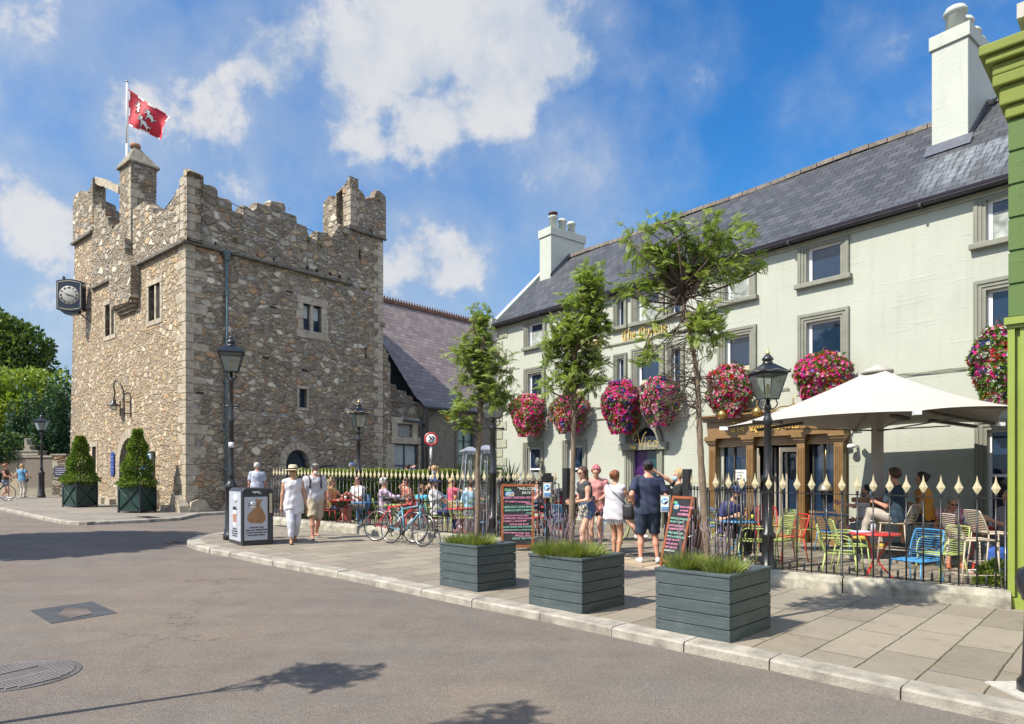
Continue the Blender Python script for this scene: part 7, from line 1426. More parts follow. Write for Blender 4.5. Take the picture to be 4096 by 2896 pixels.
# speed limit sign
x, Y = (1724-2048)/2696*20.5, 20.5; r_ = empty('speed_limit_sign', (x, Y, zg(x, Y)), R(10), 'round 30 km/h speed limit sign on a black and white pole', 'road sign'); zs = AT(1724, 1757, Y).z-zg(x, Y); mb = MB()
for i in range(7): (mb.tube([(0, 0, zs-.2-i*.45), (0, 0, zs-.2-(i+1)*.45)], .035, 8), setattr(mb, 'mi', (i+1) % 2))
mb.build('pole', [white_paint, black_iron], r_); Dk = Matrix.Rotation(R(90), 4, 'X'); T_z = Matrix.Translation
mb = MB(); mb.lathe([(.21, -.01), (.21, .01)], seg=32, M=T_z((0, -.05, zs)) @ Dk); mb.build('backplate', mat('grey_metal', (.3, .3, .3), .5), r_); mb = MB(); mb.lathe([(.205, .0), (.205, .004), (.155, .004), (.155, 0)], seg=32, M=T_z((0, -.062, zs)) @ Dk); mb.build('red_ring', mat('sign_red', (.55, .02, .02), .4), r_); mb = MB(); mb.lathe([(.156, 0), (.156, .002), (0, .002)], seg=32, M=T_z((0, -.062, zs)) @ Dk); mb.build('white_face', wh, r_)
mb = MB(); text_mesh(mb, '30', .21, (0, -.072, zs-.045), X_, U_, align='CENTER', bold=.004, sx=.9); text_mesh(mb, 'km/h', .075, (0, -.072, zs-.12), X_, U_, align='CENTER', bold=.001); mb.build('numerals', ink, r_)
# patio heaters
STL = mat('stainless', (.42, .42, .43), .25, .12, 5, metal=.75)
def heater(px, Y, label, an):
    x = (px-CX_)/F_*Y; r_ = empty('patio_heater', (x, Y, zg(x, Y)), R(an), label, 'patio heater', 'pyramid patio heaters'); mb = MB(); mb.box(-.24, .24, -.24, .24, 0, .86); mb.build('base_cabinet', mat('taupe_steel', (.25, .21, .19), .35, .1, 3, metal=.5), r_, bevel=.01); mb = MB(); q = []
    for sx in (-1, 1):
        for sy in (-1, 1): mb.tube([(sx*.24, sy*.24, .86), (sx*.12, sy*.12, 2.04)], .018, 4, smooth=False)
    mb.build('corner_posts', STL, r_); mb = MB()
    for i in range(24):
        t = i/24; h_ = .225-.11*t; z = .92+1.15*t; mb.tube([(-h_, -h_, z), (h_, -h_, z), (h_, h_, z), (-h_, h_, z)], .004, 3, closed=True)
    for s in (-.5, 0, .5):
        for M4 in (Matrix.Identity(4), Matrix.Rotation(R(90), 4, 'Z'), Matrix.Rotation(R(180), 4, 'Z'), Matrix.Rotation(R(270), 4, 'Z')): mb.tube([M4 @ Vector((s*.45, -.23, .9)), M4 @ Vector((s*.23, -.12, 2.1))], .004, 3)
    mb.build('mesh_guard', STL, r_); mb = MB(); mb.tube([(0, 0, .86), (0, 0, 2.05)], .04, 10); mb.build('flame_tube', CG, r_); mb = MB(); mb.lathe([(.30, 2.04), (.30, 2.07), (.10, 2.14), (.08, 2.16), (0, 2.16)], seg=4, smooth=False, rot=math.pi/4); mb.box(-.12, .12, -.12, .12, 1.97, 2.04); mb.build('hood', mat('pale_steel', (.5, .52, .58), .3, .1, metal=.5), r_)
heater(1880, 16.6, 'left, farther pyramid patio heater, partly behind the leftmost trunk', 20); heater(1944, 15.3, 'right, nearer pyramid patio heater beside the corner lamp', 15)
# ================= UMBRELLA =================
CAN = mat('off_white_canvas', (.44, .42, .385), .85, .05, 2, .1, 60); UW = MATS['pole_white']
mz = zg(6.75, 12.45); um = empty('patio_umbrella', (6.75, 12.45, mz), 0, 'huge off-white canvas umbrella over the right patio tables', 'umbrella')
cn = [Vector((4.21, 13.4, 2.57)), Vector((5.96, 9.92, 2.57)), Vector((6.85, 9.05, 2.55)), Vector((8.95, 12.38, 2.58)), Vector((7.3, 14.38, 2.57))]; O = Vector(um.location); cn = [c_-O for c_ in cn]; ap = Vector((0, 0, AT(3510, 1472, 12.45).z-mz)); N_ = 14; mb = MB(); vs = []; per = []
for i in range(5):
    a, b = cn[i], cn[(i+1) % 5]; L_ = (b-a).length
    for j in range(8): t = j/8; p = a.lerp(b, t); sc_ = 4*t*(1-t); p = p+(-p.xy.to_3d()*.045+Vector((0, 0, .075)))*sc_*min(1, L_/2.5); per.append(p)
nP = len(per)
for r__ in range(N_+1):
    t = r__/N_
    for p in per: q = p.xy*t; z = ap.z+(p.z-ap.z)*(1-(1-t)**1.28)*1.0; vs.append((q.x, q.y, z if r__ else ap.z))
mb.raw(vs, [(r__*nP+i, r__*nP+(i+1) % nP, (r__+1)*nP+(i+1) % nP, (r__+1)*nP+i) for r__ in range(N_) for i in range(nP)], True); co = mb.build('canopy', CAN, um); so = co.modifiers.new('t', 'SOLIDIFY'); so.thickness = .008
mb = MB(); mb.lathe([(.27, -.10), (.27, -.05), (.02, .05), (.0, .07)], tuple(ap), 18); mb.build('cap', CAN, um); mb = MB(); mb.box(-.075, .075, -.075, .075, 0, ap.z-.1); mb.box(-.4, .4, -.4, .4, 0, .06); mb.build('mast', mat('taupe_mast', (.42, .38, .34), .5, .06), um)
for i, c_ in enumerate(cn): mb = MB(); mb.tube([(0, 0, ap.z-.55), c_*.5+Vector((0, 0, ap.z*.5-.33)), c_+Vector((0, 0, -.03))], [.035, .03, .022], 4, smooth=False); mb.tube([(0, 0, c_.z-.12), c_*.6+Vector((0, 0, c_.z*.4-.05))], .012, 4); rb_ = mb.build('rib', mat('rib_grey', (.22, .21, .19), .5), um); mb = MB(); d = c_.xy.normalized(); mb.cbox(tuple(c_+Vector((0, 0, -.02))), (.16, .09, .07), math.atan2(d.y, d.x)); mb.build('corner_bracket', white_paint, rb_)
for i in (0, 1, 3): mb = MB(); c_ = cn[i]; M5 = Matrix.Translation(Vector((c_.x*.62, c_.y*.62, c_.z+.02))) @ Matrix.Rotation(math.atan2(c_.y, c_.x), 4, 'Z') @ Matrix.Rotation(R(8), 4, 'Y'); mb.box(-.42, .42, -.06, .06, -.05, 0, M5); mb.build('heater_bar', mat('heater_dark', (.07, .065, .06), .5), um)
# ================= CHAIRS AND TABLES =================
CC = dict(green=(.38, .47, .15), blue=(.06, .26, .52), red=(.58, .035, .03), stool=(.48, .41, .33)); CHR = {}
def make_chair(kind):
    m = mat('wire_'+kind, CC[kind], .4, .06, 9, coat=.2); st = kind == 'stool'; S_ = .75 if st else .45; r_ = empty('bar_stool' if st else 'wire_chair'); rw = .0105
    for sx in (-1, 1):
        for (y, yb) in ((.19, .24), (-.19, -.27)): mb = MB(); mb.tube([(sx*.21, y, S_), (sx*(.25 if st else .235), yb, 0)], rw, 6); mb.build('leg', m, r_)
    mb = MB(); mb.tube([(-.22, -.19, S_), (-.22, .21, S_), (.22, .21, S_), (.22, -.19, S_)], rw, 6, closed=True)
    for i in range(13): y = -.17+i*.03; mb.tube([(-.22, y, S_), (-.1, y, S_-.012), (.1, y, S_-.012), (.22, y, S_)], .0055, 4)
    mb.build('seat', m, r_); mb = MB(); hb = .33 if st else .40; mb.tube(sm([(-.215, -.19, S_), (-.225, -.25, S_+hb*.5), (-.2, -.30, S_+hb-.03), (-.15, -.305, S_+hb), (.15, -.305, S_+hb), (.2, -.30, S_+hb-.03), (.225, -.25, S_+hb*.5), (.215, -.19, S_)], 3), rw, 6)
    for i in range(12): t = (i+.7)/12.5; z = S_+hb*t; y = -.19-.115*t**.8; mb.tube([(-.22, y, z), (-.1, y-.022, z), (.1, y-.022, z), (.22, y, z)], .0055, 4)
    mb.build('backrest', m, r_)
    if kind == 'green': 
        for sx in (-1, 1): mb = MB(); mb.tube(sm([(sx*.225, -.24, S_+.22), (sx*.26, -.1, S_+.22), (sx*.26, .12, S_+.2), (sx*.235, .2, S_)], 3), rw, 6); mb.build('armrest', m, r_)
    if st: mb = MB(); z = .3; mb.tube([(-.235, .222, z), (.235, .222, z), (.235, -.24, z), (-.235, -.24, z)], .009, 5, closed=True); mb.build('footrest', m, r_)
    return r_
WHERE = dict(green='lime green', blue='sky blue', red='red', stool='beige')
nch = 0
def chair(x, y, head, kind, label=None, first={}):
    global nch
    if kind not in CHR: CHR[kind] = make_chair(kind); bpy.context.view_layer.update(); first[kind] = kids_of(CHR[kind]); o = CHR[kind]
    else: o = copy_fast(CHR[kind], first[kind])
    o.location = (x, y, zg(x, y)+.004); o.rotation_euler = (0, 0, R(head-90)); tag(o, label, 'bar stool' if kind == 'stool' else 'chair', {'stool': 'beige bar stools', 'green': 'lime green wire chairs', 'blue': 'blue wire chairs', 'red': 'red wire chairs'}[kind]); return o
def XY(px, Y): return (px-CX_)/F_*Y, Y
for (px, Y, hd, kd, lb) in ((3660, 9.15, 205, 'blue', 'empty sky blue wire chair nearest the right railings'), (3762, 9.9, 190, 'green', 'empty green armchair of wire right behind the sky blue chair'), (3890, 9.0, -8, 'stool', 'beige bar stool standing empty, nearest the right end of the railings'), (3975, 10.0, -5, 'stool', 'empty beige bar stool just behind the nearest stool'),
  (3405, 10.9, -15, 'green', 'empty green wire armchair left of the near red table, the farther of two'), (3360, 9.95, -25, 'green', 'empty green wire armchair left of the near red table, the nearer of two'), (3105, 11.6, 200, 'green', 'empty green wire armchair just right of the shopfront lamp'), (3150, 12.3, 185, 'red', 'empty red wire chair turned sideways before the shopfront'), (3212, 13.9, 10, 'green', 'empty green wire armchair at the right pilaster of the shopfront'),
  (3330, 13.4, -90, 'blue', 'empty blue wire chair at the blue table by the shop window'), (3015, 11.5, 150, 'green', 'empty green wire armchair directly left of the shopfront lamp'), (2795, 16.0, 10, 'green', 'empty green wire armchair against the sage wall left of the shopfront'), (2830, 14.3, 60, 'blue', 'empty blue wire chair behind the nearest trunk'), (1853, 15.9, 60, 'green', 'empty green wire armchair beside the leftmost trunk, back to the railings'),
  (1950, 15.0, -60, 'blue', 'low blue wire chair in front of the nearer patio heater'), (2172, 16.4, 190, 'red', 'empty red wire chair left of the left gate post'), (2235, 15.0, 60, 'blue', 'empty blue wire chair right behind the left gate post'), (2225, 18.3, -150, 'red', 'empty red wire chair near the Vico doorway side'), (2080, 17.6, 150, 'blue', 'empty blue wire chair between the hedge return and the floral-shirted man'), (1500, 17.6, 180, 'red', 'empty red wire chair behind the blue table left of the bicycles'), (3075, 14.6, -100, 'red', 'empty red wire chair close to the shop door')):
    x, y = XY(px, Y); chair(x, y, hd, kd, lb)
def table(px, Y, col, label, r=.34, X=None):
    x, y = XY(px, Y); m = mat('table_'+col, CC[col], .3, .05, 9, coat=.3); r_ = empty('bistro_table', (x, y, zg(x, y)+.004), rnd.uniform(0, 2), label, 'table', col+' bistro tables'); mb = MB(); mb.lathe([(r-.01, .715), (r, .72), (r, .738), (r-.01, .742), (0, .742)], seg=28); mb.build('table_top', m, r_)
    for k in range(3): a = k*2.094; c_, s_ = math.cos(a), math.sin(a); mb = MB(); mb.tube(sm([(c_*r*.7, s_*r*.7, .72), (c_*.08, s_*.08, .45), (c_*.05, s_*.05, .33), (-c_*.0+c_*.12, s_*.12, .22), (c_*r*.95, s_*r*.95, 0)], 4), .013, 6); mb.build('leg', m, r_)
    return r_
TBL = [table(3499, 9.9, 'red', 'red round bistro table in front of the sky blue chair'), table(3905, 11.3, 'red', 'red round bistro table beside the woman in the floral top'), table(2951, 12.05, 'blue', 'blue round bistro table with a pint in front of the man in the navy polo'), table(3325, 14.1, 'blue', 'blue round table under the right shop window'), table(2522, 15.4, 'green', 'green round bistro table behind the man in the navy shorts'),
 table(1375, 18.3, 'red', 'red round bistro table at the left end of the patio'), table(1459, 17.3, 'blue', 'blue round bistro table left of the bicycles'), table(1629, 18.4, 'red', 'red round bistro table near the hedge, behind the child'), table(1590, 16.4, 'green', 'green round bistro table behind the bicycles'), table(1850, 18.4, 'blue', 'blue round table before the woman in the white strap top'), table(1841, 15.1, 'red', 'red round bistro table between the bicycles and the leftmost trunk'), table(2128, 18.4, 'blue', 'blue round table of the man in the floral shirt'), table(2220, 16.0, 'red', 'red round bistro table behind the left gate post')]
wt = empty('high_table', (6.75, 12.45, mz+.06), 0, 'round brown wooden high table fixed round the umbrella mast', 'table'); mb = MB(); mb.lathe([(.1, 1.02), (.42, 1.02), (.43, 1.04), (.43, 1.09), (.42, 1.1), (.1, 1.1)], seg=28); mb.build('table_top', mat('brown_table_wood', (.20, .09, .045), .5, .25, 5), wt); mb = MB(); mb.lathe([(.12, 0), (.12, 1.02)], seg=12); mb.build('collar', MATS['taupe_mast'], wt)
PLQ = mat('amber_beer', (.55, .22, .03), .15, .1); DK = mat('stout', (.012, .008, .006), .2); FOAM = mat('foam', (.6, .52, .4), .8)
def glass_on(tb, dx, dy, kind, label, zt=.742):
    p = tb.location+Vector((dx, dy, zt)); r_ = empty('bottle' if kind == 'bottle' else 'dispenser_bottle' if kind == 'gel' else 'glass', tuple(p), 0, label, 'bottle' if kind in ('bottle', 'gel') else 'glass'); mb = MB()
    if kind in ('beer', 'stout'): mb.lathe([(.028, 0), (.038, .12)], seg=12); mb.build('drink', PLQ if kind == 'beer' else DK, r_); mb = MB(); mb.lathe([(.038, .12), (.039, .145)], seg=12); mb.build('foam', FOAM, r_)
    elif kind == 'bottle': mb.lathe([(.03, 0), (.03, .14), (.013, .19), (.012, .25)], seg=12); mb.build('bottle', DK, r_); mb = MB(); mb.lathe([(.031, .03), (.031, .11)], seg=12); mb.build('bottle_label', mat('yellow_label', (.6, .5, .06), .5), r_)
    elif kind == 'gel': mb.lathe([(.035, 0), (.035, .12), (.015, .14)], seg=12); mb.build('bottle', mat('gel_clear', (.45, .55, .62), .15, .1), r_); mb = MB(); mb.lathe([(.012, .14), (.012, .17)], seg=8); mb.cbox((-.015, 0, .178), (.05, .016, .012)); mb.build('pump', wh, r_)
    else: mb.lathe([(.03, 0), (.035, .11)], seg=12); mb.build('tumbler', mat('pale_glass', (.5, .52, .5), .1, .1), r_)
glass_on(TBL[0], -.02, 0, 'gel', 'clear sanitiser bottle on the near red table'); glass_on(TBL[1], .2, .05, 'stout', 'pint of stout on the red table by the wall'); glass_on(TBL[1], -.2, -.05, 'gel', 'sanitiser bottle on the red table by the wall'); glass_on(TBL[2], .04, .02, 'beer', 'pint of amber beer on the right blue table'); glass_on(TBL[2], .26, -.02, 'bottle', 'brown bottle with yellow label on the right blue table')
glass_on(TBL[3], -.15, -.1, 'gel', 'sanitiser bottle on the blue table under the shop window'); glass_on(TBL[5], .05, 0, 'glass', 'water tumbler on the left end red table'); glass_on(TBL[6], .08, 0, 'gel', 'sanitiser bottle on the blue table left of the bicycles'); glass_on(TBL[8], .1, 0, 'beer', 'pint of beer on the green table behind the bicycles'); glass_on(TBL[7], -.1, 0, 'glass', 'tall tumbler on the red table near the hedge'); glass_on(TBL[9], -.2, 0, 'beer', 'glass of orange drink on the far blue table'); glass_on(TBL[9], .1, .05, 'stout', 'pint of stout on the far blue table'); glass_on(TBL[10], -.05, 0, 'gel', 'sanitiser bottle on the red table beside the leftmost trunk'); glass_on(TBL[12], -.1, 0, 'gel', 'sanitiser bottle on the red table behind the gate post'); glass_on(wt, -.22, -.2, 'gel', 'sanitiser bottle on the wooden high table', 1.1)
mb = MB(); mb.cbox(tuple(TBL[0].location+Vector((-.13, .14, .750))), (.3, .2, .006), .3, ('X', .06)); tag(mb.build('menu', mat('lilac_paper', (.5, .5, .62), .7)), 'folded lilac paper menu on the near red table', 'menu')
# ================= HANGING BASKETS =================
PET = {k: leafmat('petal_'+k, tuple(q*.85 for q in c_), c_, 20, .6, .45, (1.1, 1.05, 1.1)) for k, c_ in dict(magenta=(.95, .05, .40), pink=(.95, .35, .52), white=(.74, .74, .70), violet=(.28, .20, .62), red=(.65, .05, .03), cream=(.60, .62, .36), navy=(.10, .09, .38), orange=(.65, .22, .06)).items()}
BLF = leafmat('basket_leaf', (.09, .17, .025), (.17, .27, .05), 6, .5, .35)
def basket(x, z, w, h, pal, n, label, seed, y=-.42, loose=None, cat='flower basket', M=PUBF.M):
    r = random.Random(seed); r_ = empty('hanging_basket', label=label, cat=cat, group='hanging flower baskets on the pub wall', M=M @ Matrix.Translation((x, y, z))); names = sorted(pal, key=lambda k: pal[k]); names = names[::2]+names[1::2][::-1]; mb = MB(); ml = MB(); cum = [sum(pal[k] for k in names[:i+1]) for i in range(len(names))]
    def pick(cl):
        v = min(.999, max(0, .5+cl*1.5+r.gauss(0, .22)))*cum[-1] if r.random() < .8 else r.random()*cum[-1]
        for k, c_ in zip(names, cum):
            if v <= c_: return names.index(k)
    for i in range(n+int(n*.9)):
        t = r.random(); zz = h*(.5-t); prof = min(1, .6+1.6*t)*(1-.5*max(0, (t-.35)/.65)**1.6); a = r.uniform(math.pi*.86, math.pi*2.14); rr = w/2*prof*r.uniform(.86, 1.08)*(1+.30*mnoise.noise(Vector((a*1.3+seed, zz*3.2, seed*2.)))); top_ = t < .12
        if top_: rr *= r.random()
        d = Vector((math.cos(a), math.sin(a), .25 if not top_ else 1.2)); p = Vector((math.cos(a)*rr, math.sin(a)*rr*.85, zz)); d = (d+Vector((r.gauss(0, .25), r.gauss(0, .25), r.gauss(0, .25)))).normalized(); s = d.cross(Vector((0, 0, 1))).normalized(); u = s.cross(d)
        if i < n:
            f = .037*r.uniform(.75, 1.25); clump = mnoise.noise(Vector((p.x*5+seed*3.3, p.z*5, p.y*5))); k_ = pick(clump); mb.mi = k_; vs = []
            for m in range(5):
                a2 = m*1.2566+r.random()*.3; vs.append(p+s*math.cos(a2)*f+u*math.sin(a2)*f+d*.012)
            mb.raw([p-d*.012]+vs, [(0, 1+m, 1+(m+1) % 5) for m in range(5)])
        else:
            p = p*.95; L = r.uniform(.06, .11); ml.raw([p, p+(d+u).normalized()*L*.5+s*L*.35, p+(d*1.2+u*r.gauss(0, .6)).normalized()*L, p+(d+u*.3).normalized()*L*.5-s*L*.35], [(0, 1, 2, 3)])
    mb.build('flowers', [PET[k] for k in names], r_)
    for i in range(n//2):
        t = r.random(); a = r.uniform(0, 6.28); rr = w/2*.6*r.random(); p = Vector((math.cos(a)*rr, math.sin(a)*rr*.8, h*(.5-t)*.85)); d = Vector((r.gauss(0, 1), r.gauss(0, 1), r.gauss(0, 1))).normalized(); s = d.cross(Vector((.3, .2, 1))).normalized(); ml.raw([p, p+d*.05+s*.03, p+d*.11, p+d*.05-s*.03], [(0, 1, 2, 3)])
    ml.build('foliage', BLF, r_)
    if cat == 'flower basket': m3 = MB(); m3.lathe([(.02, -.2), (.14, -.12), (.19, .02)], (0, .02, h*.28), 12); m3.tube([(0, .42, h*.5+.1), (0, .1, h*.5+.16), (0, .02, h*.5+.12), (0, .02, h*.3)], .01, 5); m3.build('basket_and_bracket', mat('wicker_brown', (.12, .06, .035), .8, .3), r_)
mg_ = dict
BK = [(1190, 860, 117, 150, mg_(magenta=5, red=.6, pink=1.5, cream=2.5, white=1)), (1276, 890, 0, 0, 0)]
for (cx_, cy_, w_, h_, pal, sd, lab) in ((2115, 1662, 122, 162, mg_(magenta=6, pink=1.5, red=.4, cream=2.5), 1, 'leftmost hanging basket, magenta and cream petunias, at the pub corner'), (2276, 1655, 118, 150, mg_(cream=2.6, magenta=3, pink=1.5, violet=.8, orange=.5), 2, 'hanging basket behind the middle tree trunk'), (2486, 1630, 132, 205, mg_(magenta=6, navy=.7, violet=.8, red=.5, pink=1.5), 3, 'tall basket with magenta and small blue flowers just left of the arched doorway'), (2638, 1608, 135, 190, mg_(pink=3.2, magenta=3, navy=.9, white=.8), 4, 'pink and magenta basket above the right of the arched doorway'), (2920, 1568, 168, 205, mg_(magenta=3.6, white=4, pink=1.6, red=.5), 5, 'magenta and white basket above the left end of the brown shopfront'), (3290, 1520, 232, 205, mg_(magenta=5, violet=1.6, pink=2.5, orange=.6, white=1, red=.4), 6, 'wide basket with magenta and violet petunias left of the umbrella'), (3985, 1462, 215, 300, mg_(magenta=3.2, white=4, pink=1, navy=.6, red=.4), 7, 'huge white and magenta basket at the right edge beside the green building')):
    v_ = -.42; a = PUBF.front(cx_, cy_, v_); b = PUBF.front(cx_+w_/2, cy_, v_); c_ = PUBF.front(cx_, cy_-h_/2, v_); w2_ = min(abs(b[0]-a[0])*2*.92, 1.25); h2_ = (c_[1]-a[1])*2*1.02; basket(a[0], a[1], w2_, h2_, pal, int(1350*w2_*h2_/.8), lab, sd, v_)
# flower tub, palms, shrubs
I4 = Matrix.Translation((.55, 15.1, zg(.55, 15.1)+.75)) @ Matrix.Rotation(R(15), 4, 'Z'); basket(0, 0, .7, .9, mg_(magenta=3, white=2, red=.8, navy=.6), 500, 'tall tub of red, white and magenta flowers behind the left gate post', 9, 0, cat='flower tub', M=Matrix.Translation((1.15, 15.3, .85)))
basket(0, 0, .55, .5, mg_(pink=3, white=2, red=.5), 240, 'pink flower tub by the pub wall beyond the railings', 10, 0, cat='flower tub', M=Matrix.Translation((.15, 19.9, .95)))
SPK = leafmat('sword_leaf', (.05, .09, .03), (.14, .19, .06), 3, .5, .3); SPK2 = mat('dark_palm_blade', (.04, .06, .05), .5, .3)
def spiky(x, y, h, n, L, label, m, w=.02, fan=False):
    r = random.Random(n); r_ = empty('spiky_palm', (x, y, zg(x, y)), 0, label, 'palm'); mb = MB(); mb.tube([(0, 0, 0), (0, 0, h)], .06, 8); mb.build('stem', BARK, r_); mb = MB()
    for i in range(n):
        a = r.uniform(0, 6.28); el = r.uniform(-.1, 1.4); l = L*r.uniform(.7, 1.1); d = Vector((math.cos(a)*math.cos(el), math.sin(a)*math.cos(el), math.sin(el))); s = d.cross(Vector((0, 0, 1))).normalized()*w; b = Vector((0, 0, h)); m_ = b+d*l*.5; e = b+d*l-Vector((0, 0, (0 if fan else .25)*l*math.cos(el))); mb.raw([b-s*.6, b+s*.6, m_+s, e, m_-s], [(0, 1, 2, 3, 4)])
    mb.build('blades', m, r_)
spiky(-1.05, 21.2, 1.5, 90, .85, 'cordyline with arching yellow-green blades behind the patio heaters', SPK, .022); spiky(-.05, 20.6, 1.1, 60, .85, 'dark fan palm with stiff blades beside the pub corner', SPK2, .03, True)
r_ = random.Random(5); x, y = XY(3985, 9.0); o = empty('box_shrub', (x, y, zg(x, y)), 0, 'small bright green leafy shrub at the right end of the railings', 'shrub'); mb = MB(); leafcloud(mb, [((0, 0, .22), (.22, .2, .24)), ((.1, .05, .3), (.16, .16, .18)), ((-.1, 0, .15), (.18, .18, .18))], 2600, .045, r_); mb.build('foliage', [HG1, HG2], o); mb = MB(); mb.tube([(0, 0, -.02), (0, 0, .25)], .012, 5); mb.build('stem', BARK, o)
mb = MB()
for i in range(160): mb.cbox((x+rnd.gauss(.05, .22), y+rnd.gauss(-.12, .14), zg(x, y)+.02), (.06, .02, .012), rnd.uniform(0, 3), ('X', rnd.uniform(-.5, .5)))
tag(mb.build('bark_mulch', mat('mulch', (.12, .05, .03), .9, .4)), kind='stuff'); mb = MB(); mb.cbox((8.0, 10.9, .25), (.34, .24, .44), .3); x, y = XY(4000, 10.7); tag(mb.build('rucksack', C_ if 0 else mat('rucksack_blue', (.03, .10, .42), .7, .3, 9, .5, 20), bevel=.08, M=Matrix.Translation((x-8, y-10.9, zg(x, y)))), 'blue rucksack on the ground at the right end of the patio', 'rucksack')
# ================= PEOPLE =================
def surf(fn, lo, hi, h):
    """surface nets on an implicit function; coarse pass first so only cells near the skin are evaluated finely"""
    lo = np.array(lo, float); n = np.maximum(np.ceil((np.array(hi)-lo)/h/4).astype(int), 1)*4
    ax = [lo[i]+h*np.arange(n[i]+1) for i in range(3)]; cx = [a[::4] for a in ax]
    C = np.stack(np.meshgrid(*cx, indexing='ij'), -1); Vc = fn(C.reshape(-1, 3)).reshape(C.shape[:3])
    V = Vc.repeat(4, 0).repeat(4, 1).repeat(4, 2)[2:-1, 2:-1, 2:-1]; V = V[:n[0]+1, :n[1]+1, :n[2]+1]
    near = np.abs(V) < h*7.5; idx = np.argwhere(near); P = lo+idx*h; V = V.copy(); V[near] = fn(P)
    ins = V < 0; nx, ny, nz = n; acc = np.zeros((nx, ny, nz, 3)); cnt = np.zeros((nx, ny, nz))
    base = np.stack(np.meshgrid(np.arange(nx), np.arange(ny), np.arange(nz), indexing='ij'), -1).astype(float)
    cor = [(a, b, c) for a in (0, 1) for b in (0, 1) for c in (0, 1)]; sl = lambda c: V[c[0]:nx+c[0], c[1]:ny+c[1], c[2]:nz+c[2]]
    for i, a in enumerate(cor):
        for b in cor[i+1:]:
            if sum(abs(a[k]-b[k]) for k in range(3)) != 1: continue
            va, vb = sl(a), sl(b); m = (va < 0) != (vb < 0); t = np.where(m, va/np.where(m, va-vb, 1), 0)
            for k in range(3): acc[..., k] += np.where(m, a[k]+(b[k]-a[k])*t, 0)
            cnt += m
    act = cnt > 0; ids = -np.ones(act.shape, int); ids[act] = np.arange(act.sum()); verts = lo+(base[act]+acc[act]/cnt[act][:, None])*h; F = []
    for k in range(3):
        u, v = (k+1) % 3, (k+2) % 3; s0 = [slice(1, n[i]) for i in range(3)]; s0[k] = slice(0, n[k]); s1 = list(s0); s1[k] = slice(1, n[k]+1)
        a = ins[tuple(s0)]; b = ins[tuple(s1)]; q = np.argwhere(a != b)
        if not len(q): continue
        fl = a[tuple(q.T)]; c = q.copy(); c[:, u] += 1; c[:, v] += 1; c1_ = c.copy(); c1_[:, u] -= 1; c2_ = c1_.copy(); c2_[:, v] -= 1; c3_ = c.copy(); c3_[:, v] -= 1
        Q = np.stack([ids[tuple(x.T)] for x in (c, c1_, c2_, c3_)], 1); Q[~fl] = Q[~fl][:, ::-1]; F.append(Q[(Q >= 0).all(1)])
    return verts, np.concatenate(F) if F else np.zeros((0, 4), int)
def A_(v): return np.array(v, float)
def cone(a, b, ra, rb, cut=None):
    a, b = A_(a), A_(b); ab = b-a; L2 = ab@ab+1e-9; d = ab/math.sqrt(L2); L = math.sqrt(L2)
    def f(P):
        t = (P-a)@ab/L2; tc = np.clip(t, 0, 1); r = np.linalg.norm(P-a-tc[:, None]*ab, axis=1)-(ra+(rb-ra)*tc)
        return np.maximum(r, (t-1)*L) if cut else r
    return f
def elp(c, r, ax=None):
    c, r = A_(c), A_(r); ax = np.eye(3) if ax is None else ax
    def f(P): q = (P-c)@ax.T; k = np.linalg.norm(q/r, axis=1); return (k-1)*r.min()
    return f
def blend(fs, k=.03):
    def f(P):
        d = fs[0](P)
        for g in fs[1:]: e = g(P); h_ = np.clip(.5+.5*(e-d)/k, 0, 1); d = e+(d-e)*h_-k*h_*(1-h_)
        return d
    return f
def clip(f, p, n): p, n = A_(p), A_(n); n = n/np.linalg.norm(n); return lambda P: np.maximum(f(P), (P-p)@n)
def inter(f, g): return lambda P: np.maximum(f(P), g(P))
def ik(a, c, l1, l2, hint):
    a, c, hint = A_(a), A_(c), A_(hint); d = c-a; L = np.linalg.norm(d)
    if L > (l1+l2)*.999: c = a+d/L*(l1+l2)*.999; d = c-a; L = np.linalg.norm(d)
    d /= L; x = (l1*l1-l2*l2+L*L)/(2*L); h = math.sqrt(max(l1*l1-x*x, 0)); hp = hint-d*(hint@d); hp /= np.linalg.norm(hp)+1e-9; return a+d*x+hp*h, c
CM = {}
def cloth(col, v=.12, r=.8):
    k = tuple(round(c, 3) for c in col)
    if k not in CM: CM[k] = mat('cloth_%d' % len(CM), col, r, v, 7, .25, 45)
    return CM[k]
def striped(name, c1_, c2_, sc, ax=0):
    m, t, b, out = base_mat(name); tc = t.add('ShaderNodeTexCoord'); s = t.add('ShaderNodeSeparateXYZ', ins={0: tc.outputs['Object']}); n = t.noise(tc.outputs['Object'], 6, 3, .6)
    w = t.math('FRACT', t.math('ADD', t.math('MULTIPLY', s.outputs[ax], sc), t.math('MULTIPLY', n.outputs['Fac'], .3))); t.l.new(t.mix(t.mapr(w, .72, .8), c1_, c2_), b.inputs['Base Color']); b.inputs['Roughness'].default_value = .8; return m
def floral(name, cols, sc=18):
    m, t, b, out = base_mat(name); tc = t.add('ShaderNodeTexCoord'); v = t.add('ShaderNodeTexVoronoi', feature='F1', ins={'Vector': tc.outputs['Object'], 'Scale': sc}); s = t.add('ShaderNodeSeparateColor', ins={0: v.outputs['Color']})
    t.l.new(t.ramp(s.outputs[0], [(i/len(cols), c) for i, c in enumerate(cols)], 'CONSTANT'), b.inputs['Base Color']); b.inputs['Roughness'].default_value = .8; return m
SKIN = {k: mat('skin_'+k, c, .5, .08, 5, .1, 80) for k, c in dict(fair=(.58, .33, .235), tan=(.46, .25, .16), red=(.55, .27, .19)).items()}
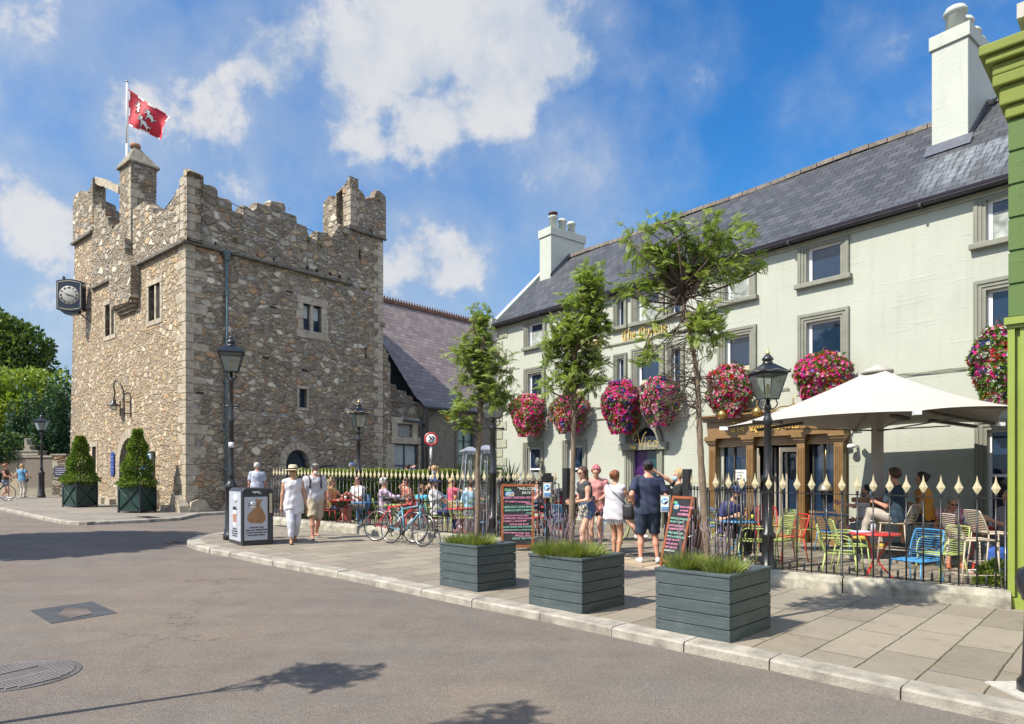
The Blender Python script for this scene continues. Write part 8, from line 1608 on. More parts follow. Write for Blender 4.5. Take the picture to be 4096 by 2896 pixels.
HAIRC = dict(white=(.55, .54, .52), grey=(.28, .26, .24), brown=(.085, .045, .025), dark=(.025, .015, .012), blond=(.44, .31, .16), auburn=(.26, .085, .03), pink=(.48, .15, .17), rust=(.22, .08, .03))
def obj_np(name, V, Fq, m, parent, smooth=True):
    mb = MB(); mb.raw(V.tolist(), [tuple(f) for f in Fq.tolist()], smooth); return mb.build(name, m, parent)
def person(label, px, Y, head, H=1.7, sit=0, skin='fair', top=None, bot=None, shoes=(.6, .6, .6), hair=('short', 'brown'), hat=None, lh=None, rh=None, feet=None, lean=0, turn=0, nod=0, sg=False, beard=None, f=1., group=None, kid=1., res=None, long_sleeve=0, sandals=False, X=None, zoff=0, mask=False, build=1.):
    X = (px-CX_)/F_*Y if X is None else X; root = empty('person', (X, Y, zg(X, Y)+zoff), R(head-90), label, 'person', group)
    s = H; h = res or (.015 if Y < 13 else .018 if Y < 17 else .024); W = build
    hz = (sit+.085) if sit else .525*s; pel = A_((0, 0, hz))
    if feet is None: feet = ((-.10, .42, .07), (.10, .42, .07)) if sit else ((-.075, 0, .04*s), (.075, .02, .04*s))
    la = R(lean); up = A_((0, math.sin(la), math.cos(la))); fw = A_((0, math.cos(la), -math.sin(la))); rt = A_((1, 0, 0)); tor = .312*s; nb = pel+up*tor
    hips = [pel+rt*(.052*s*sx)-up*.005 for sx in (-1, 1)]; legs = []
    if not sit:   # keep legs in reach
        need = max(np.linalg.norm(hips[i]-A_(feet[i])) for i in (0, 1)); mx = .478*s
        if need > mx: pel[2] -= (need-mx)+.005; hips = [pel+rt*(.052*s*sx)-up*.005 for sx in (-1, 1)]; nb = pel+up*tor
    for i in (0, 1): k, a = ik(hips[i], feet[i], .245*s, .24*s, (0, 1, .55) if sit else (0, 1, 0)); legs.append((hips[i], k, a))
    sho = [nb-up*.032*s+rt*(.102*s*sx*W) for sx in (-1, 1)]; arms = []
    dl = [A_((-.15*s, .06, hz-.04)), A_((.15*s, .06, hz-.04))] if not sit else [A_((-.12, .30, sit+.22)), A_((.12, .30, sit+.22))]
    for i, t_ in enumerate((lh, rh)): t_ = dl[i] if t_ is None else A_(t_); e, w_ = ik(sho[i], t_, .172*s, .15*s, ((-.5 if i == 0 else .5), -1, -.35)); arms.append((sho[i], e, w_))
    ta, na = R(turn), R(nod); hf = A_((-math.sin(ta)*math.cos(na), math.cos(ta)*math.cos(na), -math.sin(na))); hr = A_((math.cos(ta), math.sin(ta), 0)); hu = np.cross(hr, hf)
    hc = nb+up*.010*s+hu*(.087*s if kid == 1 else .1*s)+hf*.012; q = s/1.7*(1.13 if kid != 1 else 1); AX = np.stack([hr, hf, hu]); hp = lambda x, y, z: hc+(hr*x+hf*y+hu*z)*q
    fem = f; TX = [0, .18, .42, .75, .92, 1.02]; TW = A_([.098*(1+.05*fem), .098, .078-.008*fem, .096, .088-.01*fem, .04])*s*W; TD = A_([.066, .068, .058, .068, .054, .036])*s*(.9+.1*W)
    def torso(off=0, wm=None, dm=None, t0=-.12, t1=1.03):
        w = TW*(1 if wm is None else A_(wm))+off; d = TD*(1 if dm is None else A_(dm))+off
        def g(P):
            r_ = P-pel; t = r_@up/tor; x = r_@rt; y = r_@fw; ww = np.interp(t, TX, w); dd = np.interp(t, TX, d); k = np.sqrt((x/ww)**2+(y/dd)**2); return np.maximum((k-1)*np.minimum(ww, dd), np.maximum((t0-t)*tor, (t-t1)*tor))
        return g
    mu = s/1.7
    traps = [cone(nb+up*.012*s, a, .034*mu, .044*mu) for a in sho]
    body = [torso(-.004, t0=-.1)]+traps+[ cone(nb-up*.02, hc-hu*.05*q, .052*mu*(1.1-.15*f), .046*mu)]
    for i, (a, k, b) in enumerate(legs):
        body += [cone(a, k, .083*mu*(.95+.05*f)*W, .052*mu), cone(k, k*.6+b*.4, .05*mu, .05*mu), cone(k*.6+b*.4, b, .05*mu, .03*mu)]; fd = A_((.15*(1 if i else -1), 1, 0)) if not sit else A_((0, 1, -.05)); fd = fd/np.linalg.norm(fd); hl = A_((b[0], b[1]-.03, max(b[2]-.04, .03))); body.append(cone(hl, hl+fd*.17*mu+A_((0, 0, -.01)), .034, .022))
    for a, e, w_ in arms: body += [cone(a, a*.7+e*.3, .054*mu*(1.05-.2*f), .046*mu), cone(a*.7+e*.3, e, .046*mu, .036*mu), cone(e, w_, .036*mu, .023*mu)]
    if f > .5: body += [elp(nb-up*.085*s+fw*.045*s+rt*.04*s*sx, (.05*mu, .045*mu, .05*mu)) for sx in (-1, 1)]
    headf = [elp(hp(0, -.012, .025), A_((.073, .092, .083))*q, AX), elp(hp(0, .02, -.045), A_((.054, .062, .062))*q, AX), cone(hp(0, .082, .01), hp(0, .103, -.022), .008*q, .013*q), elp(hp(0, .075, .028), A_((.05, .015, .01))*q, AX), elp(hp(0, .062, -.088), A_((.022, .02, .018))*q, AX)]+[elp(hp(sx*.074, -.01, -.008), A_((.01, .02, .03))*q, AX) for sx in (-1, 1)]
    allf = blend([blend(body, .035), blend(headf, .012)], .02)
    pts = np.array([p for l in legs+arms for p in l]+[hc, pel]); lo = pts.min(0)-.16; hi = pts.max(0)+.17; lo[2] = max(lo[2], -.06)
    V, Fq = surf(allf, lo, hi, h); Vs = [V.tolist()]; Fs = [[tuple(r_) for r_ in Fq.tolist()]]; nV = len(V)
    for i, (a, e, w_) in enumerate(arms):    # hands: palm, four fingers, thumb
        d = w_-e; d /= np.linalg.norm(d); sx = -1 if i == 0 else 1; inw = A_((-sx, .25, .1)); inw -= d*(inw@d); inw /= np.linalg.norm(inw); sd_ = np.cross(d, inw)*sx; sd_ = -sd_ if sd_[1] < 0 else sd_; m = mu
        hnd = [cone(w_-d*.02, w_+d*.03, .022*m, .022*m), blend([cone(w_+d*.02+sd_*k, w_+d*.085*m+sd_*k*1.3, .014*m, .013*m) for k in (-.024*m, 0, .024*m)], .01)]
        for j, (o_, L_) in enumerate(((-.030, .058), (-.010, .074), (.010, .080), (.030, .072))):
            b0 = w_+d*.085*m+sd_*o_*m; b1 = b0+(d*.85+inw*.45)*L_*.55*m; b2 = b1+(d*.3+inw*.95)*L_*.5*m; hnd += [cone(b0, b1, .0092*m, .0085*m), cone(b1, b2, .0085*m, .0065*m)]
        t0_ = w_+d*.025*m+sd_*.026*m; t1_ = t0_+(d*.5+sd_*.7+inw*.4)*.04*m; hnd += [cone(t0_, t1_, .0125*m, .0105*m), cone(t1_, t1_+(d*.85+inw*.5)*.032*m, .0105*m, .008*m)]
        c = w_+d*.07*m; V2, F2 = surf(blend(hnd, .006), c-.115, c+.115, .0065 if Y < 13 else .009); Vs.append(V2.tolist()); Fs.append([tuple(x+nV for x in r_) for r_ in F2.tolist()]); nV += len(V2)
    mb = MB(); mb.raw(sum(Vs, []), sum(Fs, []), True); bo = mb.build('body', SKIN[skin], root)
    rg = lambda P: .004*np.sin(P[:, 2]*38+P[:, 0]*21)+.004*np.sin(P[:, 0]*47-P[:, 1]*33+P[:, 2]*9)
    def garment(fs, k, name, m_, lo_, hi_): g = blend(fs, k); v, q_ = surf(lambda P: g(P)+rg(P), lo_, hi_, h); return obj_np(name, v, q_, m_, root)
    if top:   # (material, sleeve, hem t, looseness, name)
        m_, slv, hem, lo_se, nm = top; fs = [torso(.012+lo_se, [1+.25*max(0, -hem)+lo_se*3, 1+lo_se*4, 1.06+lo_se*7, 1.02, 1.0, 1.1], t0=hem, t1=.985)]+[cone(nb+up*.006*s, a, .042*mu, .055*mu) for a in sho]
        if f > .5: fs += [elp(nb-up*.085*s+fw*.045*s+rt*.04*s*sx, (.06*mu, .055*mu, .055*mu)) for sx in (-1, 1)]
        for a, e, w_ in arms:
            if slv <= 0: fs.append(elp(a-rt*np.sign(a@rt)*.01, (.05*mu, .056*mu, .055*mu)))
            elif slv <= 1: fs.append(cone(a, a+(e-a)*slv, .066*mu, .056*mu+lo_se, cut=1))
            else: fs += [cone(a, e, .066*mu, .052*mu), cone(e, e+(w_-e)*(slv-1), .052*mu, .036*mu+lo_se*.5, cut=1)]
        if hem < -.15 and not sit:
            for a, k, b in legs: fs.append(cone(a, a+(k-a)*min(1, -hem*.9), .098*mu+lo_se, .105*mu+lo_se, cut=1))
        g = blend(fs, .028); nk = nb+fw*.035*s+up*.02*s
        g2 = inter(g, lambda P, e_=elp(nk+up*.012, (.07*mu, .06*mu, .075*mu)): -e_(P)); v, q_ = surf(lambda P: g2(P)+rg(P), lo, hi, h); obj_np(nm, v, q_, m_, root)
    if bot:   # (material, length 0..2 along leg, looseness, name)
        m_, ln, lo_se, nm = bot; fs = [torso(.008+lo_se*.4, t0=-.14, t1=.30)]
        for i, (a, k, b) in enumerate(legs):
            fs.append(cone(a, a+(k-a)*min(ln, 1), .096*mu*W+lo_se*.6, .062*mu+lo_se+(.03*(1-min(ln, 1))), cut=1 if ln <= 1 else None))
            if ln > 1: fs.append(cone(k, k+(b-k)*(ln-1), .058*mu+lo_se, .042*mu+lo_se, cut=1))
        garment(fs, .02, nm, m_, lo, hi)
    for i, (a, k, b) in enumerate(legs):   # shoes
        fd = A_((.15*(1 if i else -1), 1, 0)); fd /= np.linalg.norm(fd); hl = A_((b[0], b[1]-.035, max(b[2]-.035, .035))); toe = hl+fd*.18*mu; fs = [cone(hl, toe, .040, .034), cone(hl+A_((0, .01, .03)), b+A_((0, 0, -.012)), .038, .036)]
        g = blend(fs, .03)
        if sandals: g = inter(g, lambda P, z=hl[2]-.008: P[:, 2]-z)
        v, q_ = surf(clip(g, (0, 0, hl[2]-.035), (0, 0, -1)), np.minimum(hl, toe)-.09, np.maximum(hl, toe)+.1, .012); obj_np('shoe', v, q_, cloth(shoes, .08, .6), root)
    hb = hair[0]; hm = mat('hair_'+hair[1], HAIRC[hair[1]], .55, .35, 14, .6, 90); sz = .014 if hb in ('short', 'fringe') else .022
    hsf = elp(hp(0, -.016, .028), (A_((.073, .092, .083))+sz)*q, AX); fc = clip(hsf, hp(0, .048, .075), hf*.85-hu*.42)
    fc = clip(fc, hp(0, 0, -.055 if hb != 'fringe' else -.03), -hu) if hb in ('short', 'fringe', 'bun', 'pony') else fc; fs = [fc]
    if hb == 'bun': fs.append(elp(hp(0, -.07, .10) if hair[1] == 'pink' else hp(0, -.115, .05), A_((.04, .04, .04))*q))
    if hb == 'pony': c = [hp(0, -.10, .05), hp(.02, -.16, .0), hp(.03, -.17, -.12), hp(.02, -.13, -.25)]; fs += [cone(c[0], c[1], .025, .035), cone(c[1], c[2], .035, .03), cone(c[2], c[3], .03, .01)]
    if hb in ('long', 'bob', 'vlong'):
        L_ = {'bob': -.12, 'long': -.27, 'vlong': -.52}[hb]
        for sx in (-.06, -.03, .03, .06): fs.append(cone(hp(sx, -.05, .0), hp(sx*1.25, -.045-.02*abs(L_), L_-.02*abs(sx)*10), .036, .032 if hb != 'vlong' else .022))
    g = blend(fs, .02); v, q_ = surf(lambda P: g(P)+.0035*np.sin(P[:, 0]*130+P[:, 2]*30)+.003*np.sin(P[:, 1]*110+P[:, 2]*45), hc-A_((.2, .26, .68 if hb == 'vlong' else .42)), hc+A_((.2, .2, .22)), .011); obj_np('hair', v, q_, hm, root)
    if beard: g = inter(elp(hp(0, .035, -.07), A_((.06, .062, .055))*q, AX), lambda P, c=hp(0, .03, -.03): (P-c)@hu); v, q_ = surf(g, hc-.2, hc+.2, .01); obj_np('beard', v, q_, mat('hair_'+beard, HAIRC[beard], .6, .3, 14), root)
    mf = MB(); m = lambda *p: Vector(hp(*p))
    if sg: mf.ell(m(-.03, .085, .012), (.025*q, .012, .019*q), 8, 5); mf.ell(m(.03, .085, .012), (.025*q, .012, .019*q), 8, 5); mf.tube([m(-.08, .0, .015), m(-.055, .078, .018), m(.055, .078, .018), m(.08, .0, .015)], .0035, 4); mf.build('sunglasses', mat('dark_lens', (.012, .01, .012), .15, .1), root)
    else:
        for sx in (-.029, .029): mf.ell(m(sx, .079, .012), (.012*q, .007, .007*q), 8, 5)
        mf.build('eyes', mat('eye_dark', (.06, .045, .04), .3, .1), root)
    if mask: g = inter(elp(hp(0, .03, -.05), A_((.062, .078, .062))*q, AX), lambda P, c=hp(0, .04, -.012): (P-c)@hu); g = clip(g, hp(0, .03, 0), -hf); v, q_ = surf(g, hc-.2, hc+.2, .009); obj_np('face_mask', v, q_, cloth((.35, .55, .72)), root)
    else: m3 = MB(); m3.ell(m(0, .083, -.052), (.02*q, .006, .006*q), 8, 5); m3.build('lips', mat('lip', (.42, .14, .12), .5, .1), root)
    if hat:
        kind, hcol = hat; cm = cloth(hcol, .06)
        if kind in ('cap', 'backcap', 'flat'):
            sg_ = -1 if kind == 'backcap' else 1; dome = clip(elp(hp(0, -.012, .035), A_((.088, .108, .092 if kind != 'flat' else .07))*q, AX), hp(0, 0, .035), -hu); vis = elp(hp(0, .115*sg_, .042), A_((.065, .065, .009))*q, AX)
            if kind == 'flat': dome = clip(elp(hp(0, .015, .045), A_((.10, .135, .062))*q, AX), hp(0, 0, .04), -hu)
            v, q_ = surf(blend([dome, vis], .012), hc-.22, hc+.24, .010); obj_np('cap', v, q_, cm, root)
        else:
            Mh = Matrix(((hr[0], hf[0], hu[0], hp(0, -.01, .04)[0]), (hr[1], hf[1], hu[1], hp(0, -.01, .04)[1]), (hr[2], hf[2], hu[2], hp(0, -.01, .04)[2]), (0, 0, 0, 1)))
            mh = MB(); mh.lathe([(.19, -.012), (.195, .0), (.15, .002), (.098, .008), (.094, .07), (.085, .1), (.05, .112), (.02, .1), (.0, .1)], (0, 0, 0), 24, M=Mh); ht = mh.build('straw_hat', cm, root); mh = MB(); mh.lathe([(.1, .012), (.099, .042)], (0, 0, 0), 24, M=Mh); mh.build('hat_band', cloth((.02, .02, .02)), ht)
    root['kin'] = 0; del root['kin']; return root, dict(pel=pel, nb=nb, sho=sho, arms=arms, legs=legs, hc=hc)
def Lw(root, p): return Matrix.Translation(root.location) @ Matrix.Rotation(root.rotation_euler.z, 4, 'Z') @ Vector(p)
WHT = (.60, .60, .63); NAVY = (.022, .032, .075); BLK = (.015, .015, .017)
C = cloth
LINEN = striped('white_striped_linen', (.50, .49, .52), (.36, .36, .44), 45)
# --- walkers in front
hatw, j = person('woman in straw hat and white tunic walking past the litter bin', 1172, 14.45, -62, 1.68, top=(C((.60, .60, .65), .05), 0, -.42, .022, 'tunic'), bot=(C((.56, .58, .66), .05), 1.82, .018, 'trousers'), shoes=(.06, .03, .03), hair=('bun', 'blond'), hat=('straw', (.66, .56, .38)), feet=((-.08, -.22, .10), (.07, .20, .065)), turn=-18, sg=True, lh=(-.28, .02, .76), rh=(.26, .06, .76), skin='tan', sandals=True)
flat, j = person('bearded man in black flat cap, pale striped shirt and beige shorts', 1258, 15.45, -62, 1.76, f=0, top=(LINEN, .95, -.06, .012, 'shirt'), bot=(C((.42, .36, .26)), .98, .035, 'shorts'), shoes=(.10, .06, .04), hair=('fringe', 'grey'), hat=('flat', (.025, .025, .025)), beard='white', feet=((-.09, -.24, .10), (.09, .24, .065)), turn=20, nod=14, sandals=True, skin='red', lh=(-.28, .0, .8), rh=(.28, .1, .8), build=1.1)
mb = MB(); mb.tube([(-.13, -.09, 1.36), (-.14, .02, 1.44), (-.12, .12, 1.34), (-.13, .12, 1.15)], .022, 6); mb.tube([(.13, -.09, 1.36), (.14, .02, 1.44), (.12, .12, 1.34), (.13, .12, 1.15)], .022, 6); mb.cbox((0, -.19, 1.18), (.30, .16, .44)); bp = mb.build('backpack', C((.04, .04, .05)), M=Matrix.Translation(flat.location) @ Matrix.Rotation(flat.rotation_euler.z, 4, 'Z'), bevel=.03); tag(bp, 'dark backpack worn by the man in the flat cap', 'backpack')
mb = MB(); mb.lathe([(.172, -.02), (.172, .02)], (0, 0, .965), 20, sy=.72); mb.build('belt', C((.04, .025, .02)), flat)
person('white-haired man in a pale blue shirt seen from behind, beyond the litter bin', 1028, 21.5, 105, 1.76, f=0, top=(C((.42, .46, .58)), .8, -.08, .012, 'shirt'), bot=(C((.3, .28, .25)), 1.9, .01, 'trousers'), hair=('short', 'white'), turn=-30, lh=(-.28, .1, .85), rh=(.28, .1, .85), skin='red')
person('man in light blue shirt and blue cap walking behind the hedge', 1407, 24.3, -20, 1.80, f=0, top=(C((.18, .32, .62)), .8, -.08, .012, 'shirt'), bot=(C((.2, .2, .22)), 1.9, .01, 'trousers'), hair=('short', 'grey'), hat=('cap', (.04, .09, .28)), skin='tan')
person('dark-haired man in a grey-blue shirt holding a phone to his ear behind the hedge', 1632, 26.0, 150, 1.78, f=0, top=(C((.10, .14, .22)), .8, -.08, .01, 'shirt'), bot=(C((.1, .1, .12)), 1.9, .01, 'trousers'), hair=('short', 'dark'), turn=-60, rh=(.14, .10, 1.62), skin='red')
w3, j = person('masked waitress in black with a blond ponytail serving near the hedge', 1745, 20.2, -150, 1.72, top=(C(BLK), .6, -.1, .008, 'tshirt'), bot=(C(BLK), 1.9, .006, 'trousers'), hair=('pony', 'blond'), nod=25, turn=10, mask=True, lh=(-.22, .42, 1.02), rh=(.2, .36, 1.0))
person('auburn-haired woman beyond the masked waitress', 1725, 23.2, -150, 1.72, top=(C((.2, .1, .08)), .6, -.1, .008, 'top'), bot=(C(BLK), 1.9, .006, 'trousers'), hair=('bun', 'auburn'))
b1, j = person('woman in a bright blue top and cream trousers at the far left garden wall', 89, 32.8, 80, 1.64, top=(C((.09, .26, .44)), .45, -.1, .012, 'top'), bot=(C((.55, .50, .44)), 1.85, .02, 'trousers'), hair=('bob', 'blond'), lh=(-.30, .18, 1.02), rh=(.24, .2, .98), res=.024, build=1.12)
b2, j = person('red-haired woman in a brown vest and denim shorts walking at the far left edge', 22, 31.6, 10, 1.66, top=(C((.10, .06, .035)), 0, .0, .008, 'vest'), bot=(C((.22, .28, .42)), .5, .025, 'shorts'), hair=('bun', 'rust'), feet=((-.08, -.2, .1), (.08, .16, .065)), res=.024, skin='red', lh=(-.2, .35, 1.0), rh=(.2, .35, 1.0))
def bag(owner, c, d, col, label, strap=None, rz=0):
    mb = MB(); x, y, z = c; w, dp, h = d; mb.lathe([(w*.5, -h/2), (w*.56, -h*.2), (w*.5, h*.3), (w*.42, h/2)], (x, y, z), 14, sy=dp/w); o = mb.build('bag_body', C(col, .1, .5)); r_ = empty('handbag', M=Matrix.Translation(owner.location) @ Matrix.Rotation(owner.rotation_euler.z, 4, 'Z'), label=label, cat='bag'); o.parent = r_
    if strap: m2 = MB(); m2.tube(strap, .008, 5); m2.build('strap', C((.02, .02, .02), .1, .5), r_)
bag(b1, (.22, .0, .86), (.24, .1, .2), (.02, .02, .025), 'small black shoulder bag of the woman in the blue top at the far left', [(.2, 0, .95), (.12, -.12, 1.3), (.10, -.02, 1.42), (.15, .1, 1.25), (.22, .05, .95)])
bag(b2, (.0, -.22, 1.0), (.42, .2, .42), (.03, .045, .07), 'large navy bag of the red-haired woman at the far left edge', [(0, -.16, 1.2), (.06, -.08, 1.4), (.1, .05, 1.4)])
# --- group at the entrance
APR = floral('patterned_apron', [(.45, .43, .38), (.12, .11, .1), (.5, .48, .42), (.4, .38, .33), (.16, .14, .13)], 30)
g1, j = person('young woman with very long hair, dark crop top and denim shorts', 2352, 12.95, -160, 1.72, top=(C((.045, .05, .06)), 0, .42, .006, 'crop_top'), bot=(C((.045, .085, .18)), .42, .012, 'shorts'), hair=('vlong', 'brown'), sg=True, turn=10, nod=8, lean=10, feet=((-.09, .16, .065), (.08, -.16, .07)), lh=(-.12, .36, 1.02), rh=(.14, .32, 1.02))
v, q_ = surf(blend([elp((-.02, .10, .84), (.17, .06, .17))], .01), (-.3, -.05, .6), (.3, .3, 1.1), .015); o = obj_np('apron', v, q_, APR, g1)
g2, j = person('woman with pink hair bun, pink t-shirt and tattooed legs looking down', 2385, 13.55, -100, 1.75, top=(C((.56, .25, .24)), .7, -.22, .015, 'tshirt'), bot=(C(BLK), .45, .01, 'shorts'), hair=('bun', 'pink'), nod=26, feet=((-.08, .0, .065), (.1, .12, .065)), lh=(-.05, .28, 1.02), rh=(.08, .30, 1.03))
mb = MB(); rr_ = random.Random(3)
for i, (a, k, b) in enumerate(j['legs']):
    for _ in range(9 if i == 0 else 5): t = rr_.uniform(.55, 1.9); p = (a*(1-t)+k*t) if t < 1 else (k*(2-t)+b*(t-1)); rad = .056 if t < 1 else .05; an = rr_.uniform(.3, 2.8); c_ = Vector(p)+Vector((math.cos(an)*rad, math.sin(an)*rad, 0)); mb.ell(c_-(c_-Vector(p))*.08, (.017, .008, rr_.uniform(.012, .03)), 8, 5)
mb.build('tattoos', mat('tattoo_ink', (.10, .09, .09), .6, .6, 12), g2)
mb = MB(); mb.cbox((.04, .33, 1.06), (.07, .012, .14), 0, ('X', .8)); tag(mb.build('mobile_phone', C(BLK), M=Matrix.Translation(g2.location) @ Matrix.Rotation(g2.rotation_euler.z, 4, 'Z')), 'dark phone held by the woman with the pink bun', 'phone')
g3, j = person('auburn-haired woman in white sleeveless blouse and striped shorts seen from behind', 2460, 12.6, 52, 1.64, top=(C((.56, .56, .62), .04), 0, -.25, .03, 'blouse'), bot=(striped('striped_shorts', (.62, .62, .68), (.12, .13, .2), 28), .50, .035, 'shorts'), hair=('bun', 'rust'), feet=((-.08, .1, .06), (.08, -.04, .06)), lh=(-.10, .30, 1.12), rh=(.16, .32, 1.1), skin='tan', turn=-12, shoes=(.3, .2, .12))
bag(g3, (.27, -.02, .86), (.26, .12, .28), (.018, .02, .025), 'black handbag slung across the woman in the white blouse', [(.24, -.02, 1.0), (.05, -.16, 1.22), (-.10, -.10, 1.36), (-.10, .02, 1.38)])
g4, j = person('man in navy cap, t-shirt and shorts seen from behind, one hand on his hip', 2592, 11.9, 88, 1.83, f=0, top=(C(NAVY), .75, -.14, .010, 'tshirt'), bot=(C((.025, .042, .075)), .96, .03, 'shorts'), hair=('short', 'dark'), hat=('backcap', (.018, .022, .045)), shoes=(.72, .72, .72), feet=((-.13, 0, .07), (.17, .0, .07)), lh=(-.24, .04, 1.03), rh=(.25, .16, 1.02), skin='red', turn=6, build=1.12)
mb = MB(); w_ = j['arms'][0][2]; mb.lathe([(.032, -.012), (.034, 0), (.032, .012)], tuple(w_), 12); mb.build('wristwatch', C(BLK), g4)
g5, j = person('blond waitress in black with a blue face mask pointing, behind the A-frame chalkboard', 2716, 12.4, 170, 1.66, top=(C((.02, .022, .022)), .55, -.1, .01, 'tshirt'), bot=(C((.022, .024, .03)), 1.9, .008, 'trousers'), hair=('pony', 'blond'), mask=True, shoes=(.05, .05, .05), lh=(-.05, .25, 1.05), rh=(.02, .46, 1.64))
# --- seated guests
SEATS = []
def seated(label, px, Y, head, col='green', chair=True, **k):
    k.setdefault('sit', .45); r_, j_ = person(label, px, Y, head, **k)
    if chair: SEATS.append((r_.location.x, r_.location.y, head, col, k.get('sit', .45) > .6))
    return r_, j_
J = C((.10, .14, .24)); 
seated('seated woman with long blond hair and mustard top at the left red table', 1326, 18.5, -15, 'red', top=(C((.50, .30, .08)), 0, -.1, .012, 'top'), bot=(C(NAVY), .85, .012, 'shorts'), hair=('long', 'blond'), sg=True, skin='red', lh=(-.05, .42, .92), rh=(.1, .3, .75))
seated('seated man in a white t-shirt at the left red table, behind the inner lamp', 1432, 19.0, -120, 'blue', f=0, H=1.78, top=(C(WHT), .8, -.1, .015, 'tshirt'), bot=(C((.3, .28, .24)), .9, .02, 'shorts'), hair=('short', 'brown'), skin='red', lh=(-.06, .3, .86), rh=(.06, .3, .86))
seated('seated white-haired man in sunglasses and a pink striped shirt by the bicycles', 1535, 16.9, 15, 'green', f=0, H=1.78, top=(striped('pink_stripe', (.55, .42, .55), (.42, .32, .46), 40), 1.6, -.1, .015, 'shirt'), bot=(C((.3, .28, .3)), 1.8, .015, 'trousers'), hair=('short', 'white'), sg=True, skin='tan', rh=(.25, .48, .92))
seated('seated woman in a rust halter top with her hand at her chin, near the hedge', 1640, 19.2, -140, 'green', top=(floral('rust_print', [(.35, .08, .05), (.5, .3, .22), (.25, .05, .04)], 30), 0, .1, .01, 'halter_top'), bot=(C(NAVY), .8, .01, 'shorts'), hair=('bun', 'brown'), rh=(.1, .22, 1.12), lh=(-.1, .35, .8), lean=14)
seated('child in a white cap and turquoise shirt seated with back to the railings', 1687, 16.9, 60, 'red', H=1.35, kid=.9, f=0, top=(C((.06, .36, .55)), .8, -.1, .012, 'shirt'), bot=(C(NAVY), .9, .02, 'shorts'), hair=('bob', 'rust'), hat=('backcap', (.7, .72, .78)), sit=.45)
seated('seated bearded man in a blue cap, white t-shirt and navy trousers, legs crossed', 1748, 16.6, -5, 'green', f=0, H=1.8, top=(C(WHT), .8, -.1, .014, 'tshirt'), bot=(C((.035, .05, .16)), 1.85, .02, 'trousers'), hair=('short', 'dark'), hat=('cap', (.06, .08, .25)), beard='dark', shoes=(.65, .68, .75), skin='tan', rh=(.1, .45, .62), lh=(-.05, .4, .72), feet=((-.08, .45, .07), (.1, .62, .22)), lean=-8)
seated('seated blond woman in a hot pink top facing away', 1808, 19.4, 30, 'blue', top=(C((.60, .10, .16)), .5, -.1, .02, 'top'), bot=(C(NAVY), .8, .01, 'shorts'), hair=('long', 'blond'), rh=(.18, .42, 1.05))
seated('seated woman in sunglasses and a white strap top with long dark hair', 1880, 19.2, -120, 'red', top=(C(WHT), -1, -.1, .008, 'strap_top'), bot=(J, .8, .01, 'shorts'), hair=('long', 'brown'), sg=True, skin='tan')
seated('seated man in a pale blue t-shirt mostly hidden by the leftmost trunk', 1885, 16.4, 120, 'green', f=0, H=1.74, top=(C((.30, .48, .62)), .8, -.1, .012, 'tshirt'), bot=(C((.5, .48, .45)), .9, .02, 'shorts'), hair=('short', 'brown'), shoes=(.6, .6, .6))
seated('seated grey-haired man in a camouflage shirt beyond the corner lamp', 1985, 17.8, 170, 'blue', f=0, H=1.76, top=(floral('camouflage', [(.10, .11, .06), (.2, .19, .12), (.05, .06, .035), (.25, .24, .18)], 11), 1.3, -.1, .014, 'shirt'), bot=(C((.15, .15, .12)), 1.8, .015, 'trousers'), hair=('short', 'grey'), skin='red', lh=(-.1, .42, .85))
seated('seated man in a white and blue floral shirt and sunglasses by the pub wall', 2132, 19.4, -80, 'blue', f=0, H=1.78, top=(floral('blue_floral', [(.5, .52, .5), (.06, .13, .3), (.55, .55, .5), (.10, .22, .38), (.45, .48, .4)], 13), .8, -.1, .015, 'shirt'), bot=(C((.05, .06, .09)), .9, .02, 'shorts'), hair=('short', 'dark'), sg=True)
seated('seated woman leaning towards the man in the floral shirt', 2178, 18.4, -165, 'red', top=(C((.25, .12, .12)), 0, -.1, .01, 'top'), bot=(C((.03, .03, .04)), .6, .01, 'shorts'), hair=('bun', 'brown'), lean=18, lh=(-.1, .42, 1.0))
seated('seated man with crossed legs and white trainers, half hidden behind the standing group', 2440, 15.6, -20, 'blue', f=0, H=1.78, top=(C((.3, .1, .08)), .8, -.1, .012, 'tshirt'), bot=(C((.03, .04, .06)), .8, .02, 'shorts'), hair=('short', 'auburn'), shoes=(.68, .70, .75), feet=((-.05, .62, .12), (.12, .72, .16)), lean=-10)
seated('seated man in a blue cap and navy polo with a pint', 2908, 12.5, -60, 'green', f=0, H=1.78, top=(C((.03, .035, .15)), .8, -.1, .014, 'polo_shirt'), bot=(C((.055, .055, .06)), 1.85, .015, 'trousers'), hair=('short', 'dark'), hat=('cap', (.05, .085, .26)), sg=True, beard='dark', skin='tan', nod=16, turn=10, lean=16, lh=(-.04, .40, .83), rh=(.22, .36, .82), shoes=(.35, .36, .4), feet=((-.1, .4, .07), (.16, .52, .07)), build=1.12)
seated('seated man in a white t-shirt stretching out an arm near the umbrella mast', 3488, 13.5, 150, 'green', f=0, H=1.78, top=(C(WHT), .8, -.1, .014, 'tshirt'), bot=(C((.2, .2, .24)), .9, .02, 'shorts'), hair=('short', 'dark'), beard='dark', skin='red', lh=(-.30, .55, 1.02), lean=8)
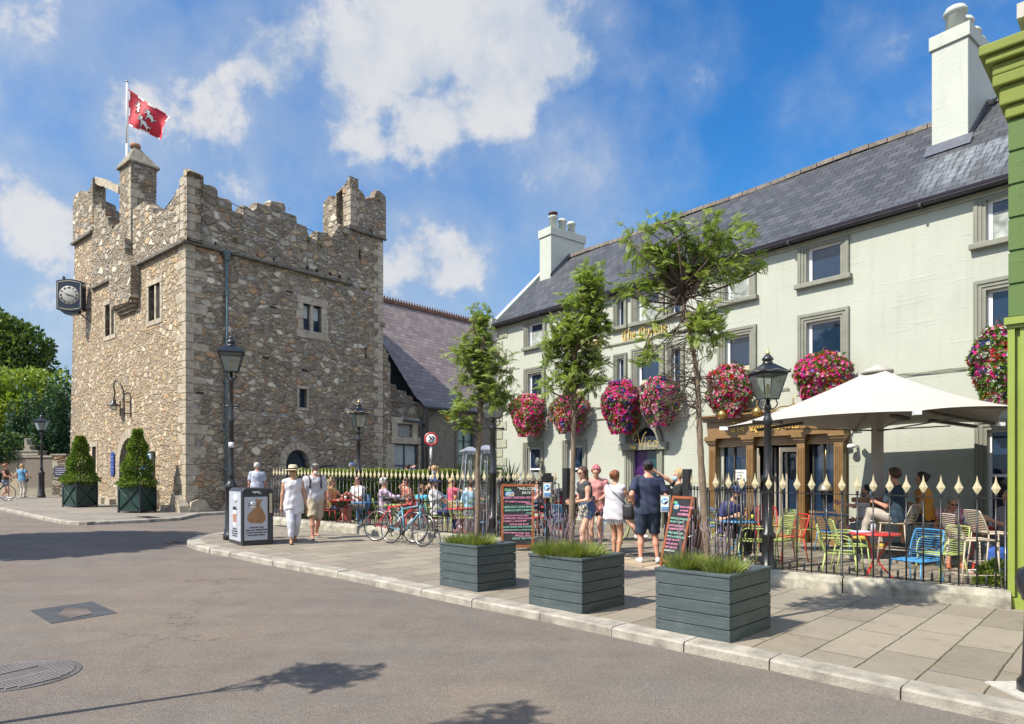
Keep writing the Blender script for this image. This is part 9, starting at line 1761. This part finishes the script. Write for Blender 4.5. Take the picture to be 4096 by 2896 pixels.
h1, _ = seated('bearded man in a dark navy t-shirt and grey trousers on a high stool, back turned', 3598, 11.75, 128, 'stool', f=0, H=1.84, sit=.76, top=(C((.018, .04, .065)), .75, -.14, .012, 'tshirt'), bot=(C((.38, .34, .30)), 1.9, .018, 'trousers'), hair=('short', 'brown'), beard='brown', skin='red', turn=-8, feet=((-.22, .52, .50), (.12, .38, .34)), lh=(-.12, .36, 1.12), rh=(.12, .3, 1.1), lean=8, shoes=(.5, .35, .05), build=1.1)
seated('dark-haired woman in an orange t-shirt and navy shorts on a high stool', 3712, 11.95, 150, 'stool', H=1.68, sit=.76, top=(C((.55, .24, .035)), .55, -.1, .012, 'tshirt'), bot=(C((.03, .035, .055)), .75, .02, 'shorts'), hair=('bun', 'dark'), skin='tan', feet=((-.1, .38, .36), (.1, .4, .36)), lh=(-.1, .34, 1.1), rh=(.1, .34, 1.1), shoes=(.02, .05, .04), lean=10)
seated('grey-haired woman in sunglasses and a pink floral top looking down, by the pub wall', 3795, 11.9, -110, 'blue', H=1.62, top=(floral('pink_floral', [(.55, .42, .45), (.55, .2, .3), (.3, .12, .3), (.6, .5, .5), (.5, .25, .35)], 14), .3, -.1, .015, 'top'), bot=(C((.55, .55, .6)), 1.45, .02, 'trousers'), hair=('short', 'grey'), skin='red', sg=True, nod=34, lean=24, lh=(-.16, .2, .55), rh=(.14, .35, .62), shoes=(.35, .12, .05), build=1.15)
seated('grey-haired man seated at the far right edge behind the railings', 4038, 10.9, 180, 'green', f=0, H=1.74, top=(C((.25, .25, .28)), .8, -.1, .012, 'shirt'), bot=(C((.1, .1, .12)), 1.8, .015, 'trousers'), hair=('short', 'grey'), skin='red', lh=(-.1, .4, .9))
for i, (x, y, hd, kd, st) in enumerate(SEATS):
    k = 'stool' if st else kd; lb = [c_ for c_ in bpy.data.objects if c_.name.startswith('person') and c_.parent is None and abs(c_.location.x-x)+abs(c_.location.y-y) < .01][0]['label']
    w = lb.split(); nm = ' '.join(w[:9]) if len(w) > 9 else lb; d = Vector((math.cos(R(hd)), math.sin(R(hd))))*.03
    chair(x+d.x, y+d.y, hd, k, '%s %s under the %s' % (WHERE[k], 'bar stool' if st else 'wire chair', ' '.join(w[:10]).rstrip(',')))
print('objects', len(bpy.data.objects), 'verts', sum(len(m.vertices) for m in bpy.data.meshes))
for o in bpy.data.objects:
    if o.get('label') and len(o['label'].split()) > 16: print('LONG', o.name, o['label'])
